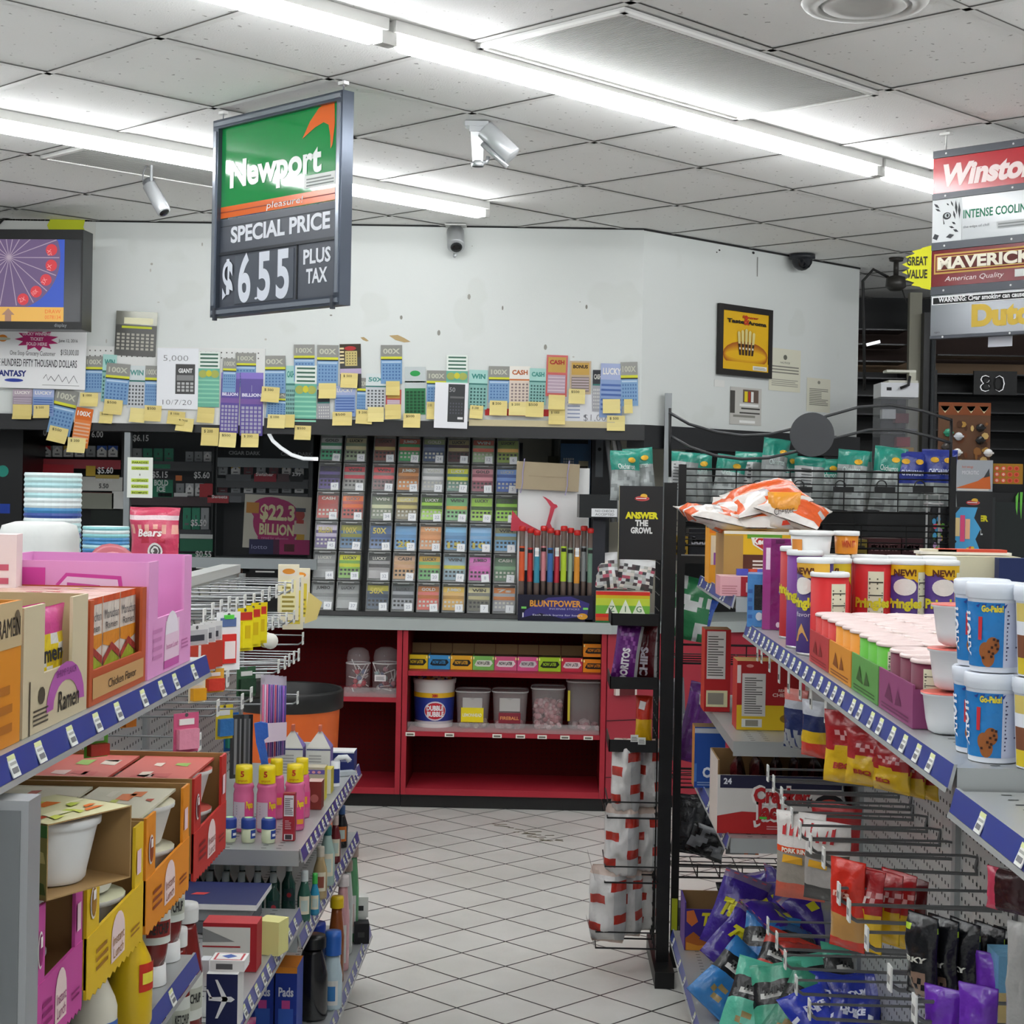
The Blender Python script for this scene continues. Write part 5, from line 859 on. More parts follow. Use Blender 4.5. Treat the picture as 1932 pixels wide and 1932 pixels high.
q = B(); q.ex([(-.03, .1), (.0, .105), (.03, .1), (.035, .06), (.015, .05), (.03, .01), (.045, -.07), (.02, -.075), (.0, -.01), (-.02, .04)], -.008, .008, F('2f62c0')); q.v = [(a*.55, b_, c*.8) for a, b_, c in q.v]; hang(q, 'blue_strap', 'blue cloth strap dangling from a peg hook', 'strap', 492, 1380, -.7, .06, None, R(10))
for i, (x, y, X) in enumerate(((545, 1065, -.745), (554, 1085, -.75), (566, 1072, -.735))):
    q = B(); w, h = .06, .16; q.box(-w/2, w/2, -.012, .012, 0, h, 'ece4c8'); q.rc(-w*.4, w*.4, h*.8, h*.92, -.0126, 'e8e0d0'); q.el(0, h*.88, w*.3, h*.05, -.0132, 'd88a2c'); q.rc(-w*.38, w*.35, h*.1, h*.72, -.0126, 'e8d44a' if i else 'f0e8b0'); q.ln(-w*.3, w*.3, h*.15, h*.65, 6, -.0132, '9a8a3a'); p = at(x, y, X=X); solo(q, 'medicine_box', f'cream and yellow medicine box, {("rearmost", "middle", "front")[i]} of three at the end of the hooks', 'box', (X, p.y, p.z-h), R(10), 'cream medicine boxes')
q = B(); q.pg([(-.02, 0), (.015, .012), (.03, .06), (-.01, .09)], 0, 'd8c478'); p = at(588, 1150, X=-.66); solo(q, 'sticky_note', 'loose yellow note curling by the medicine boxes', 'note', (p.x, p.y, p.z-.04), R(20))
q = B(); xx = at(527, 1430, X=-.8); q.box(-.055, .055, 0, .006, 0, .1, 'd4d8da'); solo(q, 'grey_card', 'pale grey blank card standing behind the gable cartons', 'card', (-.72, 4.75, .691), 0)
# ---------------------------------------------------------------- upper shelf: noodle cartons
def noodle_tray(name, label, px0, px1, pyb, z, X, dp, h, col, fn, lip=.3, wall=None, top=None, cut=None):
    y0, y1 = at(px0, pyb[0], X=X).y, at(px1, pyb[1], X=X).y; w = y1-y0-.004
    t = thing(name, label, 'carton', (X, (y0+y1)/2, z), PI/2); q = B(); e = .004; wl_ = wall or col
    q.box(-w/2, w/2, 0, e, 0, h*lip, col); q.box(-w/2, -w/2+e, e, dp, 0, h, wl_); q.box(w/2-e, w/2, e, dp, 0, h, wl_); q.box(-w/2+e, w/2-e, dp-e, dp, 0, h, wl_); q.box(-w/2+e, w/2-e, e, dp-e, 0, e, wl_)
    if cut:
        for a, c in cut: q.box(a*w, c*w, 0, e, h*lip, h, col)
    fn(q, w, h); q.done('tray', t); return t, w
def pouches(t, n, w, dp, z, ph, cols, seed, x0=0, y0=.012):
    for i in range(n):
        q = B(); g = random.Random(seed+i); pw = w*.8
        def col(u, v, f, g=g):
            if v > .8: return cols[0]
            if v < .35: return cols[1] if u < .6 else cols[2]
            return cols[3] if (u+v*1.3) % .5 < .2 else cols[2]
        S = bag(q, pw, ph, .022, col, seed+i, 8, 10); q.tx('ramen', 0, ph*.5, ph*.16, 0, '1c1c1c', w=pw*.6, bold=.03, map=S)
        q.done('noodle_pouch', t, (x0, y0+.024*(i+.5), z))
# cream ramen carton
t, w = noodle_tray('ramen_carton', 'cream corrugated ramen carton with a purple arch and cut out window', 40, 163, (1430, 1375), 1.2505, -.575, .24, .145, 'cdbf9f', lambda q, w, h: (
    q.tx('Ramen', .18*w, h*.09, h*.17, -.001, '26221c', w=w*.34, bold=.01, sh=.15), q.pg([(.02*w+.44*w*math.cos(a)*.7+.12*w, h*.12+h*.36*math.sin(a)) for a in [PI*k/10 for k in range(11)]]+[(.14*w+.2*w*math.cos(a), h*.13+h*.2*math.sin(a)) for a in [PI*k/10 for k in range(10, -1, -1)]], -.0007, 'b05aa8'), q.tx('SHRIMP FLAVOR', .14*w, h*.37, h*.06, -.0014, '6a2a68', w=w*.32),
    q.ln(-.36*w, -.14*w, h*.06, h*.2, 4, -.001, '4a4234'), q.el(-.24*w, h*.28, w*.05, h*.07, -.001, '4a4234', 10), q.rc(-.42*w, -.405*w, .0, h*.42, -.001, '3a3020')), .45, 'b8a57e', cut=((-.5, -.2), (.24, .5)))
pouches(t, 2, w, .24, .01, .125, [F('d03a90'), F('c84a8a'), F('e8cc20'), F('ecebe4')], 61)
# orange carton at the picture's edge
t, w = noodle_tray('noodle_carton', 'orange noodle carton with a tan top band at the shelf start', -52, 37, (1490, 1432), 1.2505, -.575, .24, .155, 'd8891e', lambda q, w, h: (q.rc(-w/2, w/2, h*.68, h, -.0008, 'c4ae86'), q.tx('RAMEN', .2*w, h*.76, h*.14, -.0014, '2c241c', w=w*.5), q.ln(-.3*w, .3*w, h*.1, h*.5, 3, -.001, 'b06a18'), q.el(.38*w, h*.85, w*.07, h*.09, -.0014, '6a5c48')), 1, 'c88a3a')
# brown-orange carton with chicken noodle packs
t, w = noodle_tray('noodle_tray', 'rust orange display tray holding chicken noodle packs', 166, 274, (1360, 1305), 1.2505, -.575, .3, .135, 'b8542c', lambda q, w, h: (q.rc(-w*.45, w*.45, h*.06, h*.26, -.0008, 'c49a64'), q.tx('Chicken Flavor', .05*w, h*.11, h*.09, -.0014, '2c241c', w=w*.5)), .33, cut=((-.5, -.44), (.42, .5)))
for i in range(3):
    q = B(); pw = w*.29; h = .128; q.box(-pw/2, pw/2, 0, .27, 0, h, {'*': F('d8b49c'), 'T': F('dcb8a4'), 'F': F('e6dcd0')}); q.pg([(-pw/2, 0), (pw/2, 0), (pw/2, h*.3), (0, h*.42), (-pw/2, h*.28)], -.0006, F('a8b83c')); q.pg([(-pw/2, h*.28), (0, h*.42), (pw/2, h*.3), (pw/2, h*.38), (0, h*.5), (-pw/2, h*.36)], -.0012, F('a8423a')); q.pg([(-pw/2, h*.5), (0, h*.45), (pw/2, h*.5), (pw/2, h*.62), (-pw/2, h*.62)], -.0006, F('e0902c'))
    q.rc(-pw/2, pw/2, h*.93, h, -.0006, F('d85a30')); q.tx('Maruchan', 0, h*.76, h*.1, -.0012, '3a3c44', w=pw*.85); q.tx('Ramen', 0, h*.65, h*.08, -.0012, '2c2a2c', w=pw*.7); q.tx('Ramen', 0, h*.1, h*.12, -.0014, '3a4a1c', w=pw*.7, sh=.2)
    g = random.Random(i)
    for k in range(6): a, c = g.uniform(-.4, .3)*pw, g.uniform(.02, .22); q.add([(a, c, h+.0006), (a+pw*.25, c, h+.0006), (a+pw*.2, c+.025, h+.0006), (a+.01, c+.02, h+.0006)], [(0, 1, 2, 3)], F(g.choice(['e0d060', 'c86a50', 'e8d0c0', 'c89a8a'])))
    q.done('noodle_pack', t, ((i-1)*w*.305, .012, .006))
# pink shrimp carton
t, w = noodle_tray('noodle_carton', 'tall pink noodle cup carton with a shrimp cup drawing', 277, 359, (1292, 1250), 1.2505, -.572, .26, .17, 'e29ccf', lambda q, w, h: (
    q.pg([(-.15*w, h*.1), (.2*w, h*.1), (.2*w, h*.45), (-.12*w, h*.45)], -.0007, 'f0cfe4'), q.pg([(.02*w+.15*w*math.cos(a), h*.33+h*.2*math.sin(a)) for a in [PI*k/8 for k in range(9)]], -.0009, 'f2e8f2'), q.rc(-.15*w, .2*w, h*.03, h*.1, -.0008, 'c85aa8'), q.ln(-.4*w, -.2*w, h*.15, h*.45, 4, -.001, 'c880b4'), q.ln(.26*w, .42*w, h*.15, h*.25, 3, -.001, 'b868a0'), q.tx('Instant Lunch', .03*w, h*.2, h*.05, -.0014, 'c05a9a', w=w*.28)), .5, 'de96cc', cut=((-.5, -.3), (.32, .5)))
q = B(); X0_ = -w/2-.001; h = .17; PT = lambda y, z: (X0_, y, z)
q.add([PT(y, z) for y, z in ((.2, .09), (.2, h-.01), (.15, h-.01), (.15, .1))], [(0, 1, 2, 3)], 'c8409a'); pts = [(.03, h*.5), (.04, h*.88), (.12, h*.9), (.135, h*.8), (.135, h*.5)]
q.add([(X0_, y, z) for y, z in pts], [(0, 1, 2, 3)], 'c8409a'); q.add([(X0_-.0005, y, z) for y, z in ((.035, h*.5), (.045, h*.85), (.118, h*.87), (.13, h*.79), (.13, h*.5))], [(0, 1, 2, 3)], 'e8c4e0'); q.add([(X0_-.001, y, z) for y, z in ((.07, h*.5), (.07, h*.8), (.118, h*.82), (.12, h*.5))], [(0, 1, 2, 3)], 'c04a9a')
for i in range(3): q.add([(X0_-.0015, .082+.014*i, h*.55), (X0_-.0015, .088+.014*i, h*.55), (X0_-.0015, .088+.014*i, h*.76), (X0_-.0015, .082+.014*i, h*.76)], [(0, 1, 2, 3)], 'f0d8ec')
q.done('side_print', t)
for i in range(2):
    q = B(); r = .03; q.lathe([(r*.75, 0), (r*.95, .09), (r*1.05, .092), (r*1.0, .1), (0, .1)], ['f0e6e2', 'f4f0ec', 'f0e6e2', 'd8c8a0'], 14); q.wrap(r*.82, -1.5, 1.5, .01, .08, 'c83a70' if i else 'a8b860', 8, r*.93); q.done('noodle_cup', t, (-.01+.05*i-.02, .06+.07*i, .055))
# goods on the rear shelf, over the spine
def ship(n, r, h, seed): 
    q = B(); g = random.Random(seed); z = 0
    while z < h: d = h/n; c = g.choice(['8fd0d4', 'b8e4e8', '3f8ac0', 'dff0f0', '9fdcc4', '2a4a9a', 'c8ecec', 'e8f4f4']); q.lathe([(r*.96, z), (r, z+d*.5), (r*.97, z+d)], M(c, .35), 24, sm=False); z += d
    q.lathe([(r*.97, h), (0, h)], 'dff0f0', 24); return q
for x0, x1, y0, yy, lb in ((46, 152, 892, 3.75, 'taller stack of striped blue and white foam plates'), (156, 243, 993, 4.15, 'shorter stack of striped blue and white foam plates')):
    a, z, w, h = fr(x0, y0, x1, 1100, yy); solo(ship(26 if y0 < 950 else 18, w/2, z+h-1.255, x0), 'plate_stack', lb, 'plates', (a, yy, 1.255))
a, z, w, h = fr(6, 984, 142, 1090, 3.5); q = B(); q.lathe([(w*.47, 0), (w*.5, .03), (w*.5, z+h-1.255-.03), (w*.46, z+h-1.255-.008), (w*.3, z+h-1.255), (0, z+h-1.255)], M('dcdfdc', .35, bump=.4, bscale=14), 22, sq=.55)
for i, (x, zz_, c) in enumerate(((-.1, .07, '3a62b0'), (.1, .06, '7ab048'), (.2, .09, '3a5aa0'), (-.2, .05, 'a8c858'))): q.rc(x*w-.012, x*w+.014, zz_, zz_+.03, -w*.5-.001, M(c, .3))
solo(q, 'paper_towel_pack', 'white plastic wrapped paper towel pack behind the pink carton', 'paper towels', (a, 3.5, 1.255))
a, z, w, h = fr(241, 957, 343, 1090, 4.55); q = B(); HH = z+h-1.255; pk = F('c8405f'); S = bag(q, w, HH, .07, lambda u, v, f: F('e8d0d4') if .84 < v < .9 else F('b82c44') if .5 < v < .72 and .25 < u < .8 and (u+v) % .3 < .2 else F('e0a090') if .45 < v < .75 and (u*3+v) % .5 < .12 else pk, 70, 12, 16, .16)
for r_, c in ((.024, 'f0ece8'), (.018, '5a5050'), (.0145, 'f0ece8'), (.009, '5a5050')): q.dk(.02, HH*.42, r_, r_, lambda a_, b_, o=.004+(.024-r_)*.05: S(a_, b_, o), c, 16)
q.tx('Bears', -.0, HH*.62, HH*.1, 0, 'f4e8e6', w=w*.5, sh=.2, bold=.03, map=S); solo(q, 'snack_bag', 'upright pink snack bag with a white spiral badge', 'snack bag', (a, 4.55, 1.255), R(-12))
a, z, w, h = fr(246, 1048, 310, 1100, 4.3); q = B(); hh = z+h-1.255; q.lathe([(w/2, 0), (w/2, hh-.004), (w*.48, hh), (0, hh)], PL('2b50a8'), 24); q.wrap(w/2+.0006, -1.4, 1.4, 0, hh*.3, 'e6e6e2', 10); q.wrap(w/2+.0012, .3, .9, hh*.4, hh*.85, 'f0f0f0', 5); q.wrap(w/2+.0018, .4, .8, hh*.45, hh*.8, '5a5a60', 4); q.wrap(w/2+.0008, -1.5, -.8, hh*.3, hh*.9, 'd88a80', 5); solo(q, 'snack_tin', 'blue and white tin with a barcode before the pink bag', 'tin', (a, 4.3, 1.255))
q = B(); q.tube([(-.035, 0, 0), (-.033, 0, .0), (.033, 0, 0), (.035, 0, 0)], [.05, .062, .062, .05], M('b8626c', .3), 20); q.tube([(-.0355, 0, 0), (-.036, 0, 0)], .042, 'c87a82', 20); q.tube([(.036, 0, 0), (.037, 0, 0)], .04, 'd08a90', 20); a, z, w, h = fr(170, 1030, 243, 1090, 3.7); solo(q, 'tape_roll', 'dull red thick roll lying tilted beside the pink bag', 'tape', (a, 3.7, 1.324), 0, rot=(0, R(-28), R(-50)))
a, z, w, h = fr(-14, 1010, 30, 1105, 2.3); q = B(); HH = z+h-1.2505; q.box(-w/2, w/2, 0, .06, 0, HH, {'*': 'e8d8d8', 'L': 'b8884a'}); q.ln(-w*.2, w*.4, HH*.3, HH*.85, 6, -.001, 'c05a70'); q.rc(-w/2, w*.1, 0, HH*.3, -.0012, 'c8b0d0'); solo(q, 'paper_carton', 'white carton with pink small print standing at the picture edge', 'carton', (a, 2.3, 1.2515), R(10))
# ---------------------------------------------------------------- noodle bowl cartons on the wire shelf
def bowl_tray(px0, px1, py0, py1, col, dk, label, toplid, nm_):
    def fn(q, w, h):
        q.ex([(-w/2, -.012)]+[(-w/2+w*(k+.5)/24*1.0, -.012-.005*(k % 2)) for k in range(24)]+[(w/2, -.012), (w/2, h*.45), (-w/2, h*.42)], -.001, .003, col)
        q.el(-.41*w, h*.68, w*.05, h*.14, -.0016, 'f4ece8'); q.el(-.41*w, h*.68, w*.04, h*.12, -.0022, dk); q.rc(-.43*w, -.39*w, h*.7, h*.78, -.0028, 'f8f0ec')
        q.pg([(.02*w+.12*w*math.cos(a), h*.2+h*.2*math.sin(a)) for a in [PI*k/8 for k in range(9)]]+[(-.1*w, -.0), (.14*w, -.0)], -.0018, 'f0d8d4' if col != 'e39a1e' else 'f0b868'); q.tx('Instant', .02*w, h*.14, h*.09, -.0026, dk, w=w*.2); q.tx('Lunch', .02*w, h*.03, h*.09, -.0026, dk, w=w*.18); q.ln(-.36*w, -.16*w, h*.08, h*.3, 3, -.0022, dk); q.ln(.25*w, .42*w, h*.05, h*.14, 2, -.0022, dk); q.rc(.36*w, .44*w, h*.56, h*.78, -.0016, 'f0d0d8')
    t, w = noodle_tray('bowl_carton', label, px0, px1, (py0, py1), .9165, -.552, .28, .15, col, fn, .42, cut=((-.5, -.3), (.34, .5)), wall='a8814e')
    for i in range(2):
        for k in range(2):
            q = B(); r = w*.235; x, y, z = (i-.5)*w*.48, .075+.13*k, .005
            q.lathe([(r*.7, 0), (r*.74, .004), (r*.95, .052), (r*1.03, .055), (r*1.03, .061)], 'f2f2ee', 20); q.lathe([(r*1.03, .061), (0, .063)], toplid[0], 20); q.el(0, 0, r*.6, r*.4, 0, toplid[0])
            o = q.done('noodle_bowl', t, (x, y, z)); 
            q = B(); q.lathe([(r*.7, 0), (r*.74, .004), (r*.95, .052), (r*1.03, .055), (r*1.03, .061)], 'f2f2ee', 20); q.lathe([(r*1.03, .061), (0, .063)], toplid[0], 20)
            q.done('noodle_bowl', t, (x, y, .072))
    for k in range(2):                                     # sleeve tops
        q = B(); q.box(-w*.47, w*.47, .02+.13*k, .14+.13*k, .139, .143, toplid[0]); g = random.Random(px0+k)
        for m in range(6): a, c, d, e = g.uniform(-.42, .2)*w, .03+.13*k+g.uniform(0, .07), g.uniform(.05, .22)*w, g.uniform(.008, .03); q.add([(a, c, .1436), (a+d, c, .1436), (a+d*.9, c+e, .1436), (a+.01, c+e, .1436)], [(0, 1, 2, 3)], toplid[1+m % (len(toplid)-1)])
        q.done('sleeve', t)
    return t
bowl_tray(363, 425, 1668, 1590, 'b92a22', '7a1614', 'red noodle bowl carton, farthest along the wire shelf', ('c2584c', 'd8c8b8', 'b84038', 'c8a8a0', '8ab04a'), 'red')
bowl_tray(272, 355, 1770, 1680, 'e08a1a', '8a3c10', 'orange noodle bowl carton between the red and yellow cartons', ('d8d4bc', 'e0762a', 'c8d05a', 'e8e4d0', 'c04a28'), 'orange')
bowl_tray(160, 268, 1900, 1776, 'dcb61c', '9a6a10', 'yellow noodle bowl carton under the open bowl sleeve', ('d8d8b8', 'c8c84a', 'e08a2a', 'c84a30', '9ab04a'), 'yellow')
bowl_tray(60, 153, 2060, 1912, 'c24a98', '8a1a66', 'magenta noodle bowl carton beside the grey post', ('e4e0dc', 'd0409a', 'c8d04a', '3a3a8a'), 'magenta')
# the loose bowl in a card sleeve
p = at(170, 1622, X=-.60); t = thing('bowl_pack', 'white noodle bowl in an open printed card sleeve on the yellow carton', 'noodle bowl', (-.515, 1.875, 1.0715), R(62)); q = B(); w, d, h = .135, .12, .085
q.box(-w/2, w/2, 0, d, h-.0015, h, {'*': 'a8885a', 'T': 'd8d4a8'}); q.box(-w/2, w/2, 0, d, 0, .0015, 'a8885a'); q.box(-w/2, -w/2+.0015, 0, d, 0, h, {'*': 'a8885a', 'L': '8a8048'}); q.box(w/2-.0015, w/2, 0, d, 0, h, 'a8885a')
g = random.Random(5)
for k in range(14): a, c, e, f_ = g.uniform(-.45, .25)*w, g.uniform(.02, .8)*d, g.uniform(.1, .3)*w, g.uniform(.08, .2)*d; q.add([(a, c, h+.0005+.0001*k), (a+e, c+.006, h+.0005+.0001*k), (a+e*.8, min(d, c+f_), h+.0005+.0001*k), (a+.005, min(d, c+f_*.8), h+.0005+.0001*k)], [(0, 1, 2, 3)], ['e0762a', 'c8d05a', 'e8e4c0', 'b8c84a', 'c04a28'][k % 5])
for k in range(8): a, c = g.uniform(0, .8)*d, g.uniform(.05, .6)*h; q.add([(-w/2-.0006, a, c), (-w/2-.0006, min(d, a+.02), c), (-w/2-.0006, min(d, a+.018), c+.015), (-w/2-.0006, a+.003, c+.012)], [(0, 1, 2, 3)], ['c8b878', '6a5a2a', '4a5a2a'][k % 3])
q.box(-w/2-.0006, -w/2, .0, d, h*.82, h*.98, '3f6a34'); q.done('sleeve', t)
q = B(); r = .056; prf = [(r*.66, 0), (r*.72, .004), (r*.74, .012), (r*.93, .06), (r*.96, .064), (r*1.02, .066), (r*1.03, .073), (r*1.0, .075), (0, .075)]; q.lathe(prf, M('eceeed', .35), 30)
for k in range(30): a = k*2*PI/30; q.box(-.0014, .0014, -.0005, .001, 0, .01, 'dfe1e0') if 0 else None
q.done('bowl', t, (0, .062, .003))
# grey end post at the picture edge
q = B(); y0 = at(74, 1700, X=-.52).y; q.box(-.62, -.52, y0-.04, y0, 0, at(74, 1500, X=-.52).z, MT('b9bcbe')); q.box(-.612, -.528, y0-.0415, y0-.04, 0, at(74, 1500, X=-.52).z-.01, MT('8e9294')); solo(q, 'end_post', 'tall grey metal post at the nearest end of the noodle shelves', 'post')  # front face gets a darker grey, its shade put into the colour
# bottles on the lower shelf
def bottle(name, label, cat, x, y, z, r, h, col, cap, cap_h, neck=.45, lab=None, flat=1., capr=.55, group=None, sh=.62, capname='cap', inv=False, rz=0):
    t = thing(name, label, cat, (x, y, z), rz, group); m = col if not isinstance(col, str) else M(col, .18, 0, 0, 1, .6); hb = h-cap_h
    q = B(); z0 = cap_h if inv else 0
    if inv: pr = [(0, z0), (r*.7, z0), (r*.85, z0+hb*.12), (r, z0+hb*.35), (r*.96, z0+hb*.8), (r*.7, z0+hb*.96), (0, z0+hb)]
    else: pr = [(0, 0), (r*.9, 0), (r, .006), (r, hb*sh), (r*.9, hb*(sh+.1)), (r*neck*1.15, hb*.92), (r*neck, hb), (0, hb)]
    q.lathe(pr, m, 18)
    if flat != 1: q.v = [(a, b_*flat, c) for a, b_, c in q.v]
    q.done('bottle', t); q = B(); cr = r*capr; cz = 0 if inv else hb
    q.lathe([(cr, cz), (cr, cz+cap_h*.75), (cr*.95, cz+cap_h), (0, cz+cap_h)] if not inv else [(cr*1.05, 0), (cr, cap_h), (0, cap_h)], PL(cap), 16); q.done(capname, t)
    if lab:
        q = B(); lab(q, r, hb, z0)
        if flat != 1: q.v = [(a, b_*flat-.0004, c) for a, b_, c in q.v]
        q.done('label', t)
    return t
def klab(c, c2='c8c8c0', a0=-1.3, a1=1.3, z0=.25, z1=.6, txt=None, tc='303030'):
    def f(q, r, h, o):
        q.wrap(r+.0006, a0, a1, o+h*z0, o+h*z1, P(c), 8); q.wrap(r+.0012, a0*.6, a1*.6, o+h*(z0+.08), o+h*(z1-.1), P(c2), 6)
        if txt: q.tx(txt, 0, o+h*(z0+z1)/2-.008, .016, 0, tc, w=r*1.1, bold=.03, map=lambda x, z: ((r+.002)*math.sin(x/r), -(r+.002)*math.cos(x/r), z))
    return f
def bl(x, y, X): p = at(x, y, X=X); return p.x, p.y
SB = .557; kr = '7a1a16'
for i, (X, Y, z, r, h, inv, lb) in enumerate([(-.59, 2.5, .774, .027, .17, True, 'red squeeze ketchup bottle standing on its white cap by the mustard'), (-.60, 2.63, .774, .03, .17, True, 'ketchup bottle with a wide label under the orange carton'), (-.618, 2.85, SB, .034, .25, False, 'ketchup bottle with a big white cap beside the playing cards'), (-.606, 2.75, SB, .022, .235, False, 'slim ketchup bottle with a small white cap')]):
    bottle('ketchup_bottle', lb, 'bottle', X, Y, z, r, h, kr, 'eceeec', .03, .6, klab('d8dcd4', 'b8bcae' if i else '8a2a24', txt='KETCHUP'), capr=.75 if not inv else .8, group='ketchup bottles', inv=inv, rz=R(40))
bottle('mustard_bottle', 'yellow mustard squeeze bottle under the yellow carton', 'bottle', -.575, 2.31, .774, .031, .16, M('dcb818', .3), 'e0c020', .03, .45, klab('c03020', 'e8d84a', -.4, .8, .4, .7), rz=R(60))
bottle('mayonnaise_bottle', 'cream white squeeze bottle beside the mustard', 'bottle', -.585, 2.15, .774, .033, .15, M('d8d4c4', .3), '2b4a9a', .03, .5, klab('3a62a8', 'd84a38', -.9, .9, .2, .5), rz=R(60))
bottle('sauce_bottle', 'brown red sauce bottle at the foot of the magenta carton', 'bottle', -.59, 1.98, .774, .034, .15, M('5a1c14', .2), '4a1a14', .03, .5, klab('c85a3a', 'e8b08a', -.9, .9, .2, .6), rz=R(60))
# card games and stationery
def bx(name, label, cat, x0, x1, y0, y1, Y, z, d, mats, fn=None, rz=0, group=None):
    a, z_, w, h = fr(x0, y0, x1, y1, Y); h = z_+h-z; q = B(); q.box(-w/2, w/2, 0, d, 0, h, mats)
    if fn: fn(q, w, h)
    return solo(q, name, label, cat, (a, Y, z), rz, group)
def plane_(q, w, h):
    q.rc(-w*.5, w*.5, 0, h*.08, -.0008, 'b8bcc0'); y = -.0012; m = 'eef0f2'
    q.pg([(-.42*w, h*.52), (.3*w, h*.5), (.42*w, h*.55), (.3*w, h*.6), (-.42*w, h*.58)], y, m); q.pg([(.02*w, h*.55), (-.22*w, h*.9), (-.14*w, h*.9), (.2*w, h*.55)], y, m); q.pg([(.02*w, h*.55), (-.2*w, h*.2), (-.12*w, h*.2), (.2*w, h*.55)], y, m); q.pg([(-.38*w, h*.55), (-.5*w, h*.72), (-.44*w, h*.72), (-.3*w, h*.56)], y, m)
bx('card_box', 'navy box with a white airplane on the lower shelf', 'box', 389, 448, 1838, 1932, 2.95, SB, .06, {'*': '1b2350', 'R': 'd8d8d6', 'T': 'e8e8e6'}, plane_)
def ace(q, w, h): q.rc(-w*.46, w*.3, h*.1, h*.9, -.0008, 'b8b4b0'); q.ln(-w*.4, w*.2, h*.2, h*.8, 4, -.0014, '4a4648')
a, z_, w, h = fr(395, 1805, 460, 1830, 2.96); tt_ = at(388, 1838, 2.95).z
t = thing('card_deck', 'boxed deck of cards with a blue diamond lying on the airplane box', 'cards', (a, 2.965, tt_+.001)); q = B(); q.box(-.031, .031, 0, .05, 0, .02, 'f0f0ee'); q.rc(-.02, .01, .004, .014, -.0006, '5a5a5c'); q.box(-.026, .026, .004, .046, .02, .0203, 'b8444a'); q.box(-.022, .022, .007, .043, .0203, .0206, 'f0f0ee'); q.add([(0, .012, .021), (.014, .025, .021), (0, .038, .021), (-.014, .025, .021)], [(0, 1, 2, 3)], '3a5aa8'); q.done('box', t)
bx('card_deck', 'small deck of cards half hidden by the ketchup bottle', 'cards', 377, 394, 1812, 1836, 3.05, tt_-.03, .03, {'*': 'e8e8ea', 'T': 'd8dce0'})
q = B(); a, z_, w, h = fr(382, 1742, 484, 1850, 3.3); h = z_+h-SB; q.box(-w/2, w/2, 0, .06, 0, h, {'*': 'a82028', 'T': 'b83038'}); q.rc(-w*.5, w*.38, h*.2, h*.92, -.0008, 'd8d6d0'); q.pg([(-w*.5, h*.6), (-w*.5, h*.9), (.1*w, h*.62)], -.0014, '8a8a8a'); q.rc(-w*.5, w*.2, h*.5, h*.53, -.0016, 'a82028'); solo(q, 'game_box', 'red and white upright box behind the deck of cards', 'box', (a, 3.3, SB))
q = B(); q.box(-.02, .03, 0, .05, 0, .07, 'dcd890'); p = at(500, 1800, 3.42); solo(q, 'note_pad', 'pale yellow note pad beside the red and white box', 'note pad', (p.x, 3.42, SB), R(-15))
q = B(); q.box(-.17, .12, 0, .2, 0, .012, {'*': 'e8e8e8', 'T': '1c2458'}); q.add([(-.04, .08, .0125), (-.01, .08, .0125), (0, .1, .0125), (-.03, .1, .0125)], [(0, 1, 2, 3)], 'c83a3a'); q.add([(-.16, .01, .0125), (-.1, .01, .0125), (-.09, .05, .0125), (-.15, .05, .0125)], [(0, 1, 2, 3)], 'd8d4d4'); solo(q, 'board_game', 'flat navy box with a white border lying behind the red box', 'box', (-.735, 3.56, SB+.055), 0)
for i in range(2): q = B(); q.box(-.15, .1, 0, .18, 0, .026, ('8a8d90', '5a5d62')[i]); solo(q, 'flat_box', ('grey flat box under the navy box', 'dark grey flat box at the bottom under the navy box')[i], 'box', (-.735, 3.57, SB+.028-.0275*i+.0005), 0)
# stomach medicine, jars and cartons on the upper toiletries shelf
SP = .691
for i, (x0, x1, y1, yy) in enumerate(((440, 479, 1578, 4.0), (484, 522, 1580, 4.0), (537, 575, 1576, 4.03))):
    a, z_, w, h = fr(x0, 1455, x1, y1, yy); r = w/2; h = .16
    t = bottle('medicine_bottle', ('pink medicine bottle with a yellow cap, nearest the red noodle carton', 'pink medicine bottle with a yellow cap, middle of the front row', 'pink medicine bottle behind a thin red carton')[i], 'medicine bottle', a, yy, SP, r, h, M('dc6a98', .25), 'e8d012', .042, .88, (lambda q, r, h, o: (q.wrap(r+.0006, -1.0, .25, h*.08, h*.62, P('d0c0cc'), 8), q.ln(-.02, .004, h*.14, h*.58, 8, 0, 'a89aa8', map=lambda x, z: ((r+.0013)*math.sin(x/r-.3), -(r+.0013)*math.cos(x/r-.3), z)), q.wrap(r+.0006, .3, 1.2, h*.1, h*.62, P('d84a8a'), 6), q.tx('Pepto', 0, h*.5, .016, 0, 'e8c820', w=r*.75, bold=.05, map=lambda x, z: ((r+.0015)*math.sin(x/r+.75), -(r+.0015)*math.cos(x/r+.75), z)), q.wrap(r+.0012, .35, 1.1, h*.14, h*.24, P('e8a030'), 5))), flat=.8, capr=.84, group='pink medicine bottles', sh=.76)
    q = B(); cr = r*.84; q.tx('5', 0, .135, .014, 0, 'c02820', bold=.03, map=lambda x, z: ((cr+.001)*math.sin(x/cr), -(cr+.0015)*math.cos(x/cr), z)); q.tx('symptom', 0, .123, .006, 0, 'c02820', w=cr*1.1, map=lambda x, z: ((cr+.001)*math.sin(x/cr), -(cr+.0015)*math.cos(x/cr), z)); q.done('cap_print', t)
for i, (x, yy) in enumerate(((520, 4.16), (568, 4.18))): p = at(x, 1560, yy); bottle('medicine_bottle', ('pink medicine bottle in the second row, between two front bottles', 'pink medicine bottle in the second row behind the thin red carton')[i], 'medicine bottle', p.x, yy, SP, .022, .15, M('d86694', .25), 'e8d012', .04, .75, klab('d84a8a', 'e8a030'), flat=.8, capr=.72, group='pink medicine bottles')
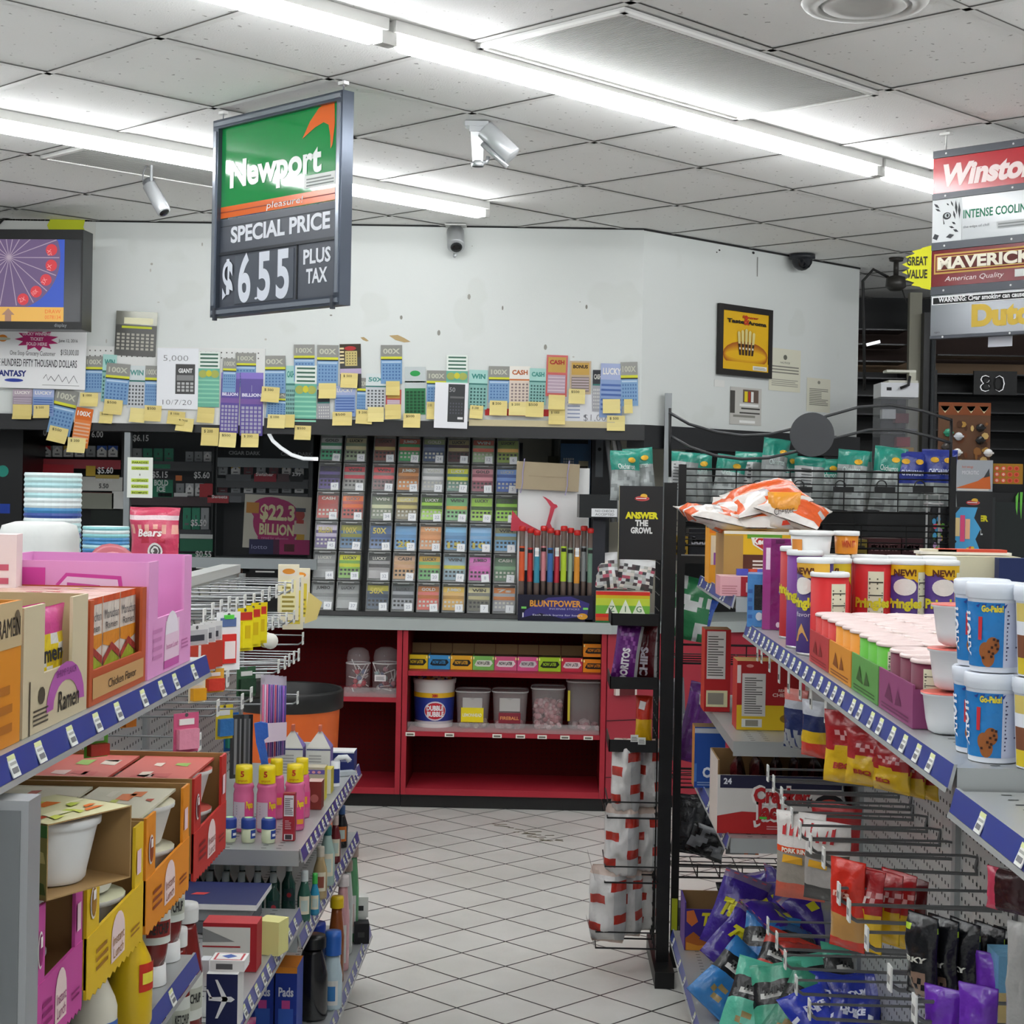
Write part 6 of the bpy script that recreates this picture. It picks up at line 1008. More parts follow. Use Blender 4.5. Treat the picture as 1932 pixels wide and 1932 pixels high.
for i, x in enumerate((432, 468, 506)):
    p = at(x, 1598, 3.88); t = thing('jelly_jar', f'small pale jelly jar with a blue lid, {ordn[i]} of three at the shelf front', 'jar', (p.x, 3.88, SP), 0, 'blue lidded jelly jars'); r = .0165; q = B(); q.lathe([(r*.9, 0), (r, .006), (r, .034), (0, .036)], M('c8cfae', .2), 18); q.done('jar', t); q = B(); q.lathe([(r*1.06, .033), (r*1.06, .053), (r*.9, .057), (0, .057)], PL('27408e'), 18); q.lathe([(r*.6, .0575), (0, .058)], 'b8e0b0', 12); q.done('lid', t); q = B(); q.wrap(r+.0007, .5, 1.5, .01, .03, '2a4490', 5); q.wrap(r+.0012, .7, 1.3, .016, .022, 'e8e8f0', 4); q.done('label', t)
q = B(); p = at(544, 1585, 3.9); w, h = .0285, .112; q.box(-w/2, w/2, 0, .02, 0, h, {'*': '8f1f2a', 'F': '9c2430'}); q.rc(-w*.4, w*.4, h*.52, h*.96, -.0006, 'd8d4d6'); q.ln(-w*.34, w*.34, h*.56, h*.92, 9, -.001, '6a5a60'); q.rc(-w*.36, w*.36, h*.02, h*.14, -.0006, 'e4e0e0'); q.rc(-w*.28, w*.28, h*.03, h*.13, -.001, '3c3034'); q.ln(-w*.3, w*.2, h*.25, h*.45, 5, -.001, 'c89aa0'); solo(q, 'medicine_carton', 'thin dark red medicine carton with white small print', 'carton', (p.x, 3.9, SP))
for i, (x0, x1) in enumerate(((526, 570), (577, 622))):
    a, z_, w, h = fr(x0, 1420, x1, 1560, 4.62); q = B(); h = .105; d = .06; wm = P('d8d8d2'); vm = P('7a6aa8')
    q.box(-w/2, w/2, 0, d, 0, h, {'*': wm, 'R': vm}); q.add([(-w/2, 0, h), (w/2, 0, h), (w/2, d, h), (-w/2, d, h), (-w*.05, d/2, h+.045), (w*.05, d/2, h+.045)], [(0, 1, 5, 4), (1, 2, 5), (2, 3, 4, 5), (3, 0, 4)], [P('cfcdc4'), vm, P('d8d8d2'), wm]); q.box(-.004, .004, d/2-.01, d/2+.012, h+.043, h+.06, P('d0705a')); q.rc(-w*.5, w*.5, h*.94, h*.97, -.0006, '2c2c68'); q.ln(-w*.4, w*.4, h*.3, h*.85, 7, -.0006, 'a8a8a4')
    solo(q, 'gable_carton', ('white and violet gable topped carton in front of the grey card', 'white and violet gable topped carton beside the navy box')[i], 'carton', (a, 4.62, SP), group='gable topped cartons')
bx('box', 'navy box with a white top edge at the far end of the toiletries shelf', 'box', 618, 668, 1418, 1462, 4.85, SP+.0, .07, {'*': '1f2a68', 'T': 'e8e8e8'}, lambda q, w, h: (q.rc(-w/2, w/2, h*.93, h, -.0008, 'eceef0'), q.ln(0, w*.4, h*.5, h*.66, 3, -.001, 'a0a8c8')))
bx('box', 'tan box with a violet printed band behind the pink bottles', 'box', 570, 612, 1448, 1550, 4.4, SP, .05, {'*': 'b8b09a', 'R': 'd8c83a'}, lambda q, w, h: (q.rc(-w*.4, w*.5, h*.8, h*.93, -.0008, '6a5aa8'), [q.el((-.25+.25*k)*w, h*.86, w*.08, h*.04, -.0014, 'e0a0a8') for k in range(3)]))
bx('box', 'brown red box behind the thin red carton', 'box', 580, 606, 1475, 1560, 4.28, SP, .05, {'*': '7a2a22', 'T': 'c8a8a0'}, lambda q, w, h: q.el(0, h*.4, w*.3, h*.15, -.001, 'b0605a'))
bx('box', 'yellow sided flat box near the shelf edge', 'box', 612, 624, 1452, 1540, 4.5, SP, .06, {'*': 'c8b83a', 'F': 'd8d4c0'})
q = B(); q.lathe([(.013, 0), (.013, .07), (0, .07)], 'e6e8ea', 14); q.wrap(.0136, -1.2, 1.2, .01, .05, '2a3a80', 6); q.tube([(0, 0, .07), (.01, 0, .08), (.03, 0, .082), (.04, .0, .07)], .008, 'e0e4e8'); p = at(632, 1500, 4.62); solo(q, 'bandage_roll', 'white bandage roll with a navy band at the shelf edge', 'roll', (p.x, 4.62, SP))
q = B(); q.box(-.03, .03, 0, .03, 0, .012, M('b8c0c4', .3)); p = at(655, 1480, 4.8); solo(q, 'foil_packet', 'silver packet at the outer corner of the toiletries shelf', 'packet', (p.x, 4.78, SP+.0005), R(30))
# mouthwash row under it
SM = .492; 
gm = thing('bottle', 'x', 'bottle')
q = B(); r = .017; q.lathe([(r*.9, 0), (r, .005), (r, .07), (r*.5, .088), (r*.42, .1), (0, .1)], M('1f4a40', .12, 0, 0, .92, .7), 14); q.done('bottle', gm); q = B(); q.lathe([(r*.5, .1), (r*.5, .122), (0, .122)], PL('b4bcbc'), 12); q.done('cap', gm); q = B(); q.wrap(r+.0006, -.5, .9, .03, .06, '23383a', 5); q.el(.004, .045, .006, .006, -r-.001, 'b03038', 8); q.done('label', gm)
k = 0
for row_, yy in enumerate((3.9, 4.02)):
    for i in range(8):
        x = -.9+.038*i+.018*row_; lb = f'small green mouthwash bottle, {ordn[i]} from the back panel, {("front", "second")[row_]} row'
        if k == 0: gm.location = (x, yy, SM); gm['label'] = lb; gm['group'] = 'green mouthwash bottles'; gm.name = 'mouthwash_bottle'
        else: dup(gm, lb, (x, yy, SM), 0, 'green mouthwash bottles')
        k += 1
for i in range(6):
    q = B(); q.box(-.02, .02, 0, .03, 0, .03, {'*': '1f4a94', 'T': '2a68c0'}); q.el(0, .018, .008, .006, -.0006, 'c83030', 8); q.rc(-.016, .016, .004, .01, -.0006, 'd8dce8'); solo(q, 'soap_box', f'little blue and red box before the green bottles, {ordn[i]} from the back panel', 'box', (-.85+.045*i, 3.83, SM), R((i*37) % 11-5), 'little blue and red boxes')
for px, py, yy, r, h, c, cap, lb in ((594, 1676, 4.0, .012, .1, '2a8ab0', '3fae4a', 'blue stick bottle with a green cap'), (604, 1655, 4.16, .018, .13, 'a8926a', 'c8c0b0', 'tan lotion bottle with a picture label'), (617, 1630, 4.3, .02, .155, '9ab4ac', '2a6a70', 'pale green shampoo bottle'), (632, 1610, 4.55, .016, .13, '6a1e24', 'c8b0a8', 'dark red lotion bottle'), (644, 1590, 4.75, .018, .12, '1c1c20', '3a5a8a', 'black and orange shampoo bottle'), (574, 1690, 3.94, .016, .12, '2f5f50', 'c8d0d0', 'dark green mouthwash bottle at the shelf front edge')):
    p = at(px, py, yy); bottle('toiletry_bottle', lb+' on the middle toiletries shelf' if 'edge' not in lb else lb, 'bottle', p.x, yy, SM, r, h, c, cap, .025, .5, klab('d8d0b8' if c != '1c1c20' else 'c86a2a', '8a4a3a' if 'tan' in lb else 'b8c8c0', -.8, .8, .2, .65), rz=R(10))
# base shelf
SQ = .177
for px, yy, r, h, c, cap, lb in ((634, 4.5, .022, .235, '8a4a22', 'd8b818', 'amber oil bottle with a yellow cap'), (628, 4.28, .026, .2, 'b8ccd4', '2a62b8', 'pale bottle with a big blue cap'), (645, 4.62, .02, .265, 'd0a0a4', 'd8d0d0', 'tall pink spray can'), (652, 4.78, .019, .27, 'b8bcb8', '8a7a70', 'tall silver spray can with a brown cap'), (663, 4.92, .019, .28, '5a9468', '9a8a80', 'tall green spray can'), (590, 4.2, .04, .21, '18181a', '101012', 'large black jug'), (596, 4.36, .03, .2, '2a3a5a', '1c3a9a', 'dark blue trigger bottle')):
    p = at(px, 1800, yy); bottle('cleaner_bottle', lb+' on the base shelf', 'bottle', p.x, yy, SQ, r, h, c, cap, .03 if 'blue cap' not in lb else .06, .6, klab('d8d8d4' if 'black' not in lb else '202022', '3a7ab8' if 'blue' in lb else 'c8b0a8', -.7, .7, .1, .55) if 'black' not in lb else None, capr=.85)
for i, (px, yy, z) in enumerate(((677, 5.0, SQ), (680, 4.95, SQ+.0605), (686, 4.93, SQ))):
    p = at(px, 1760, yy); q = B(); q.box(-.022, .022, 0, .05, 0, .06, 'dcdcd8' if i < 2 else '16161a'); q.rc(-.012, .008, .02, .035, -.0006, ('a84038', '2c2c2e', '3a3a3c')[i])
    solo(q, 'small_box', ('small white box with a red mark at the end of the base shelf', 'small white box stacked topmost at the end of the base shelf', 'small black box on the outer corner of the base shelf')[i], 'box', (p.x if i != 2 else p.x-.0, yy if i != 2 else 4.88, z), R(10))
for i in range(4):
    a = -.775+.056*i; q = B(); q.box(-.026, .026, 0, .1, 0, .2, {'*': '1f3a98', 'T': 'e0862a', 'R': '26429c'}); q.rc(-.026, .026, .185, .2, -.0006, 'e8902c'); q.tx('Pads', 0, .13, .022, -.0008, 'e0e4f0', w=.036, bold=.03); q.rc(-.018, .018, .03, .1, -.0006, '3a62c0'); q.rc(-.01, .01, .1, .12, -.0008, 'd0509a'); solo(q, 'pad_box', f'blue hygiene box with an orange top, {ordn[i]} from the back panel', 'box', (a, 3.95, SQ), 0, 'blue hygiene boxes')
q = B(); mg = F('9c2266'); S = bag(q, .2, .17, .11, lambda u, v, f: F('b83a80') if (u*4+v*3) % 1 < .3 else mg, 33, 12, 12, .25); solo(q, 'pad_package', 'magenta film package lying before the blue hygiene boxes', 'package', (-.72, 3.62, SQ), rot=(R(-12), 0, R(15)))
q = B(); q.box(-.07, .07, 0, .09, 0, .07, {'*': F('2a6ac0'), 'T': F('3a80d0')}); q.box(-.02, .025, -.001, .09, .0, .0712, F('b8d8d0')); q.box(-.06, -.035, .02, .06, .07, .0712, F('8ac03a')); solo(q, 'tissue_pack', 'bright blue soft pack with a pale band on the base shelf', 'package', (-.665, 3.44, SQ), R(-18))
# ---------------------------------------------------------------- snack gondola on the other side of the aisle
RX = .46; RN = .49; RB = .78
gr = thing('gondola_shelving', 'grey shelving unit with potato crisps, biscuits and bags on hooks', 'shelving', (0, 0, 0))
q = B(); q.box(RB+.006, RB+.05, 1.0, 4.95, 0, 1.21, GRY); q.done('spine', gr)
pegwall(gr, -1, RB, 1.2, 4.94, .14, 1.17, m='c2c4c2', holes=(.25, 1.1, 1.7, 4.0))
for y in (1.98, 3.09, 4.02): q = B(); q.box(RB-.016, RB-.006, y-.014, y+.014, .1, 1.17, GRD); q.done('upright', gr)
shelf(gr, -1, 1.97, 4.02, 1.216, RN, RB, 25, seed=11)
shelf(gr, -1, .9, 1.96, 1.190, RN, RB, 6, seed=12)
shelf(gr, -1, 4.03, 4.94, 1.280, RX, RB, 10, seed=13, skip=.3)
shelf(gr, -1, 4.03, 4.94, .930, RX, RB, 10, seed=14, skip=.6, strip=False)
shelf(gr, -1, 4.05, 4.90, .690, RX, RB, 10, seed=15, skip=.8)
q = B(); q.box(.46, RB, 2.0, 5.1, .118, .158, GRY); q.box(.50, .52, 2.0, 5.05, 0, .118, GRD); q.done('base_deck', gr)
shelf(gr, -1, 3.0, 5.15, .168, .415, .7, 26, seed=16, name='base_shelf', skip=.5)
q = B(); q.box(RB+.052, 1.25, 1.5, 4.95, 1.188, 1.214, GRY); q.done('rear_shelf', gr)
for x, y in [(1452, 1462), (1463, 1482), (1478, 1505), (1480, 1524), (1497, 1545), (1513, 1570), (1533, 1595), (1558, 1622), (1587, 1690), (1606, 1722), (1640, 1775), (1684, 1850), (1731, 1908)]: p = at(x, y, X=.505); hook(gr, -1, RB-.006, .505, p.y, p.z-.02, WIRD, r=.0034)
for x, y in [(1452, 1750), (1469, 1778), (1485, 1814), (1506, 1862), (1531, 1908)]: p = at(x, y, X=.5); hook(gr, -1, RB-.006, .5, p.y, p.z-.02, WIRD, r=.0034)
for x, y in [(1429, 1232), (1437, 1236), (1452, 1252), (1470, 1272), (1488, 1290), (1510, 1302), (1530, 1318), (1558, 1345)]:   # tag arms under the shelf edge
    p = at(x, y, X=.53); q = B(); q.tube([(.7, p.y, p.z+.03), (.535, p.y, p.z+.03)], .003, WIRD, 5); q.box(.529, .531, p.y-.013, p.y+.013, p.z-.02, p.z+.045, 'dfe1dc'); q.box(.5283, .529, p.y-.006, p.y+.006, p.z-.012, p.z, '4a4a4a'); q.done('tag_arm', gr)
ZS = 1.217
# ---- crisps: a printed round can
def can(name, label, x, y, z, r, h, c1, c2, rz=0, group=None, front=True, facts=.0, lid='e8ecec', word=True):
    t = thing(name, label, 'can', (x, y, z), rz, group); q = B(); q.lathe([(r, .003), (r, h*.957), (0, h*.957)], P(c1), 24); q.lathe([(r*1.01, 0), (r*1.01, .004), (r, .0045)], M('c8c8c8', .3, .7), 24)
    cm = lambda o, s=0.: (lambda a, b_: ((r+o)*math.sin(a/r+s), -(r+o)*math.cos(a/r+s), b_))
    if c2:
        n = 14; a0, a1 = -1.6, 1.6; top = [h*(.955) for k in range(n+1)]; lo = [h*(.82+.05*abs(math.sin(k*.9))-(.10 if k > n*.55 else 0)*(k/n)) for k in range(n+1)]
        q.add([((r+.0006)*math.sin(a0+(a1-a0)*k/n), -(r+.0006)*math.cos(a0+(a1-a0)*k/n), zz_[k]) for zz_ in (lo, top) for k in range(n+1)], [(k, k+1, n+2+k, n+1+k) for k in range(n)], P(c2), True)
        m = cm(.0012); q.dk(0, h*.72, r*.62, h*.09, m, 'ece8e2', 20)
        q.tx('NEW!', 0, h*.84, h*.07, 0, '5a2a10', bold=.04, map=m)
        q.add([cm(.0014)(-.5*r+r*.9*k/4, h*(.14, .26, .33, .24, .15)[k]) for k in range(5)], [tuple(range(5))], 'd8a860'); q.tx('flavor', 0, h*.4, h*.05, 0, 'd8d0e0', w=r*1.0, map=cm(.0016))
    if word: q.tx('Pringles', 0, h*.5, h*.1, 0, 'd8d02c', w=r*2.0, bold=.05, map=cm(.0016))
    if facts is not None:
        s = facts; q.wrap(r+.0009, s, s+.85, h*.16, h*.88, 'dfe0c4', 6); q.ln(-.36*r, .36*r, h*.2, h*.84, 13, 0, '5a5c48', .35, 3, map=lambda a, b_: ((r+.0014)*math.sin(a/r+s+.42), -(r+.0014)*math.cos(a/r+s+.42), b_))
        for f_ in (.76, .62, .3): q.wrap(r+.0018, s+.05, s+.8, h*f_, h*(f_+.012), '2c2c24', 5)
    q.done('tube', t); q = B(); q.lathe([(r*1.03, h*.955), (r*1.05, h*.96), (r*1.05, h), (r*.97, h+.002), (r*.94, h-.002), (0, h-.003)], M(lid, .3), 24); q.done('lid', t)
    return t
# far block of tall cans across the shelf
for i, (px, c1, c2, rz, fa, lb) in enumerate(((1570, 'c02226', 'd8c02a', -25, .1, 'tall red crisp can standing behind the shorter red can'), (1646, 'bc1c22', None, -10, -.25, 'tall red crisp can with a big nutrition panel'), (1709, '4c2f7c', 'e2b61a', -15, .72, 'yellow and purple crisp can next to the red can'), (1773, '4c2f7c', 'e2b61a', 0, .78, 'yellow and purple crisp can at the end next to the granola box'))):
    a = at(px, 1100, 3.36); can('crisp_can', lb, a.x, 3.36, ZS, .0375, .188, c1, c2, R(rz), 'tall crisp cans', facts=fa)
for i, (px, yy, c1, c2, lb) in enumerate(((1568, 3.5, 'bc1c22', None, 'second row red crisp can under the white tub'), (1640, 3.5, 'bc1c22', None, 'second row red crisp can behind the nutrition panel can'), (1705, 3.5, '4c2f7c', 'e2b61a', 'second row purple crisp can'), (1768, 3.5, '2b62b0', None, 'second row blue crisp can'))): a = at(px, 1100, yy); can('crisp_can', lb, a.x, yy, ZS, .0375, .19, c1, c2, 0, 'tall crisp cans', facts=None)
a = at(1565, 1180, 3.24); can('crisp_can', 'shorter red crisp can with a cream panel, in front of the tall cans', a.x, 3.245, ZS, .0365, .165, 'c81e22', None, R(-10), facts=.1, word=False)
for px, yy, h, c1, lb in ((1500, 3.66, .2, 'b02028', 'tall red crisp can next to the purple biscuit pack'), (1510, 3.44, .2, '6a2a84', 'tall purple crisp can at the shelf edge by the biscuits'), (1532, 3.30, .19, '3f2c70', 'dark purple crisp can at the shelf edge before the red tray')):
    a = at(px, 1230, yy); can('crisp_can', lb, max(.533, a.x), yy, ZS, .0355, h, c1, 'd8a83a' if 'dark' in lb else None, R(-50), 'crisp cans along the shelf edge', facts=None)
# four trays of small cans
trc = [('b83a3c', 'c82a26', 'red', 3.18, 2.965), ('d8902c', 'e0901c', 'orange', 2.96, 2.745), ('5f9a4c', '58b02c', 'green', 2.74, 2.52), ('8f4472', '6a1c38', 'plum', 2.515, 2.28)]
for tc, cc, nm_, y1, y0 in trc:
    t = thing('can_tray', f'{nm_} card tray of small crisp cans on the shelf edge', 'tray', (.505, (y0+y1)/2, ZS), -PI/2); w = y1-y0-.003; q = B(); h = .06
    q.box(-w/2, w/2, 0, .003, 0, h, tc); q.box(-w/2, -w/2+.003, .003, .295, 0, h*.9, tc); q.box(w/2-.003, w/2, .003, .27, 0, h*.9, tc); q.box(-w/2, w/2, .267, .27, 0, h*.9, tc); q.box(-w/2+.003, w/2-.003, .003, .267, 0, .003, 'a8814e')
    dk_ = {'red': '8a2420', 'orange': '8a4a10', 'green': '3a5c28', 'plum': '6a2a52'}[nm_]; q.pg([(-.3*w, h*.35), (-.18*w, h*.75), (-.05*w, h*.3)], -.0008, dk_); q.pg([(.0*w, h*.3), (.08*w, h*.7), (.2*w, h*.35)], -.0008, dk_); q.ln(-.4*w, .4*w, h*.08, h*.25, 2, -.0008, dk_)
    if nm_ == 'plum': q.rc(w/2-.0, w/2, 0, 0, 0, tc)
    q.done('tray', t); r = .0345; first = None
    for a in range(4):
        for b_ in range(3):
            x, y = .505+.04+.0665*a, y0+.037+.0695*b_; lb = f'small {nm_} crisp can, {ordn[b_]} from the cookie tubs, {ordn[a]} back from the aisle'
            if first is None: first = can('snack_can', lb, x, y, ZS+.004, r, .088, cc, None, R(-60), f'small crisp cans in the {nm_} tray', facts=.3, word=False, lid='ead4d0')
            else: dup(first, lb, (x, y, ZS+.004), R((a*53+b_*91) % 360), f'small crisp cans in the {nm_} tray')
# biscuits beside them
def choc(q, w, h):
    q.rc(-w/2, -w*.28, 0, h, -.0006, F('9a3a86')); q.rc(-w*.42, -w*.3, h*.66, h*.9, -.0012, F('e8d8ea')); q.pg([(.02*w, h*.86), (.12*w, h*.82), (.2*w, h*.9), (.1*w, h*.93)], -.001, F('d86a8a')); q.pg([(-.05*w, h*.42), (.5*w, h*.5), (.5*w, h*.3), (.15*w, h*.22)], -.001, F('3f8ac8')); q.pg([(.1*w, h*.26), (.5*w, h*.3), (.5*w, h*.14), (.25*w, h*.12)], -.0012, F('dfa61c')); q.el(.35*w, h*.52, w*.12, h*.035, -.0014, F('e8e8f4'))
    q.tx('Chips', .2*w, h*.38, h*.07, -.0018, F('f0f4f8'), w=w*.4, bold=.05, sh=.2); q.tx('Ahoy', .28*w, h*.31, h*.06, -.0018, F('f0f4f8'), w=w*.34, bold=.05, sh=.2)
    for k in range(3): q.el((-.05+.17*k)*w, h*.055, w*.06, h*.03, -.001, F('d8c0d8'))
    q.rc(-w*.15, w*.1, h*.95, h*.99, -.001, F('5a1450'))
xc, z, w, h = fr(1435, 1035, 1500, 1205, 3.9); q = B(); q.box(-w/2, w/2, 0, .05, 0, h, {'*': F('7a1c68'), 'L': F('a8488f')}); choc(q, w, h); solo(q, 'biscuit_pack', 'tall purple biscuit pack on the snack shelf', 'biscuit pack', (xc, 3.86, ZS), R(-6))
xc, z, w, h = fr(1406, 1090, 1438, 1190, 3.97); q = B(); q.box(-w/2, w/2, 0, .1, 0, .125, {'*': F('4a90d0'), 'L': F('d8e4ee')}); q.rc(-w*.1, w*.5, .04, .1, -.0008, F('14161c')); q.el(.2*w, .025, .008, .01, -.001, F('e0e8f0')); q.ln(-w*.45, -w*.2, .02, .1, 4, -.0008, F('3a70b8')); solo(q, 'cookie_pack', 'pale blue cookie pack at the corner of the snack shelf', 'cookie pack', (xc, 3.93, ZS), R(-8))
q = B(); q.box(-.012, .012, 0, .05, 0, .16, {'*': F('c8d02c'), 'L': F('c83a2c')}); p = at(1508, 1200, 3.75); solo(q, 'snack_sleeve', 'yellow green upright sleeve between the biscuits and the crisp cans', 'sleeve', (p.x-.0, 3.76, ZS), R(-8))
# tubs on top of the cans
for x0, x1, y0, y1, yy, c, lb in ((1488, 1572, 1024, 1060, 3.5, 'e8e9e8', 'white plastic tub on top of the crisp cans'), (1572, 1621, 1029, 1062, 3.52, 'd8861c', 'orange tub with a white lid on top of the crisp cans')):
    a, z, w, h = fr(x0, y0, x1, y1, yy); r = w/2; hh = .048; t = thing('snack_tub', lb, 'tub', (a, yy, ZS+.193)); q = B(); q.lathe([(r*.84, 0), (r*.93, hh*.85), (0, hh*.85)], PL(c), 24)
    if c != 'e8e9e8': q.tx('WIN IT', 0, hh*.3, .014, 0, 'b8401c', w=r*1.1, bold=.04, map=lambda a_, b_: ((r*.91+.002)*math.sin(a_/r), -(r*.91+.002)*math.cos(a_/r), b_))
    else: q.wrap(r*.9, -1.3, -.6, .005, .03, 'd88a3a', 4, r*.93)
    q.done('tub', t); q = B(); q.lathe([(r*.97, hh*.8), (r, hh*.82), (r, hh), (0, hh)], PL('f0f1f0'), 24); q.done('lid', t)
# foil topped cups, stacked
for k, (px, pyb, dx) in enumerate(((1783, 1425, 0), (1800, 1358, .008), (1803, 1290, .012))):
    r = .034; hh = .056; t = thing('cheese_cup', f'white plastic cup with an orange foil lid, {("lowest", "middle", "top")[k]} of the stack by the cookie tubs', 'cup', (.545+dx, 2.25+.0*k, ZS+.0595*k), 0, 'foil lidded white cups'); q = B(); q.lathe([(r*.55, 0), (r*.75, .004), (r*.85, .018), (r*.97, hh*.9), (r*1.06, hh*.93), (r*1.06, hh*.97)], PL('eceef0'), 24); q.done('cup', t); q = B(); q.lathe([(r*1.07, hh*.97), (r*1.07, hh*.99), (r*.9, hh), (0, hh*1.0)], M('d8665a', .35, .3), 24); q.done('foil_lid', t)
# cookie tubs
def tub(label, x, y, z, r, h, kind, rz):
    t = thing('cookie_tub', label, 'tub', (x, y, z), rz, 'cookie tubs at the end of the snack shelf'); q = B(); pr = [(r*.86, 0), (r*.87, .003), (r*.985, h*.82), (r, h*.83)]; q.lathe(pr+[(0, h*.83)], PL('e4e9f2'), 28)
    rr_ = lambda z_: r*(.868+.117*z_/(h*.82)); mp = lambda o, s: (lambda a_, b_: ((rr_(b_)+o)*math.sin(a_/r+s), -(rr_(b_)+o)*math.cos(a_/r+s), b_))
    if kind == 'b':
        q.wrap(rr_(h*.06)+.0005, -1.7, 1.0, h*.06, h*.78, F('1f7ac0'), 14, rr_(h*.78)+.0005); q.wrap(rr_(h*.06)+.0006, 1.0, 2.2, h*.06, h*.78, P('c8cde0'), 8, rr_(h*.78)+.0006); q.ln(-.4*r, .5*r, h*.14, h*.72, 13, 0, '3a3a62', .4, 5, mp(.0014, 1.5))
        for ax, az in ((0, .24), (.28, .3), (.1, .16)): q.dk(ax*r-.05*r, h*az, .26*r, h*.1, mp(.0012+.0003*az, .35), '9a5a2a')
        g = random.Random(2)
        for k in range(9): m = mp(.0022, .35); a_, b_ = g.uniform(-.2, .4)*r, h*g.uniform(.13, .36); q.add([m(a_, b_), (m(a_+.003, b_)), m(a_+.003, b_+.003), m(a_, b_+.003)], [(0, 1, 2, 3)], '3a1c10')
        q.tx('Go-Paks!', .0, h*.68, h*.07, 0, 'd8c838', w=r*.8, bold=.05, map=mp(.0014, .55)); m = mp(.0014, -.45)
        q.tx('AHOY!', 0, -.5, .02, 0, 'e8eef6', w=h*.5, bold=.06, map=lambda a_, b_: m(-(b_+.5)*1.0*1.0, h*.42+a_)); q.add([mp(.0014, .05)(a_*r, b_*h) for a_, b_ in ((-.05, .36), (.1, .36), (.14, .62), (-.02, .62))], [(0, 1, 2, 3)], 'c83038')
        for k in range(5): q.add([mp(.001, .2)(r*(-.3+.25*k), h*(.74+.02*(k % 2))), mp(.001, .2)(r*(-.18+.25*k), h*(.72)), mp(.001, .2)(r*(-.1+.25*k), h*.77)], [(0, 1, 2)], '1c3a8a')
    else:
        q.wrap(rr_(h*.02)+.0005, -2, 2, h*.02, h*.2, P('d8c02c'), 14, rr_(h*.2)+.0005); q.wrap(rr_(h*.2)+.0005, -2, 2, h*.2, h*.45, P('7a4a30'), 14, rr_(h*.45)+.0005); q.wrap(rr_(h*.45)+.0005, -2, 2, h*.45, h*.6, P('e4e8f0'), 14, rr_(h*.6)+.0005); q.wrap(rr_(h*.6)+.0005, -2, 2, h*.6, h*.8, P('d0bc6a'), 14, rr_(h*.8)+.0005); q.tx('MINI', -.3*r, h*.5, h*.1, 0, '3a62a8', w=r*.8, bold=.05, map=mp(.0016, -.3)); g = random.Random(5)
        for k in range(12): m = mp(.0012, -.3); a_, b_ = g.uniform(-.9, .6)*r, h*g.uniform(.2, .45); q.add([m(a_, b_), m(a_+.01, b_), m(a_+.008, b_+.01)], [(0, 1, 2)], g.choice(['e8d8b0', 'd8a85a', 'f0ece0']))
    q.done('tub', t); q = B(); q.lathe([(r*1.02, h*.82), (r*1.05, h*.83), (r*1.05, h*.87), (r*1.07, h*.88), (r*1.07, h*.98), (r*1.0, h*1.0), (r*.9, h*.985), (0, h*.985)], PL('dfe6f0'), 28); q.done('lid', t)
for kind, x, y, k, lb in (('b', .547, 2.03, 0, 'blue cookie tub, lower one of the front stack'), ('b', .547, 2.03, 1, 'blue cookie tub, upper one of the front stack'), ('b', .549, 2.098, 0, 'blue cookie tub, lower one of the stack behind'), ('b', .549, 2.098, 1, 'blue cookie tub, upper one of the stack behind'), ('y', .592, 1.982, 0, 'yellow and brown mini cookie tub, lower one at the picture edge'), ('y', .592, 1.982, 1, 'yellow and brown mini cookie tub, upper one at the picture edge')):
    tub(lb, x, y, ZS+.109*k, .033, .108, kind, R(-52 if kind == 'b' else 25))
q = B(); q.box(-.03, .03, 0, .03, 0, .03, 'd8c48a'); solo(q, 'cream_box', 'small cream box beside the cookie tubs at the picture edge', 'box', (.66, 2.05, ZS+.0005))
# far goods on the rear shelf: granola boxes and so on
def gran(q, w, h):
    q.box(-w/2, -w*.36, -.004, 0, 0, h*1.0, 'cfc6a0'); pts = [(-.18, .72), (.3, .78), (.3, .62), (-.18, .52)]
    q.pg([(a*w, b_*h) for a, b_ in pts], -.0045, '7a4428'); q.pg([(.3*w, h*.66), (.44*w, h*.92), (.58*w, h*.76), (.42*w, h*.6)], -.0045, '8a4a2c'); g = random.Random(9)
    for k in range(60):
        u, v = g.random(), g.random(); a_, b_ = (-.17+.45*u)*w, (.54+.06*u+.17*v)*h; q.el(a_, b_, g.uniform(.006, .012), g.uniform(.004, .007), -.005-.0001*k*.2, g.choice(['d8c890', 'e4d8a8', '4a2414', 'c8a860']), 6)
    q.el(-.0*w, h*.3, w*.025, h*.1, -.0045, '7a3c20'); q.el(.14*w, h*.29, w*.03, h*.09, -.0045, 'd8b83a'); q.el(.15*w, h*.31, w*.02, h*.05, -.005, 'd4cfb0'); q.ln(.26*w, .44*w, h*.38, h*.6, 3, -.0045, '8a8468')
bx('bar_box', 'cream box picturing a nut bar behind the crisp cans', 'box', 1750, 1925, 1050, 1180, 3.6, 1.215, .12, {'*': 'd6cfae', 'F': 'd6cfae'}, gran)
bx('bar_box', 'navy box lettered BA at the picture edge', 'box', 1884, 1990, 1054, 1180, 3.56, 1.215, .035, '1d2b58', lambda q, w, h: (q.tx('BARS', 0, -.5, .05, 0, 'e4e6ee', w=.12, bold=.04, map=lambda a_, b_: (-w*.05+(b_+.5), -.0008, h*.42-a_)), q.ln(-w*.42, -w*.3, h*.2, h*.7, 2, -.0008, 'c8ccd8')))
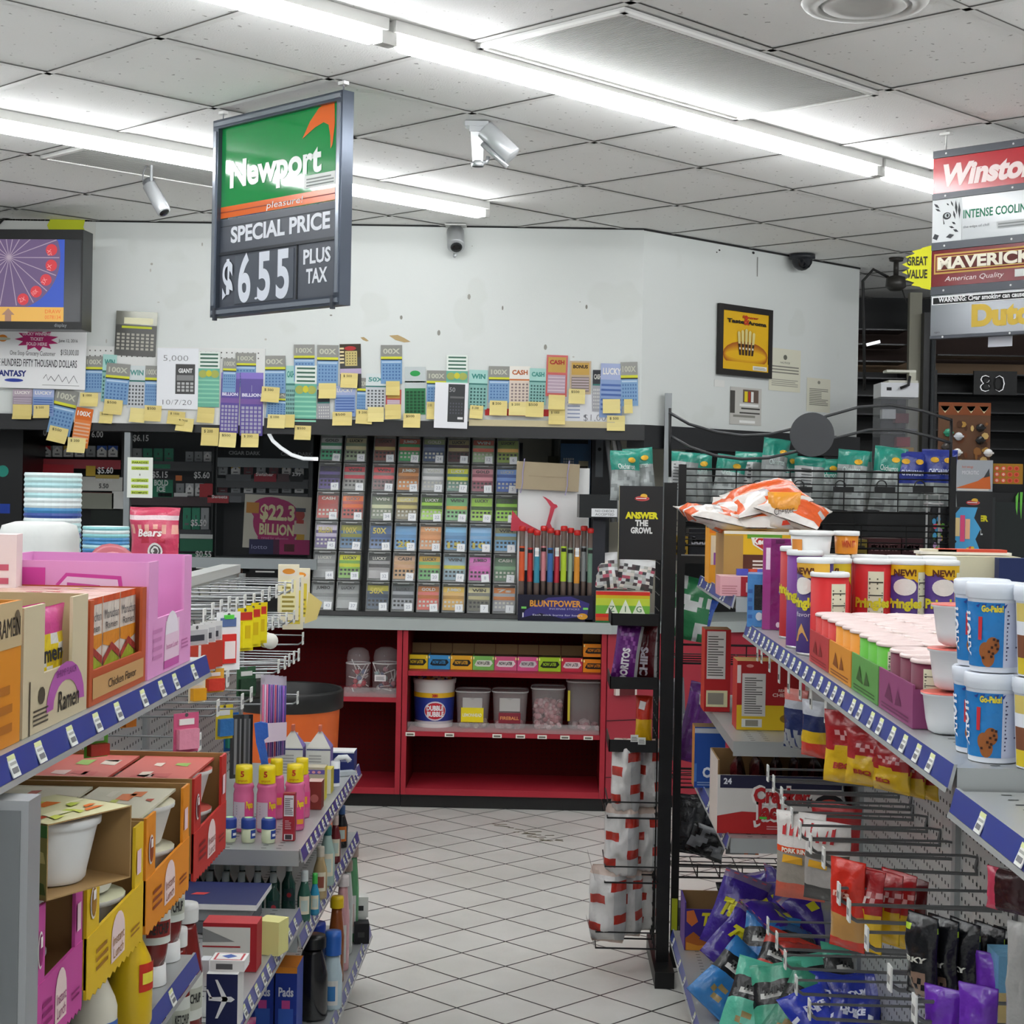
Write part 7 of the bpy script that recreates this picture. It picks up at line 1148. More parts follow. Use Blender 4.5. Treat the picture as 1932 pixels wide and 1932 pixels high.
for x0, x1, y0, c, lb, rz in ((1846, 1884, 1122, '6aa4d0', 'light blue open carton in front of the nut bar box', 12), (1883, 1940, 1130, 'dd8a3c', 'orange open carton at the picture edge', -8)):
    a, z, w, h = fr(x0, y0, x1, 1180, 3.1); h = z+h-1.215; q = B(); q.box(-w/2, w/2, 0, .003, 0, h, c); q.box(-w/2, w/2, .09, .093, 0, h*1.05, 'a8814e'); q.box(-w/2, -w/2+.003, .003, .09, 0, h, c); q.box(w/2-.003, w/2, .003, .09, 0, h, c); q.rc(-w*.4, -w*.1, h*.1, h*.4, -.0008, 'd0d4d8'); q.ln(-w*.2, w*.4, h*.6, h*.8, 2, -.0008, '3a6a98' if c[0] == '6' else 'f0c080'); solo(q, 'open_carton', lb, 'carton', (a, 3.12, 1.215), R(rz))
q = B(); q.box(-.1, .1, 0, .06, 0, .006, 'e8e4da'); q.box(-.06, .09, .0, .05, .006, .012, 'c84a34'); q.box(-.09, -.02, .0, .05, .006, .011, 'ddd6c0'); a, z, w, h = fr(1770, 1038, 1870, 1050, 3.65); solo(q, 'snack_bars', 'loose white and red snack bars lying on the nut bar box', 'snack bar', (a, 3.64, z+.004))
# biscuit and cracker boxes of the far section
def keeb(q, w, h):
    q.rc(-w/2, -w*.3, 0, h*.93, -.0006, 'b08a4c'); q.rc(-w*.3, w/2, h*.62, h*.95, -.0008, 'dfb01c'); q.pg([(-.3*w, h*.62), (0, h*.66), (.5*w, h*.5), (.5*w, h*.0), (-.3*w, 0)], -.0007, '5c3020'); q.pg([(.0, h*.66), (.25*w, h*.78), (.5*w, h*.6), (.5*w, h*.5), (.1*w, h*.6)], -.0012, 'dfb01c'); q.rc(-w*.26, w*.1, h*.88, h*.99, -.001, '5f9a2c')
    q.pg([(-.22*w, h*.9), (.08*w, h*.9), (.06*w, h*.76), (-.07*w, h*.66), (-.2*w, h*.78)], -.0016, 'f0ece0'); q.pg([(-.2*w, h*.89), (.06*w, h*.89), (.04*w, h*.77), (-.07*w, h*.68), (-.18*w, h*.79)], -.002, 'b82a24'); q.tx('Keebler', -.07*w, h*.79, h*.1, -.0026, 'f4f0e8', w=w*.26, bold=.05)
    for k in range(3): q.rc(-.2*w, -.05*w, h*(.5-.06*k), h*(.53-.06*k), -.0012, 'e8dcd0')
    q.el(-.2*w, h*.2, w*.12, h*.13, -.0016, 'b07a3a'); q.rc(-w/2, w/2, h*.95, h, -.0012, 'ece4d0')
bx('cracker_case', 'yellow and brown open cookie case topped with chip bags', 'case', 1365, 1548, 1003, 1120, 4.2, 1.281, .2, {'*': 'd8a81c', 'L': 'a8814e'}, keeb)
def org(q, w, h): q.rc(-w*.4, w*.4, h*.3, h*.78, -.0008, 'd8c8b0'); q.rc(-w*.2, w*.3, h*.3, h*.5, -.0012, '8a4a9a'); q.rc(-w*.5, w*.5, h*.82, h, -.0008, 'd8741c')
bx('cracker_box', 'narrow orange cracker box behind the yellow cookie case', 'box', 1338, 1366, 985, 1112, 4.6, 1.281, .12, 'e09a2a', org)
bx('wafer_box', 'low pink and red wafer box before the cookie case', 'box', 1358, 1440, 1088, 1145, 4.06, 1.281, .1, {'*': 'a8202c', 'L': 'd89aa0', 'T': 'c8a0a0'}, lambda q, w, h: (q.rc(.1*w, .5*w, h*.2, h*.7, -.0008, 'd8c0c0'), q.pg([(.15*w, h*.25), (.35*w, h*.6), (.45*w, h*.25)], -.0012, '5a1c20'), q.rc(-w*.5, -w*.02, 0, h, -.0006, 'dca4aa'), q.ln(-w*.45, -w*.1, h*.1, h*.6, 4, -.001, 'b87a80')))
for i in range(3): q = B(); q.box(-.014, .014, -.01, .01, 0, .016, F(('4a50b0', 'c84a30', '5a60c0')[i])); a = at(1400+20*i, 1085, 4.12); solo(q, 'wrapped_candy', ('blue wrapped candy in the low pink box', 'red wrapped candy in the low pink box', 'violet wrapped candy in the low pink box')[i], 'candy', (a.x, 4.12, 1.281+(fr(1358, 1088, 1440, 1145, 4.06)[1]+fr(1358, 1088, 1440, 1145, 4.06)[3]-1.281)+.0005), R(30*i))
# the heap of chip bags on the case
tz = fr(1365, 1003, 1548, 1120, 4.2); tz = tz[1]+tz[3]+.001
og = F('d8571c'); wh = F('d8d2cc'); sv = F('b4b0ae'); am = F('e0962a')
def cb1(u, v, f): return wh if v > .86 or v < .1 else og if (.62 < v < .8 or noise.noise(Vector((u*3, v*3, 2.5))) > .18) else sv if u > .35 else wh
for i, (px, py, w, h, rx, ry, rz, lb) in enumerate(((1500, 962, .17, .14, -70, 18, -20, 'orange and white chip bag at the far end of the heap'), (1352, 985, .19, .14, -80, 10, 20, 'silver and orange chip bag drooping over the end of the heap'), (1420, 968, .22, .16, -62, 0, -10, 'orange and white chip bag in the middle of the heap'), (1445, 940, .2, .17, -70, -14, 8, 'topmost white edged chip bag of the heap'), (1400, 995, .2, .15, -84, 4, 30, 'silver chip bag at the bottom of the heap'))):
    a = at(px, py, 4.22+.03*i); q = B(); bag(q, w, h, .05, cb1, 80+i, 10, 12, .2); q.v = [(x, y, z-h/2) for x, y, z in q.v]; solo(q, 'chip_bag', lb, 'chip bag', (a.x, 4.25+.02*i, max(tz+.03, a.z)), group='chip bags heaped on the cookie case', rot=(R(rx), R(ry), R(rz)))
q = B(); S = bag(q, .085, .1, .045, lambda u, v, f: am if v > .55 else wh, 90, 9, 10, .15); q.tx('Chester', 0, .045, .018, 0, '4a4440', w=.055, sh=.1, rot=.15, map=S); q.add([S(a_, b_, .004) for a_, b_ in ((-.005, .015), (.018, .018), (.016, .03), (-.003, .027))], [(0, 1, 2, 3)], 'd84028'); p = at(1492, 1008, 4.1); solo(q, 'snack_bag', 'small orange and white snack bag leaning at the end of the chip heap', 'snack bag', (p.x, 4.22, tz), R(-8))
# cheese crackers
def chez(q, w, h, low):
    if low: q.rc(-w/2, w/2, 0, h*.36, -.0006, 'd8b41c'); q.tx('REAL', .22*w, h*.56, h*.04, -.0012, 'e8c8c0', bold=.03); q.tx('CHEESE', .22*w, h*.49, h*.05, -.0012, 'e8c8c0', w=w*.32, bold=.03); q.el(.28*w, h*.17, w*.1, h*.06, -.0012, '8a6a10')
    q.rc(-w*.42, -w*.05 if low else w*.3, h*.2 if low else h*.4, h*.82 if low else h*.98, -.001, 'd0ccc8'); q.ln(-w*.38, -w*.1 if low else w*.22, h*.24 if low else h*.44, h*.78 if low else h*.94, 16, -.0015, '55524e', .4); q.rc(-w*.42, -w*.1 if low else w*.4, h*.04 if low else h*.06, h*.16 if low else h*.26, -.001, 'd8d4a8' if not low else 'd8d8d4'); q.rc(-w*.36, -w*.16 if low else w*.25, h*.055 if low else h*.09, h*.145 if low else h*.23, -.0015, '8a867a')
    if low: q.rc(-w*.5, -w*.44, h*.68, h*.94, -.001, 'e8d8d4'); q.el(-.3*w, h*.93, w*.06, h*.025, -.001, 'd89088', 8)
bx('cracker_box', 'red cheese cracker box with an open side at the rear of the middle shelf', 'box', 1329, 1378, 1188, 1366, 4.55, .931, .1, {'*': 'a81a1c', 'L': 'b8301c', 'T': '7a5a34'}, lambda q, w, h: chez(q, w, h, False))
bx('cracker_box', 'red and yellow cheese cracker box with a white facts panel', 'box', 1390, 1510, 1248, 1400, 4.22, .931, .1, {'*': 'a51a1d', 'L': 'b02a1c', 'T': 'c8a060'}, lambda q, w, h: chez(q, w, h, True))
# caramel corn case
def crk(q, w, h):
    q.rc(-w/2, w/2, 0, h*.3, -.0006, 'b02222'); q.pg([(-.5*w, h*.3), (-.3*w, h*.38), (0, h*.36), (.15*w, h*.3), (.3*w, h*.34), (.5*w, h*.3), (.5*w, h*.28), (-.5*w, h*.28)], -.0007, 'b02222'); q.rc(-w*.48, w*.5, h*.78, h, -.0006, '1f1f3c'); q.el(.4*w, h*.5, w*.13, h*.2, -.001, '1c1c20'); q.el(.4*w, h*.48, w*.1, h*.14, -.0014, 'c84438')
    for o, m in ((.0016, 'ece8e4'), (0, 'b01c20')):
        e = .012 if o else 0
        q.tx('Cracker', .02*w, h*.55-e/4, h*.25+e/2, -.0012 if o else -.0022, m, w=w*.46+e, bold=.09 if o else .05); q.tx('Jack', -.06*w, h*.27-e/4, h*.27+e/2, -.0012 if o else -.0022, m, w=w*.26+e, bold=.09 if o else .05)
    q.tx('24', -.42*w, h*.85, h*.1, -.0012, 'dcdce4', bold=.04); q.ln(-.1*w, .25*w, h*.08, h*.16, 2, -.0012, 'd8a0a0'); q.star(.24*w, h*.55, h*.1, h*.06, 9, -.0013, '3a3a3e')
    q.rc(-w*.16, -w*.1, h*.26, h*.3, -.003, '5ad04a')
xc, z, w, h = fr(1352, 1462, 1585, 1552, 4.12); h = z+h-.691; t = thing('caramel_corn_case', 'red, white and navy open case of caramel popcorn', 'case', (xc, 4.1, .6915)); q = B(); q.box(-w/2, w/2, 0, .004, 0, h, 'd4d0cc'); q.box(-w/2, -w/2+.004, .004, .2, 0, h*1.25, {'*': '8a6a42', 'L': 'c8bcb4'}); q.box(w/2-.004, w/2, .004, .2, 0, h, '8a6a42'); q.box(-w/2, w/2, .196, .2, 0, h*1.25, '8a6a42'); q.box(-w/2+.004, w/2-.004, .004, .196, 0, .004, '8a6a42'); crk(q, w, h); q.done('case', t)
for i in range(8): q = B(); bag(q, .09, .13, .035, lambda u, v, f: F('4a1418') if v > .3 else F('7a1c24'), 100+i, 7, 8, .2); q.done('popcorn_bag', t, (-w/2+.06+.048*i, .1, .045), R(90 if i % 2 else 80))
# bright blue cracker box
bx('cracker_box', 'blue cracker box lettered CL beside the black rack post', 'box', 1310, 1368, 1372, 1500, 4.72, .691, .08, {'*': '1d4a9c', 'L': 'b87830', 'T': '6a4e2c'}, lambda q, w, h: (q.tx('CL', -.02*w, h*.18, h*.16, -.001, 'e4e8f0', w=w*.42, bold=.05), q.rc(-w*.5, w*.5, h*.9, h*.98, -.0008, 'b8bcc4'), q.ln(-w*.4, w*.3, h*.04, h*.12, 2, -.001, '8aa0cc'), q.rc(-w*.5, -w*.42, h*.1, h*.4, -.0008, '4a7ac0')))
# ---- bags hanging from the hooks
def hb(name, label, px, ytop, ybot, X, w, t, col, rz, seed, group=None, txt=None, tc='f0f0f0', tz=.55, th=.12, tw=.7, lean=0, deco=None):
    p = at(px, ytop, X=X); b0 = at(px, ybot, p.y); h = p.z-b0.z; q = B(); S = bag(q, w, h, t, col, seed, 10, 14, .22)
    if txt: q.tx(txt, 0, h*tz, h*th, 0, tc, w=w*tw, bold=.05, map=S)
    if deco: deco(q, S, w, h)
    return solo(q, name, label, 'snack bag', (p.x, p.y, b0.z), R(rz), group, rot=(R(lean), 0, R(rz)))
rd, yl, bk, nv, pu = F('a81e24'), F('d8b01c'), F('15161a'), F('1c2a5c'), F('4a2480')
for i, (px, yt, yb, X, lb) in enumerate(((1503, 1300, 1412, .56, 'navy and white cookie packet, first under the shelf edge'), (1517, 1320, 1410, .60, 'navy cookie packet hanging behind the first one'), (1538, 1322, 1428, .57, 'blue, yellow and red cookie packet hanging third under the shelf edge'))):
    hb('cookie_packet', lb, px, yt, yb, X, .075, .03, (lambda u, v, f: F('c86a60') if v > .82 else F('b8bcc4') if .66 < v < .82 else nv if v > .3 or (u*3+v*2) % 1 < .3 else F('8a8c90')) if i != 2 else (lambda u, v, f: F('c83a2c') if v < .25 else yl if v < .5 else nv if v < .75 else F('c8ccd4')), -55, 110+i, 'cookie packets under the shelf edge')
ry = lambda u, v, f: yl if v < .42+.1*math.sin(u*3) else F('d8a0a0') if (u > .3 and .5 < v < .72 and (u*5+v*9) % 1 < .35) else rd
for i, (px, yt, yb, X, lb) in enumerate(((1602, 1342, 1478, .55, 'red and yellow corn chip bag, front one under the shelf edge'), (1640, 1376, 1482, .57, 'red and yellow corn chip bag, second under the shelf edge'), (1684, 1402, 1494, .60, 'red and yellow corn chip bag, third under the shelf edge'), (1712, 1420, 1500, .63, 'red and yellow corn chip bag, fourth under the shelf edge'), (1738, 1440, 1505, .66, 'red and yellow corn chip bag, farthest back under the shelf edge'))):
    hb('corn_chip_bag', lb, px, yt, yb, X, .1 if i == 0 else .09, .035, ry, -40 if i < 2 else -60, 120+i, 'corn chip bags under the shelf edge', 'BBQ', 'a8301c', .22, .08, .4)
def rind(q, S, w, h):
    for k in range(4): q.add([S(a_*w, b_*h, .004) for a_, b_ in ((-.35+.16*k, .74), (-.27+.16*k, .74), (-.25+.16*k, .96), (-.33+.16*k, .96))], [(0, 1, 2, 3)], 'c02a30')
    q.add([S(a_*w, b_*h, .004) for a_, b_ in ((-.32, .43), (.1, .41), (.12, .5), (-.3, .52))], [(0, 1, 2, 3)], 'e0a82a')
ri = lambda u, v, f: F('e6e2de') if v > .64 else F('d8481c') if v > .5 else F('9a9288') if v > .16 else F('c8604c')
hb('pork_rind_bag', 'white, red and orange pork rind bag at the front of the hooks', 1512, 1532, 1696, .52, .105, .035, ri, -28, 130, 'pork rind bags on the hooks', 'PORK RINDS', 'f0e8d8', .545, .05, .7, deco=rind)
hb('pork_rind_bag', 'white and grey pork rind bag just behind the front one', 1562, 1550, 1700, .56, .1, .035, lambda u, v, f: F('e0dcd8') if v > .62 else F('5c5a56') if v > .52 else F('a4a09c') if v > .16 else F('4a4846'), -35, 131, 'pork rind bags on the hooks', deco=rind)
hb('pork_rind_bag', 'red topped pork rind bag hanging deepest on its hook', 1578, 1516, 1640, .66, .12, .03, lambda u, v, f: F('a82024') if v > .3 else F('d8d0cc'), -30, 132, 'pork rind bags on the hooks')
hb('peanut_bag', 'narrow red bag with a white band and nuts shown at its foot', 1601, 1622, 1790, .52, .075, .03, lambda u, v, f: F('cc2c1c') if v > .42 else F('d8c8bc') if v > .37 else F('b88a4c') if v > .12 else F('c83020'), -50, 133, None, 'nuts', 'e8b0a0', .6, .08, .5)
for i, (px, yt, yb, X, lb) in enumerate(((1625, 1640, 1792, .54, 'red and yellow hanging chip bag with white lettering, nearest the aisle'), (1662, 1645, 1775, .58, 'red and yellow hanging chip bag, second along the hook'), (1690, 1645, 1785, .62, 'red and yellow hanging chip bag, third along the hook'), (1716, 1655, 1770, .66, 'dark red hanging chip bag, last along the hook'))):
    hb('corn_chip_bag', lb, px, yt, yb, X, .085, .03, ry if i < 3 else lambda u, v, f: F('5c161c') if v > .35 else yl, -45-6*i, 140+i, 'corn chip bags along one hook', 'HOT', 'e0c8c4', .6, .09, .6, lean=-4)
gk = lambda u, v, f: F('a8c82c') if (.82 < v < .9 and u < .35) or (.58 < v < .64 and .3 < u < .6) else F('8a7060') if v < .35 and .3 < u < .85 and (u*4+v*5) % 1 < .7 else bk
for i, (px, yt, yb, X, lb) in enumerate(((1742, 1725, 1880, .54, 'black snack bag with green dots, nearest the aisle'), (1780, 1730, 1890, .57, 'black snack bag with green dots, second along the hook'), (1822, 1738, 1900, .60, 'black snack bag with green dots, third along the hook'), (1868, 1745, 1905, .64, 'black snack bag with green dots, fourth along the hook'), (1905, 1755, 1915, .67, 'black snack bag with green dots, last along the hook'))):
    hb('black_snack_bag', lb, px, yt, yb, X, .06, .03, gk, -60, 150+i, 'black snack bags on the hooks', 'JERKY', 'c8c8bc', .45, .06, .7)
for i, (px, yt, yb, X, lb) in enumerate(((1780, 1862, 1990, .54, 'bright purple snack bag low on the hooks, nearest the aisle'), (1846, 1858, 1990, .57, 'bright purple snack bag low on the hooks, second'), (1876, 1800, 1960, .63, 'tall bright purple snack bag behind the other purple bags'), (1800, 1800, 1900, .62, 'thin purple snack bag between the black bags'))):
    hb('purple_snack_bag', lb, px, yt, yb, X, .055, .03, lambda u, v, f: F('6a2cb0') if v > .15 else F('8a4cc8'), -40, 160+i, 'bright purple snack bags', 'YUM' if i < 2 else None, 'd0b8e8', .3, .1, .5)
q = B(); q.box(-.03, .03, -.03, .03, 0, .1, F('6aa4c8')); q.box(-.03, .03, -.0305, -.03, .0, .05, F('c8b078')); p = at(1912, 1930, 2.3); solo(q, 'snack_box', 'pale blue packet at the lower edge of the picture under the black bags', 'packet', (p.x, 2.3, p.z))
hb('candy_bag', 'dark red and pink candy bag under the second shelf', 1900, 1640, 1720, .6, .06, .02, lambda u, v, f: F('c8405c') if u < .3 else F('3a1418'), -50, 170)
q = B(); bag(q, .035, .14, .02, lambda u, v, f: F('a8a8a6'), 171, 8, 12, .3); p = at(1925, 1740, X=.585); solo(q, 'clear_bag', 'clear crumpled bag hanging at the picture edge', 'bag', (p.x, p.y, p.z-.14), R(-50))
# ---- the base shelf: boxed and loose chip bags
DZ = .169
def tak(q, w, h):
    q.pg([(-.48*w, 0), (.5*w, 0), (.5*w, h*.18), (.3*w, h*.22), (.1*w, h*.3), (-.1*w, h*.28), (-.3*w, h*.45), (-.48*w, h*.3)], -.0008, 'a85a1c'); q.pg([(-.46*w, 0), (.5*w, 0), (.5*w, h*.1), (.2*w, h*.14), (-.2*w, h*.12), (-.46*w, h*.2)], -.0012, 'd08a2a'); q.pg([(-.46*w, h*.95), (-.3*w, h*.98), (-.2*w, h*.7), (-.34*w, h*.58), (-.46*w, h*.7)], -.0008, 'c86a30'); q.tx('Takis', .18*w, h*.62, h*.3, -.0012, 'd8cc20', w=w*.66, bold=.05, sh=.15); q.rc(.25*w, .45*w, h*.48, h*.58, -.0012, 'c8cc30')
xc, z, w, h = fr(1289, 1708, 1372, 1795, 4.98); h = z+h-DZ; q = B(); q.box(-w/2, w/2, 0, .004, 0, h, '35207c'); q.box(-w/2, -w/2+.004, .004, .16, 0, h*1.15, {'*': '4a3488', 'L': '6a4a8c'}); q.box(w/2-.004, w/2, .004, .16, 0, h, '35207c'); q.box(-w/2, w/2, .156, .16, 0, h*1.15, '8a6a42'); tak(q, w, h); solo(q, 'chip_case', 'purple open chip case with yellow lettering on the base shelf', 'case', (xc, 4.93, DZ))
tk = lambda u, v, f: F('d8d030') if (.45 < v < .6 and .3 < u < .7 and (u*7) % 1 < .6) else F('c85a6a') if (u*5+v*7) % 1 < .14 else F('7a6a90') if v > .9 else F('3c2290')
for i, (px, py, yy, w, h, rx, ry, rz, lb, tt) in enumerate(((1388, 1740, 4.75, .14, .22, -25, 16, -18, 'purple chip bag leaning on the purple case', 'Takis'), (1398, 1800, 4.55, .15, .2, -50, 35, -20, 'purple chip bag slumped in front of the leaning one', 'Takis'), (1450, 1735, 4.75, .15, .2, -60, -10, 10, 'purple chip bag in the dark heap behind', None), (1500, 1735, 4.7, .15, .2, -65, 20, -10, 'purple chip bag in the middle of the dark heap', None), (1545, 1740, 4.6, .15, .2, -60, -25, 20, 'purple chip bag at the end of the dark heap', None), (1480, 1705, 4.85, .13, .18, -55, 25, 15, 'purple chip bag on top of the dark heap', None), (1525, 1712, 4.8, .13, .18, -50, -20, -25, 'purple chip bag on top of the dark heap beside the pork rinds', None), (1432, 1712, 4.9, .12, .17, -45, -12, -5, 'purple chip bag on the heap close to the purple case', None), (1470, 1765, 4.5, .15, .2, -65, 15, 40, 'purple chip bag at the front of the dark heap', None))):
    a = at(px, py, yy); q = B(); S = bag(q, w, h, .055, tk, 180+i, 10, 14, .2)
    if tt: q.tx(tt, 0, h*.4, h*.22, 0, 'd8d020', w=w*.7, bold=.06, sh=.15, map=lambda a_, b_, S=S: S(a_, b_, .005))
    q.v = [(x, y, zz_-h/2) for x, y, zz_ in q.v]; solo(q, 'chip_bag', lb, 'chip bag', (a.x, yy, max(DZ+.06, a.z+.03)), group='purple chip bags on the base shelf', rot=(R(rx), R(ry), R(rz)))
def thin(c): 
    cc = F(c)
    return lambda u, v, f: F('a08a58') if (.12 < v < .36 and .3 < u < .65 and (u*3+v*6) % 1 < .6) else cc if v < .46 or v > .72 else F('d8d8d4') if .55 < v < .64 and .2 < u < .8 else bk
for i, (px, py, yy, c, nm_, w, h, rx, ry, rz) in enumerate(((1380, 1850, 4.35, '2f7cc0', 'light blue', .14, .21, -45, 40, -20), (1448, 1790, 4.45, '2f7cc0', 'light blue', .15, .2, -40, 5, -15), (1508, 1800, 4.4, '2a6cb0', 'mid blue', .15, .2, -55, 20, 25), (1468, 1825, 4.3, 'c83a2c', 'red', .13, .2, -45, 15, -25), (1530, 1835, 4.25, 'b8322a', 'dark red', .14, .2, -60, 10, 15), (1420, 1890, 4.1, '5cc0a4', 'mint', .13, .21, -35, 10, -20), (1468, 1895, 4.05, '4aa88a', 'dark mint', .13, .21, -38, -12, -15), (1545, 1865, 4.15, '5cc0a4', 'pale mint', .13, .2, -50, -8, 10), (1600, 1850, 4.1, '52b498', 'mint green', .13, .2, -50, 12, 5), (1505, 1910, 3.95, '3a8a70', 'deep green', .12, .21, -40, 20, -30), (1570, 1900, 3.95, '1f32a0', 'shiny royal blue', .12, .17, -40, 10, 0), (1625, 1900, 3.9, '1c2c90', 'royal blue', .12, .17, -45, -8, 10), (1680, 1905, 3.8, '24308a', 'dark royal blue', .12, .17, -40, 5, -5), (1540, 1925, 3.8, '2438b0', 'crumpled royal blue', .12, .16, -50, -15, 20), (1610, 1935, 3.75, '1c2c90', 'folded royal blue', .12, .16, -50, 0, -20))):
    a = at(px, py, yy); q = B(); S = bag(q, w, h, .055, thin(c) if 'royal' not in nm_ else (lambda u, v, f: F('e8ecf8') if .5 < v < .58 and (u*6) % 1 < .5 else F(c)), 200+i, 10, 14, .2)
    q.tx('THINS' if 'royal' not in nm_ else 'DUKE', 0, h*.57, h*.09, 0, '3a3a3a' if 'royal' not in nm_ else 'd8dcf0', w=w*.5, bold=.06, map=lambda a_, b_, S=S: S(a_, b_, .006))
    q.v = [(x, y, zz_-h/2) for x, y, zz_ in q.v]; solo(q, 'chip_bag', f'{nm_} chip bag in the heap on the base shelf', 'chip bag', (a.x, yy, max(DZ+.05, a.z)), group='chip bags heaped on the base shelf', rot=(R(rx), R(ry), R(rz)))
q = B(); bag(q, .3, .12, .05, lambda u, v, f: F('1c1a1c'), 231, 10, 8, .3); a = at(1440, 1690, 5.0); solo(q, 'black_bag', 'crumpled black bag behind the purple chip heap', 'bag', (a.x, 4.97, a.z-.07), R(8))
# ---------------------------------------------------------------- black chip racks at the end of the aisle
BKM = M('131314', .4, .3); RY = 5.24
sp = lambda x, y, Y=RY: at(x, y, Y)
t = thing('chip_rack', 'tall narrow black rack of chip bags at the end of the snack shelves', 'rack', (0, 0, 0)); PX = .385
q = B(); q.box(PX-.02, PX+.02, RY-.02, RY+.02, 0, 1.56, BKM)
q.done('post', t); q = B(); q.box(PX-.03, PX+.03, RY-.14, RY+.3, 0, .05, BKM); q.done('foot', t)
q = B()
for k in range(26): z = .1+.05*k; q.tube([(PX-.025, RY+.02, z), (PX-.025, RY+.24, z)], .0022, BKM, 4)
for k in range(5): q.tube([(PX-.025, RY+.02+.055*k, .08), (PX-.025, RY+.02+.055*k, 1.4)], .0022, BKM, 4)
q.done('side_grid', t)
tz_ = [sp(1195, y, RY+.05).z for y in (1165, 1283, 1400, 1534, 1654, 1776)]
xl_ = sp(1150, 1300, RY).x
for i, z in enumerate(tz_):
    q = B()
    if i < 3:
        q.box(xl_, PX-.03, RY-.03, RY-.026, z-.02, z+.018, BKM); q.box(xl_, PX-.03, RY-.026, RY+.2, z-.02, z-.016, BKM); q.box(xl_, xl_+.003, RY-.03, RY+.2, z-.02, z+.02, BKM); q.done('tray', t)
    else:
        x0 = xl_-(0, .005, .03)[i-3]; q.tube([(PX-.02, RY-.035, z), (x0, RY-.035, z), (x0, RY+.2, z), (PX-.02, RY+.2, z), (PX-.02, RY-.035, z)], .003, BKM, 5); q.tube([(PX-.02, RY-.035, z+.05), (x0, RY-.035, z+.05), (x0, RY+.2, z+.05)], .0025, BKM, 5); q.tube([(PX-.02, RY+.08, z), (x0, RY+.08, z)], .003, BKM, 5); q.done('basket', t)
    if i: q = B(); xx = xl_-(.0 if i < 4 else .03); q.add([(xx-.004, RY-.035, z), (xx-.004, RY+.03, z), (xx-.03, RY+.03, z+.09), (xx-.03, RY-.035, z+.09)], [(0, 1, 2, 3)], M('b8b2b4', .25, 0, 0, .7)); q.done('label_flipper', t)
wr_ = lambda u, v, f: F('b02a1c') if ((.15 < v < .3 and u < .45) or (.5 < v < .66 and .1 < u < .5) or (.3 < v < .42 and u > .72) or (.72 < v < .86 and u > .7)) else F('c8b4a8') if v > .92 or v < .06 else F('d4d2d0') if u < .72 else F('b8b8b8')
tiers = [(3, [(1178, 44), (1216, 50)], 1408), (4, [(1172, 52), (1214, 50)], 1532), (5, [(1148, 56), (1186, 44), (1216, 52)], 1648)]
nmt = {3: 'upper tier', 4: 'middle tier', 5: 'lowest tier'}
for ti, lst, yt in tiers:
    for k, (px, wp) in enumerate(lst):
        yy = RY+.02+.075*k; a = sp(px, 1600, yy); z = tz_[ti]+.005; h = sp(px, yt, yy).z-z; q = B(); S = bag(q, wp*1.35*yy/FPX, h*1.12, .11, wr_, 300+ti*7+k, 12, 16, .22, rnd=.22)
        solo(q, 'chip_bag', f'white and red chip bag, {nmt[ti]} of the narrow rack, {ordn[k]} from the aisle', 'chip bag', (a.x, yy, z), R(-12+10*k), 'white and red chip bags')
for k, (px, c, tt_, lb, rt) in enumerate(((1176, '5c1a6c', 'DORITOS', 'purple chip bag standing in the top tray of the narrow rack', 7), (1214, '5a141c', 'CHIPS', 'dark red chip bag in the top tray of the narrow rack', 3))):
    yy = RY+.03+.08*k; a = sp(px, 1280, yy); z = tz_[1]+.001; h = sp(px, 1178, yy).z-z; q = B(); S = bag(q, .085, h, .05, lambda u, v, f: F('a8a8a8') if u > .88 else F('8a4a94') if k == 0 and (u*3+v*4) % 1 < .12 else F(c), 320+k, 10, 13, .16); q.tx(tt_, 0, h*.3, .025, 0, 'd8d0d8', w=h*.6, bold=.05, rot=PI/2, map=lambda x_, z_, S=S, h=h: S(max(-.04, min(.04, x_+.012)), max(.01, min(h-.01, z_)), .004)); solo(q, 'chip_bag', lb, 'chip bag', (a.x, yy, z), rot=(0, R(rt), R(-10)))
q = B(); a = sp(1214, 1395, RY+.04); z = tz_[2]+.001; S = bag(q, .055, .15, .035, lambda u, v, f: F('c0301c') if v > .5 else F('d8a81c'), 330, 8, 11, .15); q.add([S(x_, z_, .003) for x_, z_ in ((-.015, .11), (.005, .105), (.01, .13), (-.01, .135))], [(0, 1, 2, 3)], 'e8e0dc'); solo(q, 'chip_bag', 'small red and yellow chip bag alone in the middle tray', 'chip bag', (a.x, RY+.04, z), R(-15))
q = B(); p = sp(1200, 1300, 7.4); q.box(-.05, .06, 0, .03, 0, .09, {'*': 'd8c8c0', 'F': 'e0d4cc'}); q.rc(-.03, .05, .0, .06, -.001, '5a1c20'); solo(q, 'poster_card', 'white and brown card on the red counter front behind the rack', 'card', (sp(1180, 1300, 7.86).x, 7.86, sp(1180, 1312, 7.86).z), R(22))
for i, (x, y) in enumerate(((1197, 1397), (1211, 1402))): q = B(); a = sp(x, y, RY-.035); q.box(-.012, .012, 0, .002, 0, .022, 'd8dad4'); q.ln(-.009, .009, .004, .018, 3, -.0006, '7a7c78'); solo(q, 'price_label', ('white price label on the middle tray, first one', 'white price label on the middle tray, second one')[i], 'label', (a.x, RY-.033, a.z-.005))
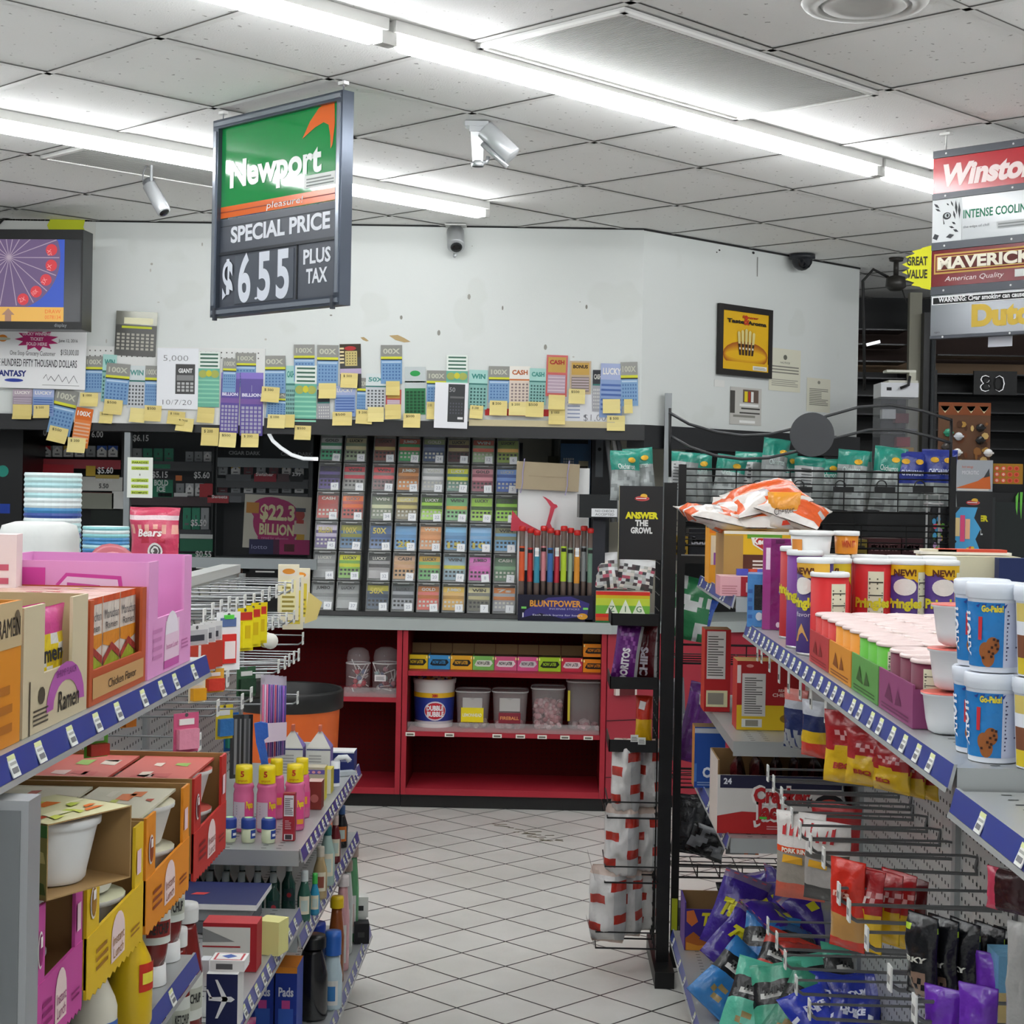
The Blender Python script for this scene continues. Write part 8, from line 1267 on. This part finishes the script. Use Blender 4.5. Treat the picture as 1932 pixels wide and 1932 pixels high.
def growl(q, w, h, cut=False):
    q.el(.02*w, h*.83, w*.17, h*.035, -.0008, 'c85a58'); q.el(.0, h*.83, w*.15, h*.022, -.0014, 'b01c24'); q.el(.06*w, h*.865, w*.08, h*.03, -.0012, 'e0b040'); q.rc(-.12*w, .12*w, h*.825, h*.838, -.002, 'f0dcd8')
    q.tx('ANSWER', .02*w, h*.56, h*.085, -.001, 'd8d020', w=w*.76, bold=.06); q.tx('THE', .02*w, h*.46, h*.08, -.001, 'dcdcda', w=w*.3, bold=.05); q.tx('GROWL', .02*w, h*.36, h*.08, -.001, 'dcdcda', w=w*.5, bold=.05)
a, z, w, h = fr(1168, 917, 1250, 1056, RY-.06); t = thing('rack_sign', 'black sign reading ANSWER THE GROWL on top of the narrow rack', 'sign', (a, RY-.06, z)); q = B(); q.box(-w/2, w/2, 0, .035, 0, h, {'*': M('151517', .4), 'L': M('cfc8a0', .5)}); q.done('panel', t); q = B(); growl(q, w, h); q.done('lettering', t)
# ---- the wide wire rack
WX0, WX1, WY = .43, 1.295, 5.34
t = thing('wire_rack', 'wide black wire rack with a wavy header holding clear and teal bags', 'rack', (0, 0, 0))
q = B(); q.box(WX0-.012, WX0+.012, WY-.012, WY+.012, .0, 1.62, BKM); q.done('post', t); q = B(); q.box(WX1-.01, WX1+.01, WY-.01, WY+.01, 0, 1.66, BKM); q.done('post', t)
zt1 = sp(1500, 888, WY).z
def grid_w(z0, z1, nz, nx, name, dp=.25, bottom=True):
    q = B()
    for k in range(nz+1):
        z = z0+(z1-z0)*k/nz; q.tube([(WX0, WY+dp, z), (WX0, WY, z), (WX1, WY, z), (WX1, WY+dp, z)], .0035 if k in (0, nz) else .002, BKM, 4)
    for k in range(nx+1): x = WX0+(WX1-WX0)*k/nx; q.tube([(x, WY, z1), (x, WY, z0), (x, WY+dp, z0)] if bottom else [(x, WY, z1), (x, WY, z0)], .002, BKM, 4)
    if bottom:
        for k in range(4): y = WY+dp*(k+1)/4; q.tube([(WX0, y, z0), (WX1, y, z0)], .002, BKM, 4)
    q.done(name, t)
grid_w(zt1-.13, zt1, 6, 5, 'top_basket'); grid_w(1.36, zt1-.17, 4, 6, 'middle_basket', .25, False); grid_w(.29, .33, 1, 12, 'lower_basket', .3); grid_w(.58, .64, 1, 8, 'second_basket', .3); grid_w(.98, 1.04, 1, 8, 'third_basket', .3)
q = B(); zs_ = sp(1500, 1052, WY).z; q.box(WX0, 1.45, WY-.01, WY+.3, zs_-.025, zs_, BKM); q.box(WX0, 1.45, WY-.013, WY-.01, zs_-.0, zs_+.004, M('8a8c8e', .3, .5)); q.done('shelf', t)
q = B()
for pts in (((1262, 778), (1300, 800), (1350, 815), (1400, 822), (1450, 820), (1500, 808), (1560, 785), (1620, 768), (1680, 764), (1740, 775), (1796, 793)), ((1265, 822), (1300, 843), (1350, 860), (1400, 866), (1450, 864), (1510, 850), (1570, 828), (1640, 811), (1700, 811), (1750, 822), (1795, 836))): q.tube([sp(x, y, WY) for x, y in pts], .0055, M('3a3b3d', .35, .4), 6)
q.tube([sp(1264, 770, WY), sp(1264, 900, WY)], .005, BKM, 6); q.tube([sp(1795, 790, WY), sp(1793, 900, WY)], .005, BKM, 6); q.done('header_wire', t)
q = B(); c = sp(1532, 820, WY-.01); q.T = Matrix.Translation(c); q.ex([(.071*math.cos(k*PI/18), .071*math.sin(k*PI/18)) for k in range(36)], -.003, .003, M('3b3d40', .5)); q.done('header_disc', t)
q = B(); q.box(-.03, .03, -.002, .002, 0, .035, 'c4c8bc'); q.done('shelf_label', t, (sp(1725, 1055, WY).x, WY-.016, zs_-.03))
for i, x in enumerate((1434, 1512, 1590, 1668, 1740)):
    q = B(); c = sp(x, 922, WY-.015); q.T = Matrix.Translation(c); q.tube([(.016*math.cos(k*PI/8)-.008, 0, .016*math.sin(k*PI/8)+.01) for k in range(17)], .0022, BKM, 5); q.box(-.03, .035, -.004, .004, -.012, .006, BKM); q.done('clip', t)
# teal topped clear bags
tl, cl_, cl2 = F('1f8a78'), F('aab0b0'), F('8d9392')
spec = [(1180, 850, 0), (1212, 845, -6), (1285, 852, 3), (1322, 856, -4), (1368, 858, 8), (1412, 852, 2), (1452, 826, 7), (1485, 850, -3), (1522, 862, 4), (1562, 866, -2), (1600, 848, 5), (1628, 852, -5), (1668, 842, 6), (1690, 848, -3)]
for i, (px, yt, rt) in enumerate(spec):
    yy = WY+.06+.05*(i % 2)+(0 if i > 1 else .0); a = sp(px, 900, yy); z = zt1-.125 if i > 1 else 1.5; h = sp(px, yt, yy).z-z; q = B(); w = .1 if i != 6 else .09; g = random.Random(i); k0 = g.choice((.66, .58, .72)); fl = i % 3
    S = bag(q, w, h, .05, lambda u, v, f: (tl if v > k0 else cl_ if noise.noise(Vector((u*5, v*7, i*1.7))) > 0 else cl2) if fl != 2 else (tl if v > .85 else F('c2c4c4') if u < .6 else cl2), 340+i, 10, 14, .24)
    if fl != 2: q.tx('Chicharron', 0, h*.62, .018, 0, 'cfe0dc', w=w*.6, bold=.02, map=lambda x_, z_, S=S: S(x_, z_, .005)); q.dk(.02, h*.8, .014, .009, lambda a_, b_: S(a_, b_, .005), 'e0b030', 10)
    else: q.ln(-w*.3, w*.05, h*.3, h*.8, 9, 0, '5a5c5c', .35, i, map=lambda x_, z_, S=S: S(x_, z_, .006))
    solo(q, 'snack_bag', f'clear teal topped bag, {ordn[i] if i < 8 else nth(i+1)} along the wire rack from the growl sign', 'snack bag', (a.x, yy, z), rot=(R(-4), R(rt), R(g.uniform(-15, 15))), group='teal topped bags in the wire rack')
for i, (px, yt) in enumerate(((1716, 852), (1772, 848))):
    a = sp(px, 900, WY+.07); z = zt1-.125; h = sp(px, yt, WY+.07).z-z; q = B(); w = .115; S = bag(q, w, h, .05, lambda u, v, f: F('23348c') if v > .45 else cl_ if noise.noise(Vector((u*5, v*7, i*1.7+9))) > 0 else cl2, 360+i, 10, 14, .2)
    for ux in (-.02, .025): q.dk(ux, h*.83, .014, .009, lambda a_, b_: S(a_, b_, .005), 'd8a82c', 10)
    q.tx('CHICHARRON', 0, h*.6, .018, 0, 'c8d0e8', w=w*.7, bold=.03, map=lambda x_, z_, S=S: S(x_, z_, .005)); solo(q, 'snack_bag', ('clear bag with a navy top beside the teal bags', 'clear bag with a navy top at the end of the wire rack')[i], 'snack bag', (a.x, WY+.07, z), R(8-12*i), 'navy topped bags in the wire rack')
for i, (x0, x1, y0, c, tt_, lb) in enumerate(((1264, 1298, 1012, 'a8861c', '', 'mustard box on the rack shelf by the black post'), (1300, 1345, 998, '14161e', 'Sour', 'black box lettered Sour on the rack shelf'), (1592, 1636, 1018, '6a5a14', '', 'dull yellow box in the shade of the wire rack'), (1638, 1700, 1016, '3c1418', 'PEANUTS', 'dark maroon box in the shade of the wire rack'), (1702, 1742, 1016, '34121a', 'MIX', 'second dark maroon box at the end of the wire rack'))):
    a, z, w, h = fr(x0, y0, x1, 1050, WY+.03); q = B(); h = z+h-zs_-.001; q.box(-w/2, w/2, 0, .12, 0, h, c); q.ln(-w*.4, w*.4, h*.1, h*.9, 2, -.001, '2c2410' if not tt_ else c)
    if tt_: q.tx(tt_, 0, h*.4, h*.3, -.001, 'b8b8c0' if tt_ == 'Sour' else '8a6a6c', w=w*.8, bold=.04)
    solo(q, 'snack_box', lb, 'box', (a, WY+.03, zs_+.001))
# bags in the lower baskets seen past the post
lows = [(1292, 1088, 1165, 1.045, .14, '2f7a4c', 'c8ccca', 'green and white striped bag behind the black post', 10), (1298, 1120, 1240, 1.045, .12, '2a4fa8', '3a66c0', 'blue bag lettered MAX behind the black post', 18), (1278, 1255, 1350, .645, .09, '7a7c80', 'a8a8aa', 'grey clear bag behind the black post', -5), (1302, 1285, 1352, .645, .1, '5a2470', '6a2c84', 'purple bag behind the black post', 12), (1295, 1500, 1660, .335, .11, '1a1b1e', '2c2e32', 'black bag in the lower basket by the post', 5), (1350, 1510, 1600, .335, .13, '141518', '3a3c40', 'dark grey bag in the lower basket', -8), (1325, 1600, 1660, .335, .13, '101113', '6a6c70', 'black shiny bag slumped in the lower basket', 20), (1400, 1580, 1660, .335, .11, '6a6c6e', 'a85a30', 'grey bag with an orange spot in the lower basket', 0), (1440, 1590, 1660, .335, .1, '141416', '222426', 'black bag at the end of the lower basket', 6), (1285, 1700, 1790, .02, .06, '4a4b4d', '7a7c7e', 'grey bag on the floor level of the wire rack', 0)]
for i, (px, y0, y1, z, w, c1, c2, lb, rt) in enumerate(lows):
    yy = WY+.08+.05*(i % 3); a = sp(px, (y0+y1)/2, yy); h = max(.1, sp(px, y0, yy).z-z-.004); q = B(); S = bag(q, w, min(h, .26), .06, lambda u, v, f: F(c2) if noise.noise(Vector((u*3, v*4, i*3.1))) > .12 else F(c1), 400+i, 9, 12, .25)
    if 'MAX' in lb: q.tx('MAX', 0, h*.35, .05, 0, 'd8dce8', w=.09, bold=.06, map=lambda x_, z_, S=S: S(x_, z_, .005))
    solo(q, 'snack_bag', lb, 'snack bag', (a.x, yy, z+.004), rot=(R(-5), R(rt), 0))
q = B(); q.box(-.009, .009, 0, .006, 0, .1, M('c8d020', .4)); p = sp(1272, 1755, RY+.06); solo(q, 'yellow_tag', 'small yellow plastic strip by the foot of the black post', 'tag', (p.x, RY+.06, p.z))
# ---- right hand end of the racks
a, z, w, h = fr(1800, 928, 1872, 1056, WY+.13); w = h*.6; a = sp(1872, 990, WY+.13).x-w/2; t = thing('rack_sign', 'second black sign behind the blue candy box, letters ER showing', 'sign', (a, WY+.13, zs_+.002)); h = z+h-zs_; q = B(); q.box(-w/2, w/2, 0, .03, 0, h, M('151517', .4)); q.done('panel', t); q = B(); growl(q, w, h); q.done('lettering', t)
a, z, w, h = fr(1786, 957, 1850, 1050, WY+.03); t = thing('candy_display', 'black and light blue candy box with colourful bars printed on it', 'box', (a, WY+.03, zs_+.001)); q = B(); h = z+h-zs_-.001; q.box(-w/2, w/2, 0, .06, 0, h, {'*': M('17181c', .4)}); q.box(-w/2-.045, -w/2, .012, .05, 0, h*.98, M('1a1b20', .4)); y = -.001
q.pg([(-.3*w, 0), (-.4*w, h*.2), (-.2*w, h*.35), (-.42*w, h*.5), (-.25*w, h*.65), (-.35*w, h*.8), (-.1*w, h), (.4*w, h), (.3*w, h*.8), (.5*w, h*.6), (.35*w, h*.4), (.48*w, h*.2), (.4*w, 0)], y, '4aa0d0')
for k, (x_, c, z0_, z1_) in enumerate(((-.2, 'e0c890', .45, .8), (-.05, 'd84a78', .35, .85), (.1, 'e8b088', .4, .78))): q.rc((x_-.06)*w, (x_+.08)*w, h*z0_, h*z1_, y-.0006*(k+1), c)
g = random.Random(6)
for k in range(16): q.el(g.uniform(-.3, .3)*w, g.uniform(.05, .25)*h, .006, .006, y-.003-.0001*k, g.choice(['e0c030', 'e08a2c', '2c3a2a', 'd84a4a']), 7)
for k in range(14): q.el(-w/2-.0225+g.uniform(-.016, .016), g.uniform(.1, .9)*h, .007, .01, .011-.0001*k, g.choice(['4aa0d0', 'e0c030', 'd84a6a', '6ab04a', 'c8a0d0']), 7)
q.done('box', t)
q = B(); p = sp(1762, 945, WY+.03); q.T = Matrix.Translation((p.x, WY+.03, zs_+.001)); H_ = p.z-zs_+.02
for dx in (-.022, .018): q.tube([(dx, 0, 0), (dx, 0, H_)], .0035, M('c8c8c8', .3, .4), 5)
for dz in (0, .03): q.tube([(.03*math.cos(k*PI/8), .03*math.sin(k*PI/8), H_-dz) for k in range(17)], .003, M('c8c8c8', .3, .4), 5)
solo(q, 'wire_stand', 'white wire ring stand beside the blue candy box', 'stand')
# ---- behind: cooler with goods on top, dark shelving, column
CY_ = 7.2; a, z, w, h = fr(1800, 930, 2080, 1400, CY_); ctop = sp(1900, 930, CY_).z
t = thing('drink_cooler', 'black glass fronted drink cooler with a green claw mark', 'cooler', (a, CY_, 0)); q = B(); q.box(-w/2, w/2, .02, .5, 0, ctop, M('0e0f11', .35)); q.done('cabinet', t)
x0 = sp(1876, 990, CY_).x-a; q = B(); q.box(x0, w/2-.02, .0, .02, .6, ctop-.04, M('141c1a', .12, 0, 0, 1, .7)); q.box(x0-.02, x0, -.01, .02, .5, ctop-.02, M('26282a', .3)); q.done('door', t); q = B()
for k in range(3): x_ = sp(1918+8*k, 955, CY_).x-a; zz_ = sp(1918, 972, CY_).z; q.pg([(x_-.005, zz_+.1-.02*(k != 1)), (x_+.007, zz_+.1), (x_+.004, zz_+.03), (x_+.002, zz_-.02*(k == 1)), (x_-.004, zz_+.03)], -.002, M('5aa83a', .4, 0, .15))
q.done('claw_mark', t)
a, z, w, h = fr(1803, 868, 1873, 928, CY_+.0); q = B(); h = z+h-ctop-.001; q.box(-w/2, w/2, 0, .1, 0, h, 'a2a6ac'); q.pg([(-w*.5, h*.12), (w*.1, h*.35), (w*.42, h*.6), (w*.45, h*.1)], -.001, 'c8642c'); q.pg([(.25*w, h*.45), (.4*w, h*.75), (.42*w, h*.5)], -.0014, '3a3c40'); q.tx('MICROTIC', -.1*w, h*.55, h*.12, -.001, 'd8dadc', w=w*.45); q.tx('hot wings', -.18*w, h*.75, h*.08, -.001, 'c86a4a', w=w*.3); q.rc(-.45*w, .4*w, h*.05, h*.1, -.0014, 'd8d0c8'); solo(q, 'heater_box', 'grey box with an orange swoosh on top of the drink cooler', 'box', (a, CY_, ctop+.001))
a, z, w, h = fr(1874, 875, 1930, 911, CY_+.05); q = B(); h = z+h-ctop-.001; q.box(-w/2, w/2, 0, .12, 0, h*.3, '17181a'); q.box(-w/2, w/2, 0, .12, h*.3, h, 'a8781c')
for r_ in range(3):
    for k in range(4): q.el((-.38+.22*k)*w, h*(.42+.21*r_), w*.095, h*.085, -.001, 'd85a40', 10); q.el((-.38+.22*k)*w, h*(.42+.21*r_), w*.05, h*.05, -.0016, 'e8b8a0' if k < 2 else 'c03a20', 8)
solo(q, 'shooter_carton', 'carton of round red and orange caps on top of the drink cooler', 'carton', (a, CY_+.05, ctop+.001))
a, z, w, h = fr(1770, 760, 1868, 925, CY_+.15); t = thing('keyring_display', 'brown antler printed display card hung with sunglasses', 'display', (a, CY_+.15, ctop+.001)); q = B(); h = z+h-ctop; q.box(-w/2, w/2, 0, .012, 0, h, M('5c3a20', .6)); q.rc(-w/2, w/2, h*.86, h, -.001, '7a3f1c'); g = random.Random(2)
for k in range(4): x_ = (-.38+.25*k)*w; q.pg([(x_-.02, h*.96), (x_-.008, h*.91), (x_, h*.88), (x_+.008, h*.91), (x_+.02, h*.96), (x_+.012, h*.92), (x_, h*.9), (x_-.012, h*.92)], -.0016, 'd8c8a0')
for k in range(40): q.el(g.uniform(-.1, .45)*w, g.uniform(.1, .8)*h, g.uniform(.006, .018), g.uniform(.006, .02), -.001-.0001*k, g.choice(['a8803c', '8a5a2a', '4a2c18', 'c8a868', '6a3a1c']), 7)
q.done('card', t)
for k, (x_, z_, c) in enumerate(((-.32, .66, '2a8a6a'), (-.12, .62, 'c8ccd0'), (-.36, .5, '3a3430'), (-.14, .44, 'e4e4e0'), (-.4, .42, 'b8b8b0'), (.3, .72, '151517'), (.3, .58, '1a1a1c'), (.34, .3, '2a3ab0'), (.46, .44, 'd8d8d8'))): q = B(); q.tube([(0, 0, 0), (0, -.012, 0)], .018, PL(c), 12); q.box(-.0225, .0225, -.014, -.012, -.004, .004, c); q.done('keyring', t, (x_*w, -.002, z_*h))
BY_ = 8.6; a, z, w, h = fr(1661, 722, 1732, 872, BY_); t = thing('vending_case', 'clear lottery case with a white top on the tall dark cabinet', 'case', (a, BY_, z)); q = B(); q.box(-w/2, w/2, 0, .2, h*.82, h, 'd4d6da'); q.rc(-w*.35, -w*.22, h*.9, h*.94, -.001, '1a1a1c'); q.tube([(0, -.01, h*.93), (.04, -.02, h*.97), (.05, -.0, h*1.08)], .008, '232325'); q.box(-w*.3, w*.48, 0, .15, h*1.0, h*1.03, 'c8c8bc'); q.box(-w*.3, w*.48, .05, .15, h*1.14, h*1.17, 'd4d4c8'); q.box(.3*w, w*.48, .05, .1, h*1.03, h*1.14, 'b8b8a8'); q.done('top', t)
q = B(); q.box(-w/2, w/2, .0, .2, 0, h*.82, CLR('8a8c90', .35, .1)); q.box(-w/2, w/2, .0, .2, h*.4, h*.42, M('8a8c90', .3)); q.done('case', t)
for k, (x_, z_, c) in enumerate(((-.2, .6, 'c8ccd0'), (.15, .55, '6a3038'), (.2, .25, 'a03440'), (-.1, .1, '5a5a5c'), (.3, .12, 'b08a40'))): q = B(); q.cb(.07, .06, .05, c); q.done('prize', t, (x_*w, .1, z_*h-.02))
q = B(); zt_ = z; q.box(-w*.8, w*.9, -.02, .35, 0, zt_-.001, M('101113', .45)); solo(q, 'tall_cabinet', 'tall plain black cabinet under the clear lottery case', 'cabinet', (a, BY_, 0))
DY = 10.2
def dshelf(x0, x1, ys, lb):
    a, _z, w, _h = fr(x0, 600, x1, 900, DY); t = thing('shelf_unit', lb, 'shelf unit', (a, DY, 0)); q = B(); q.box(-w/2, w/2, .28, .3, 0, 2.3, M('0d0e10', .5)); q.done('back_panel', t)
    for s in (-1, 1): q = B(); q.box(s*w/2-.012, s*w/2+.012, 0, .3, 0, 2.3, M('121315', .4)); q.done('side_panel', t)
    for y in ys: q = B(); zz_ = sp((x0+x1)/2, y, DY).z; q.box(-w/2+.012, w/2-.012, 0, .28, zz_-.008, zz_, M('1c1e21', .3)); q.done('shelf', t)
dshelf(1560, 1714, (620, 648, 680, 712, 745, 780, 815), 'empty black shelf unit beyond the end of the white wall'); dshelf(1764, 2010, (670, 706, 742, 778, 812, 846), 'empty black shelf unit under the cigarette brand signs')
a, z, w, h = fr(1714, 500, 1737, 880, DY-.06); q = B(); q.box(-w/2, w/2, 0, .06, 0, ZC-.02, M('b8b6a4', .6)); solo(q, 'wall_column', 'cream narrow column between the black shelf units', 'column', (a, DY-.07, 0))
a, z, w, h = fr(1740, 590, 1763, 880, DY-.15); q = B(); q.box(-w/2, w/2, 0, .08, 0, z+h, M('1b1c1e', .4)); q.tube([(w*.2, -.02, .2), (w*.2, -.02, z+h-.1)], .012, M('55585a', .4)); solo(q, 'black_post', 'black post with a cable beside the cream column', 'post', (a, DY-.17, 0))
a, z, w, h = fr(1872, 694, 1932, 740, DY-.3); q = B(); q.box(-w*.7, w*.7, 0, .02, 0, h, M('121214', .4)); q.tx('80', -.1*w, h*.1, h*.8, -.002, M('e8e8ea', .3, 0, .5), w=w*.8, bold=-.03); q.tx('80', -.1*w, h*.16, h*.66, -.004, '121214', w=w*.7, bold=-.01); q.box(-w*.3, w*.2, .0, .02, h*1.05, h*1.1, 'e8e8ea') if 0 else None; solo(q, 'number_sign', 'dark sign with a white outlined number in the black shelves', 'sign', (a, DY-.02, z))
a, z, w, h = fr(1646, 638, 1672, 652, DY-.1); q = B(); q.box(-w/2, w/2, 0, .02, h*.3, h*.7, M('f2f4f6', .3, 0, .8)); solo(q, 'shelf_light', 'small lit white lamp on the dark shelves past the white wall', 'lamp', (at(1650, 645, DY-.02).x, DY-.022, z), rot=(0, R(-15), 0))
q = B(); a, z, w, h = fr(1862, 632, 1912, 654, 5.6); q.box(-w/2, w/2, 0, .001, 0, h, 'cfd0d8'); solo(q, 'paper_slip', 'white paper slip hanging from the foot of the brand signs', 'paper', (at(1887, 640, 5.6).x, 5.6, z), SA)
q = B(); a, z, w, h = fr(1254, 742, 1267, 850, 8.0); q.box(-w/2, w/2, 0, .03, 0, z+h-CT, M('8a8e90', .4, .4)); solo(q, 'pole', 'grey metal pole in front of the white wall corner', 'pole', (a, 8.0, CT+.001))
q = B(); g = random.Random(12)
for k in range(26):
    u = g.random(); x_, y_ = .05+(u-.5)*.25+g.uniform(-.03, .03), 7.45-(u-.5)*.3+g.uniform(-.05, .05); L = g.uniform(.02, .07); a_ = g.uniform(-.5, .3); q.add([(x_, y_, .0006+.00002*k), (x_+L*math.cos(a_), y_+L*math.sin(a_), .0006+.00002*k), (x_+L*.9*math.cos(a_), y_+L*math.sin(a_)+.014, .0006+.00002*k), (x_+.006, y_+.012, .0006+.00002*k)], [(0, 1, 2, 3)], g.choice(['77705c', '8a8470', '9a9684', '6a6452']))
pp = at(985, 1572, Z=0); o = q.done('trim_9', None, (pp.x-.05, pp.y-7.45, 0)); o['kind'] = 'structure'
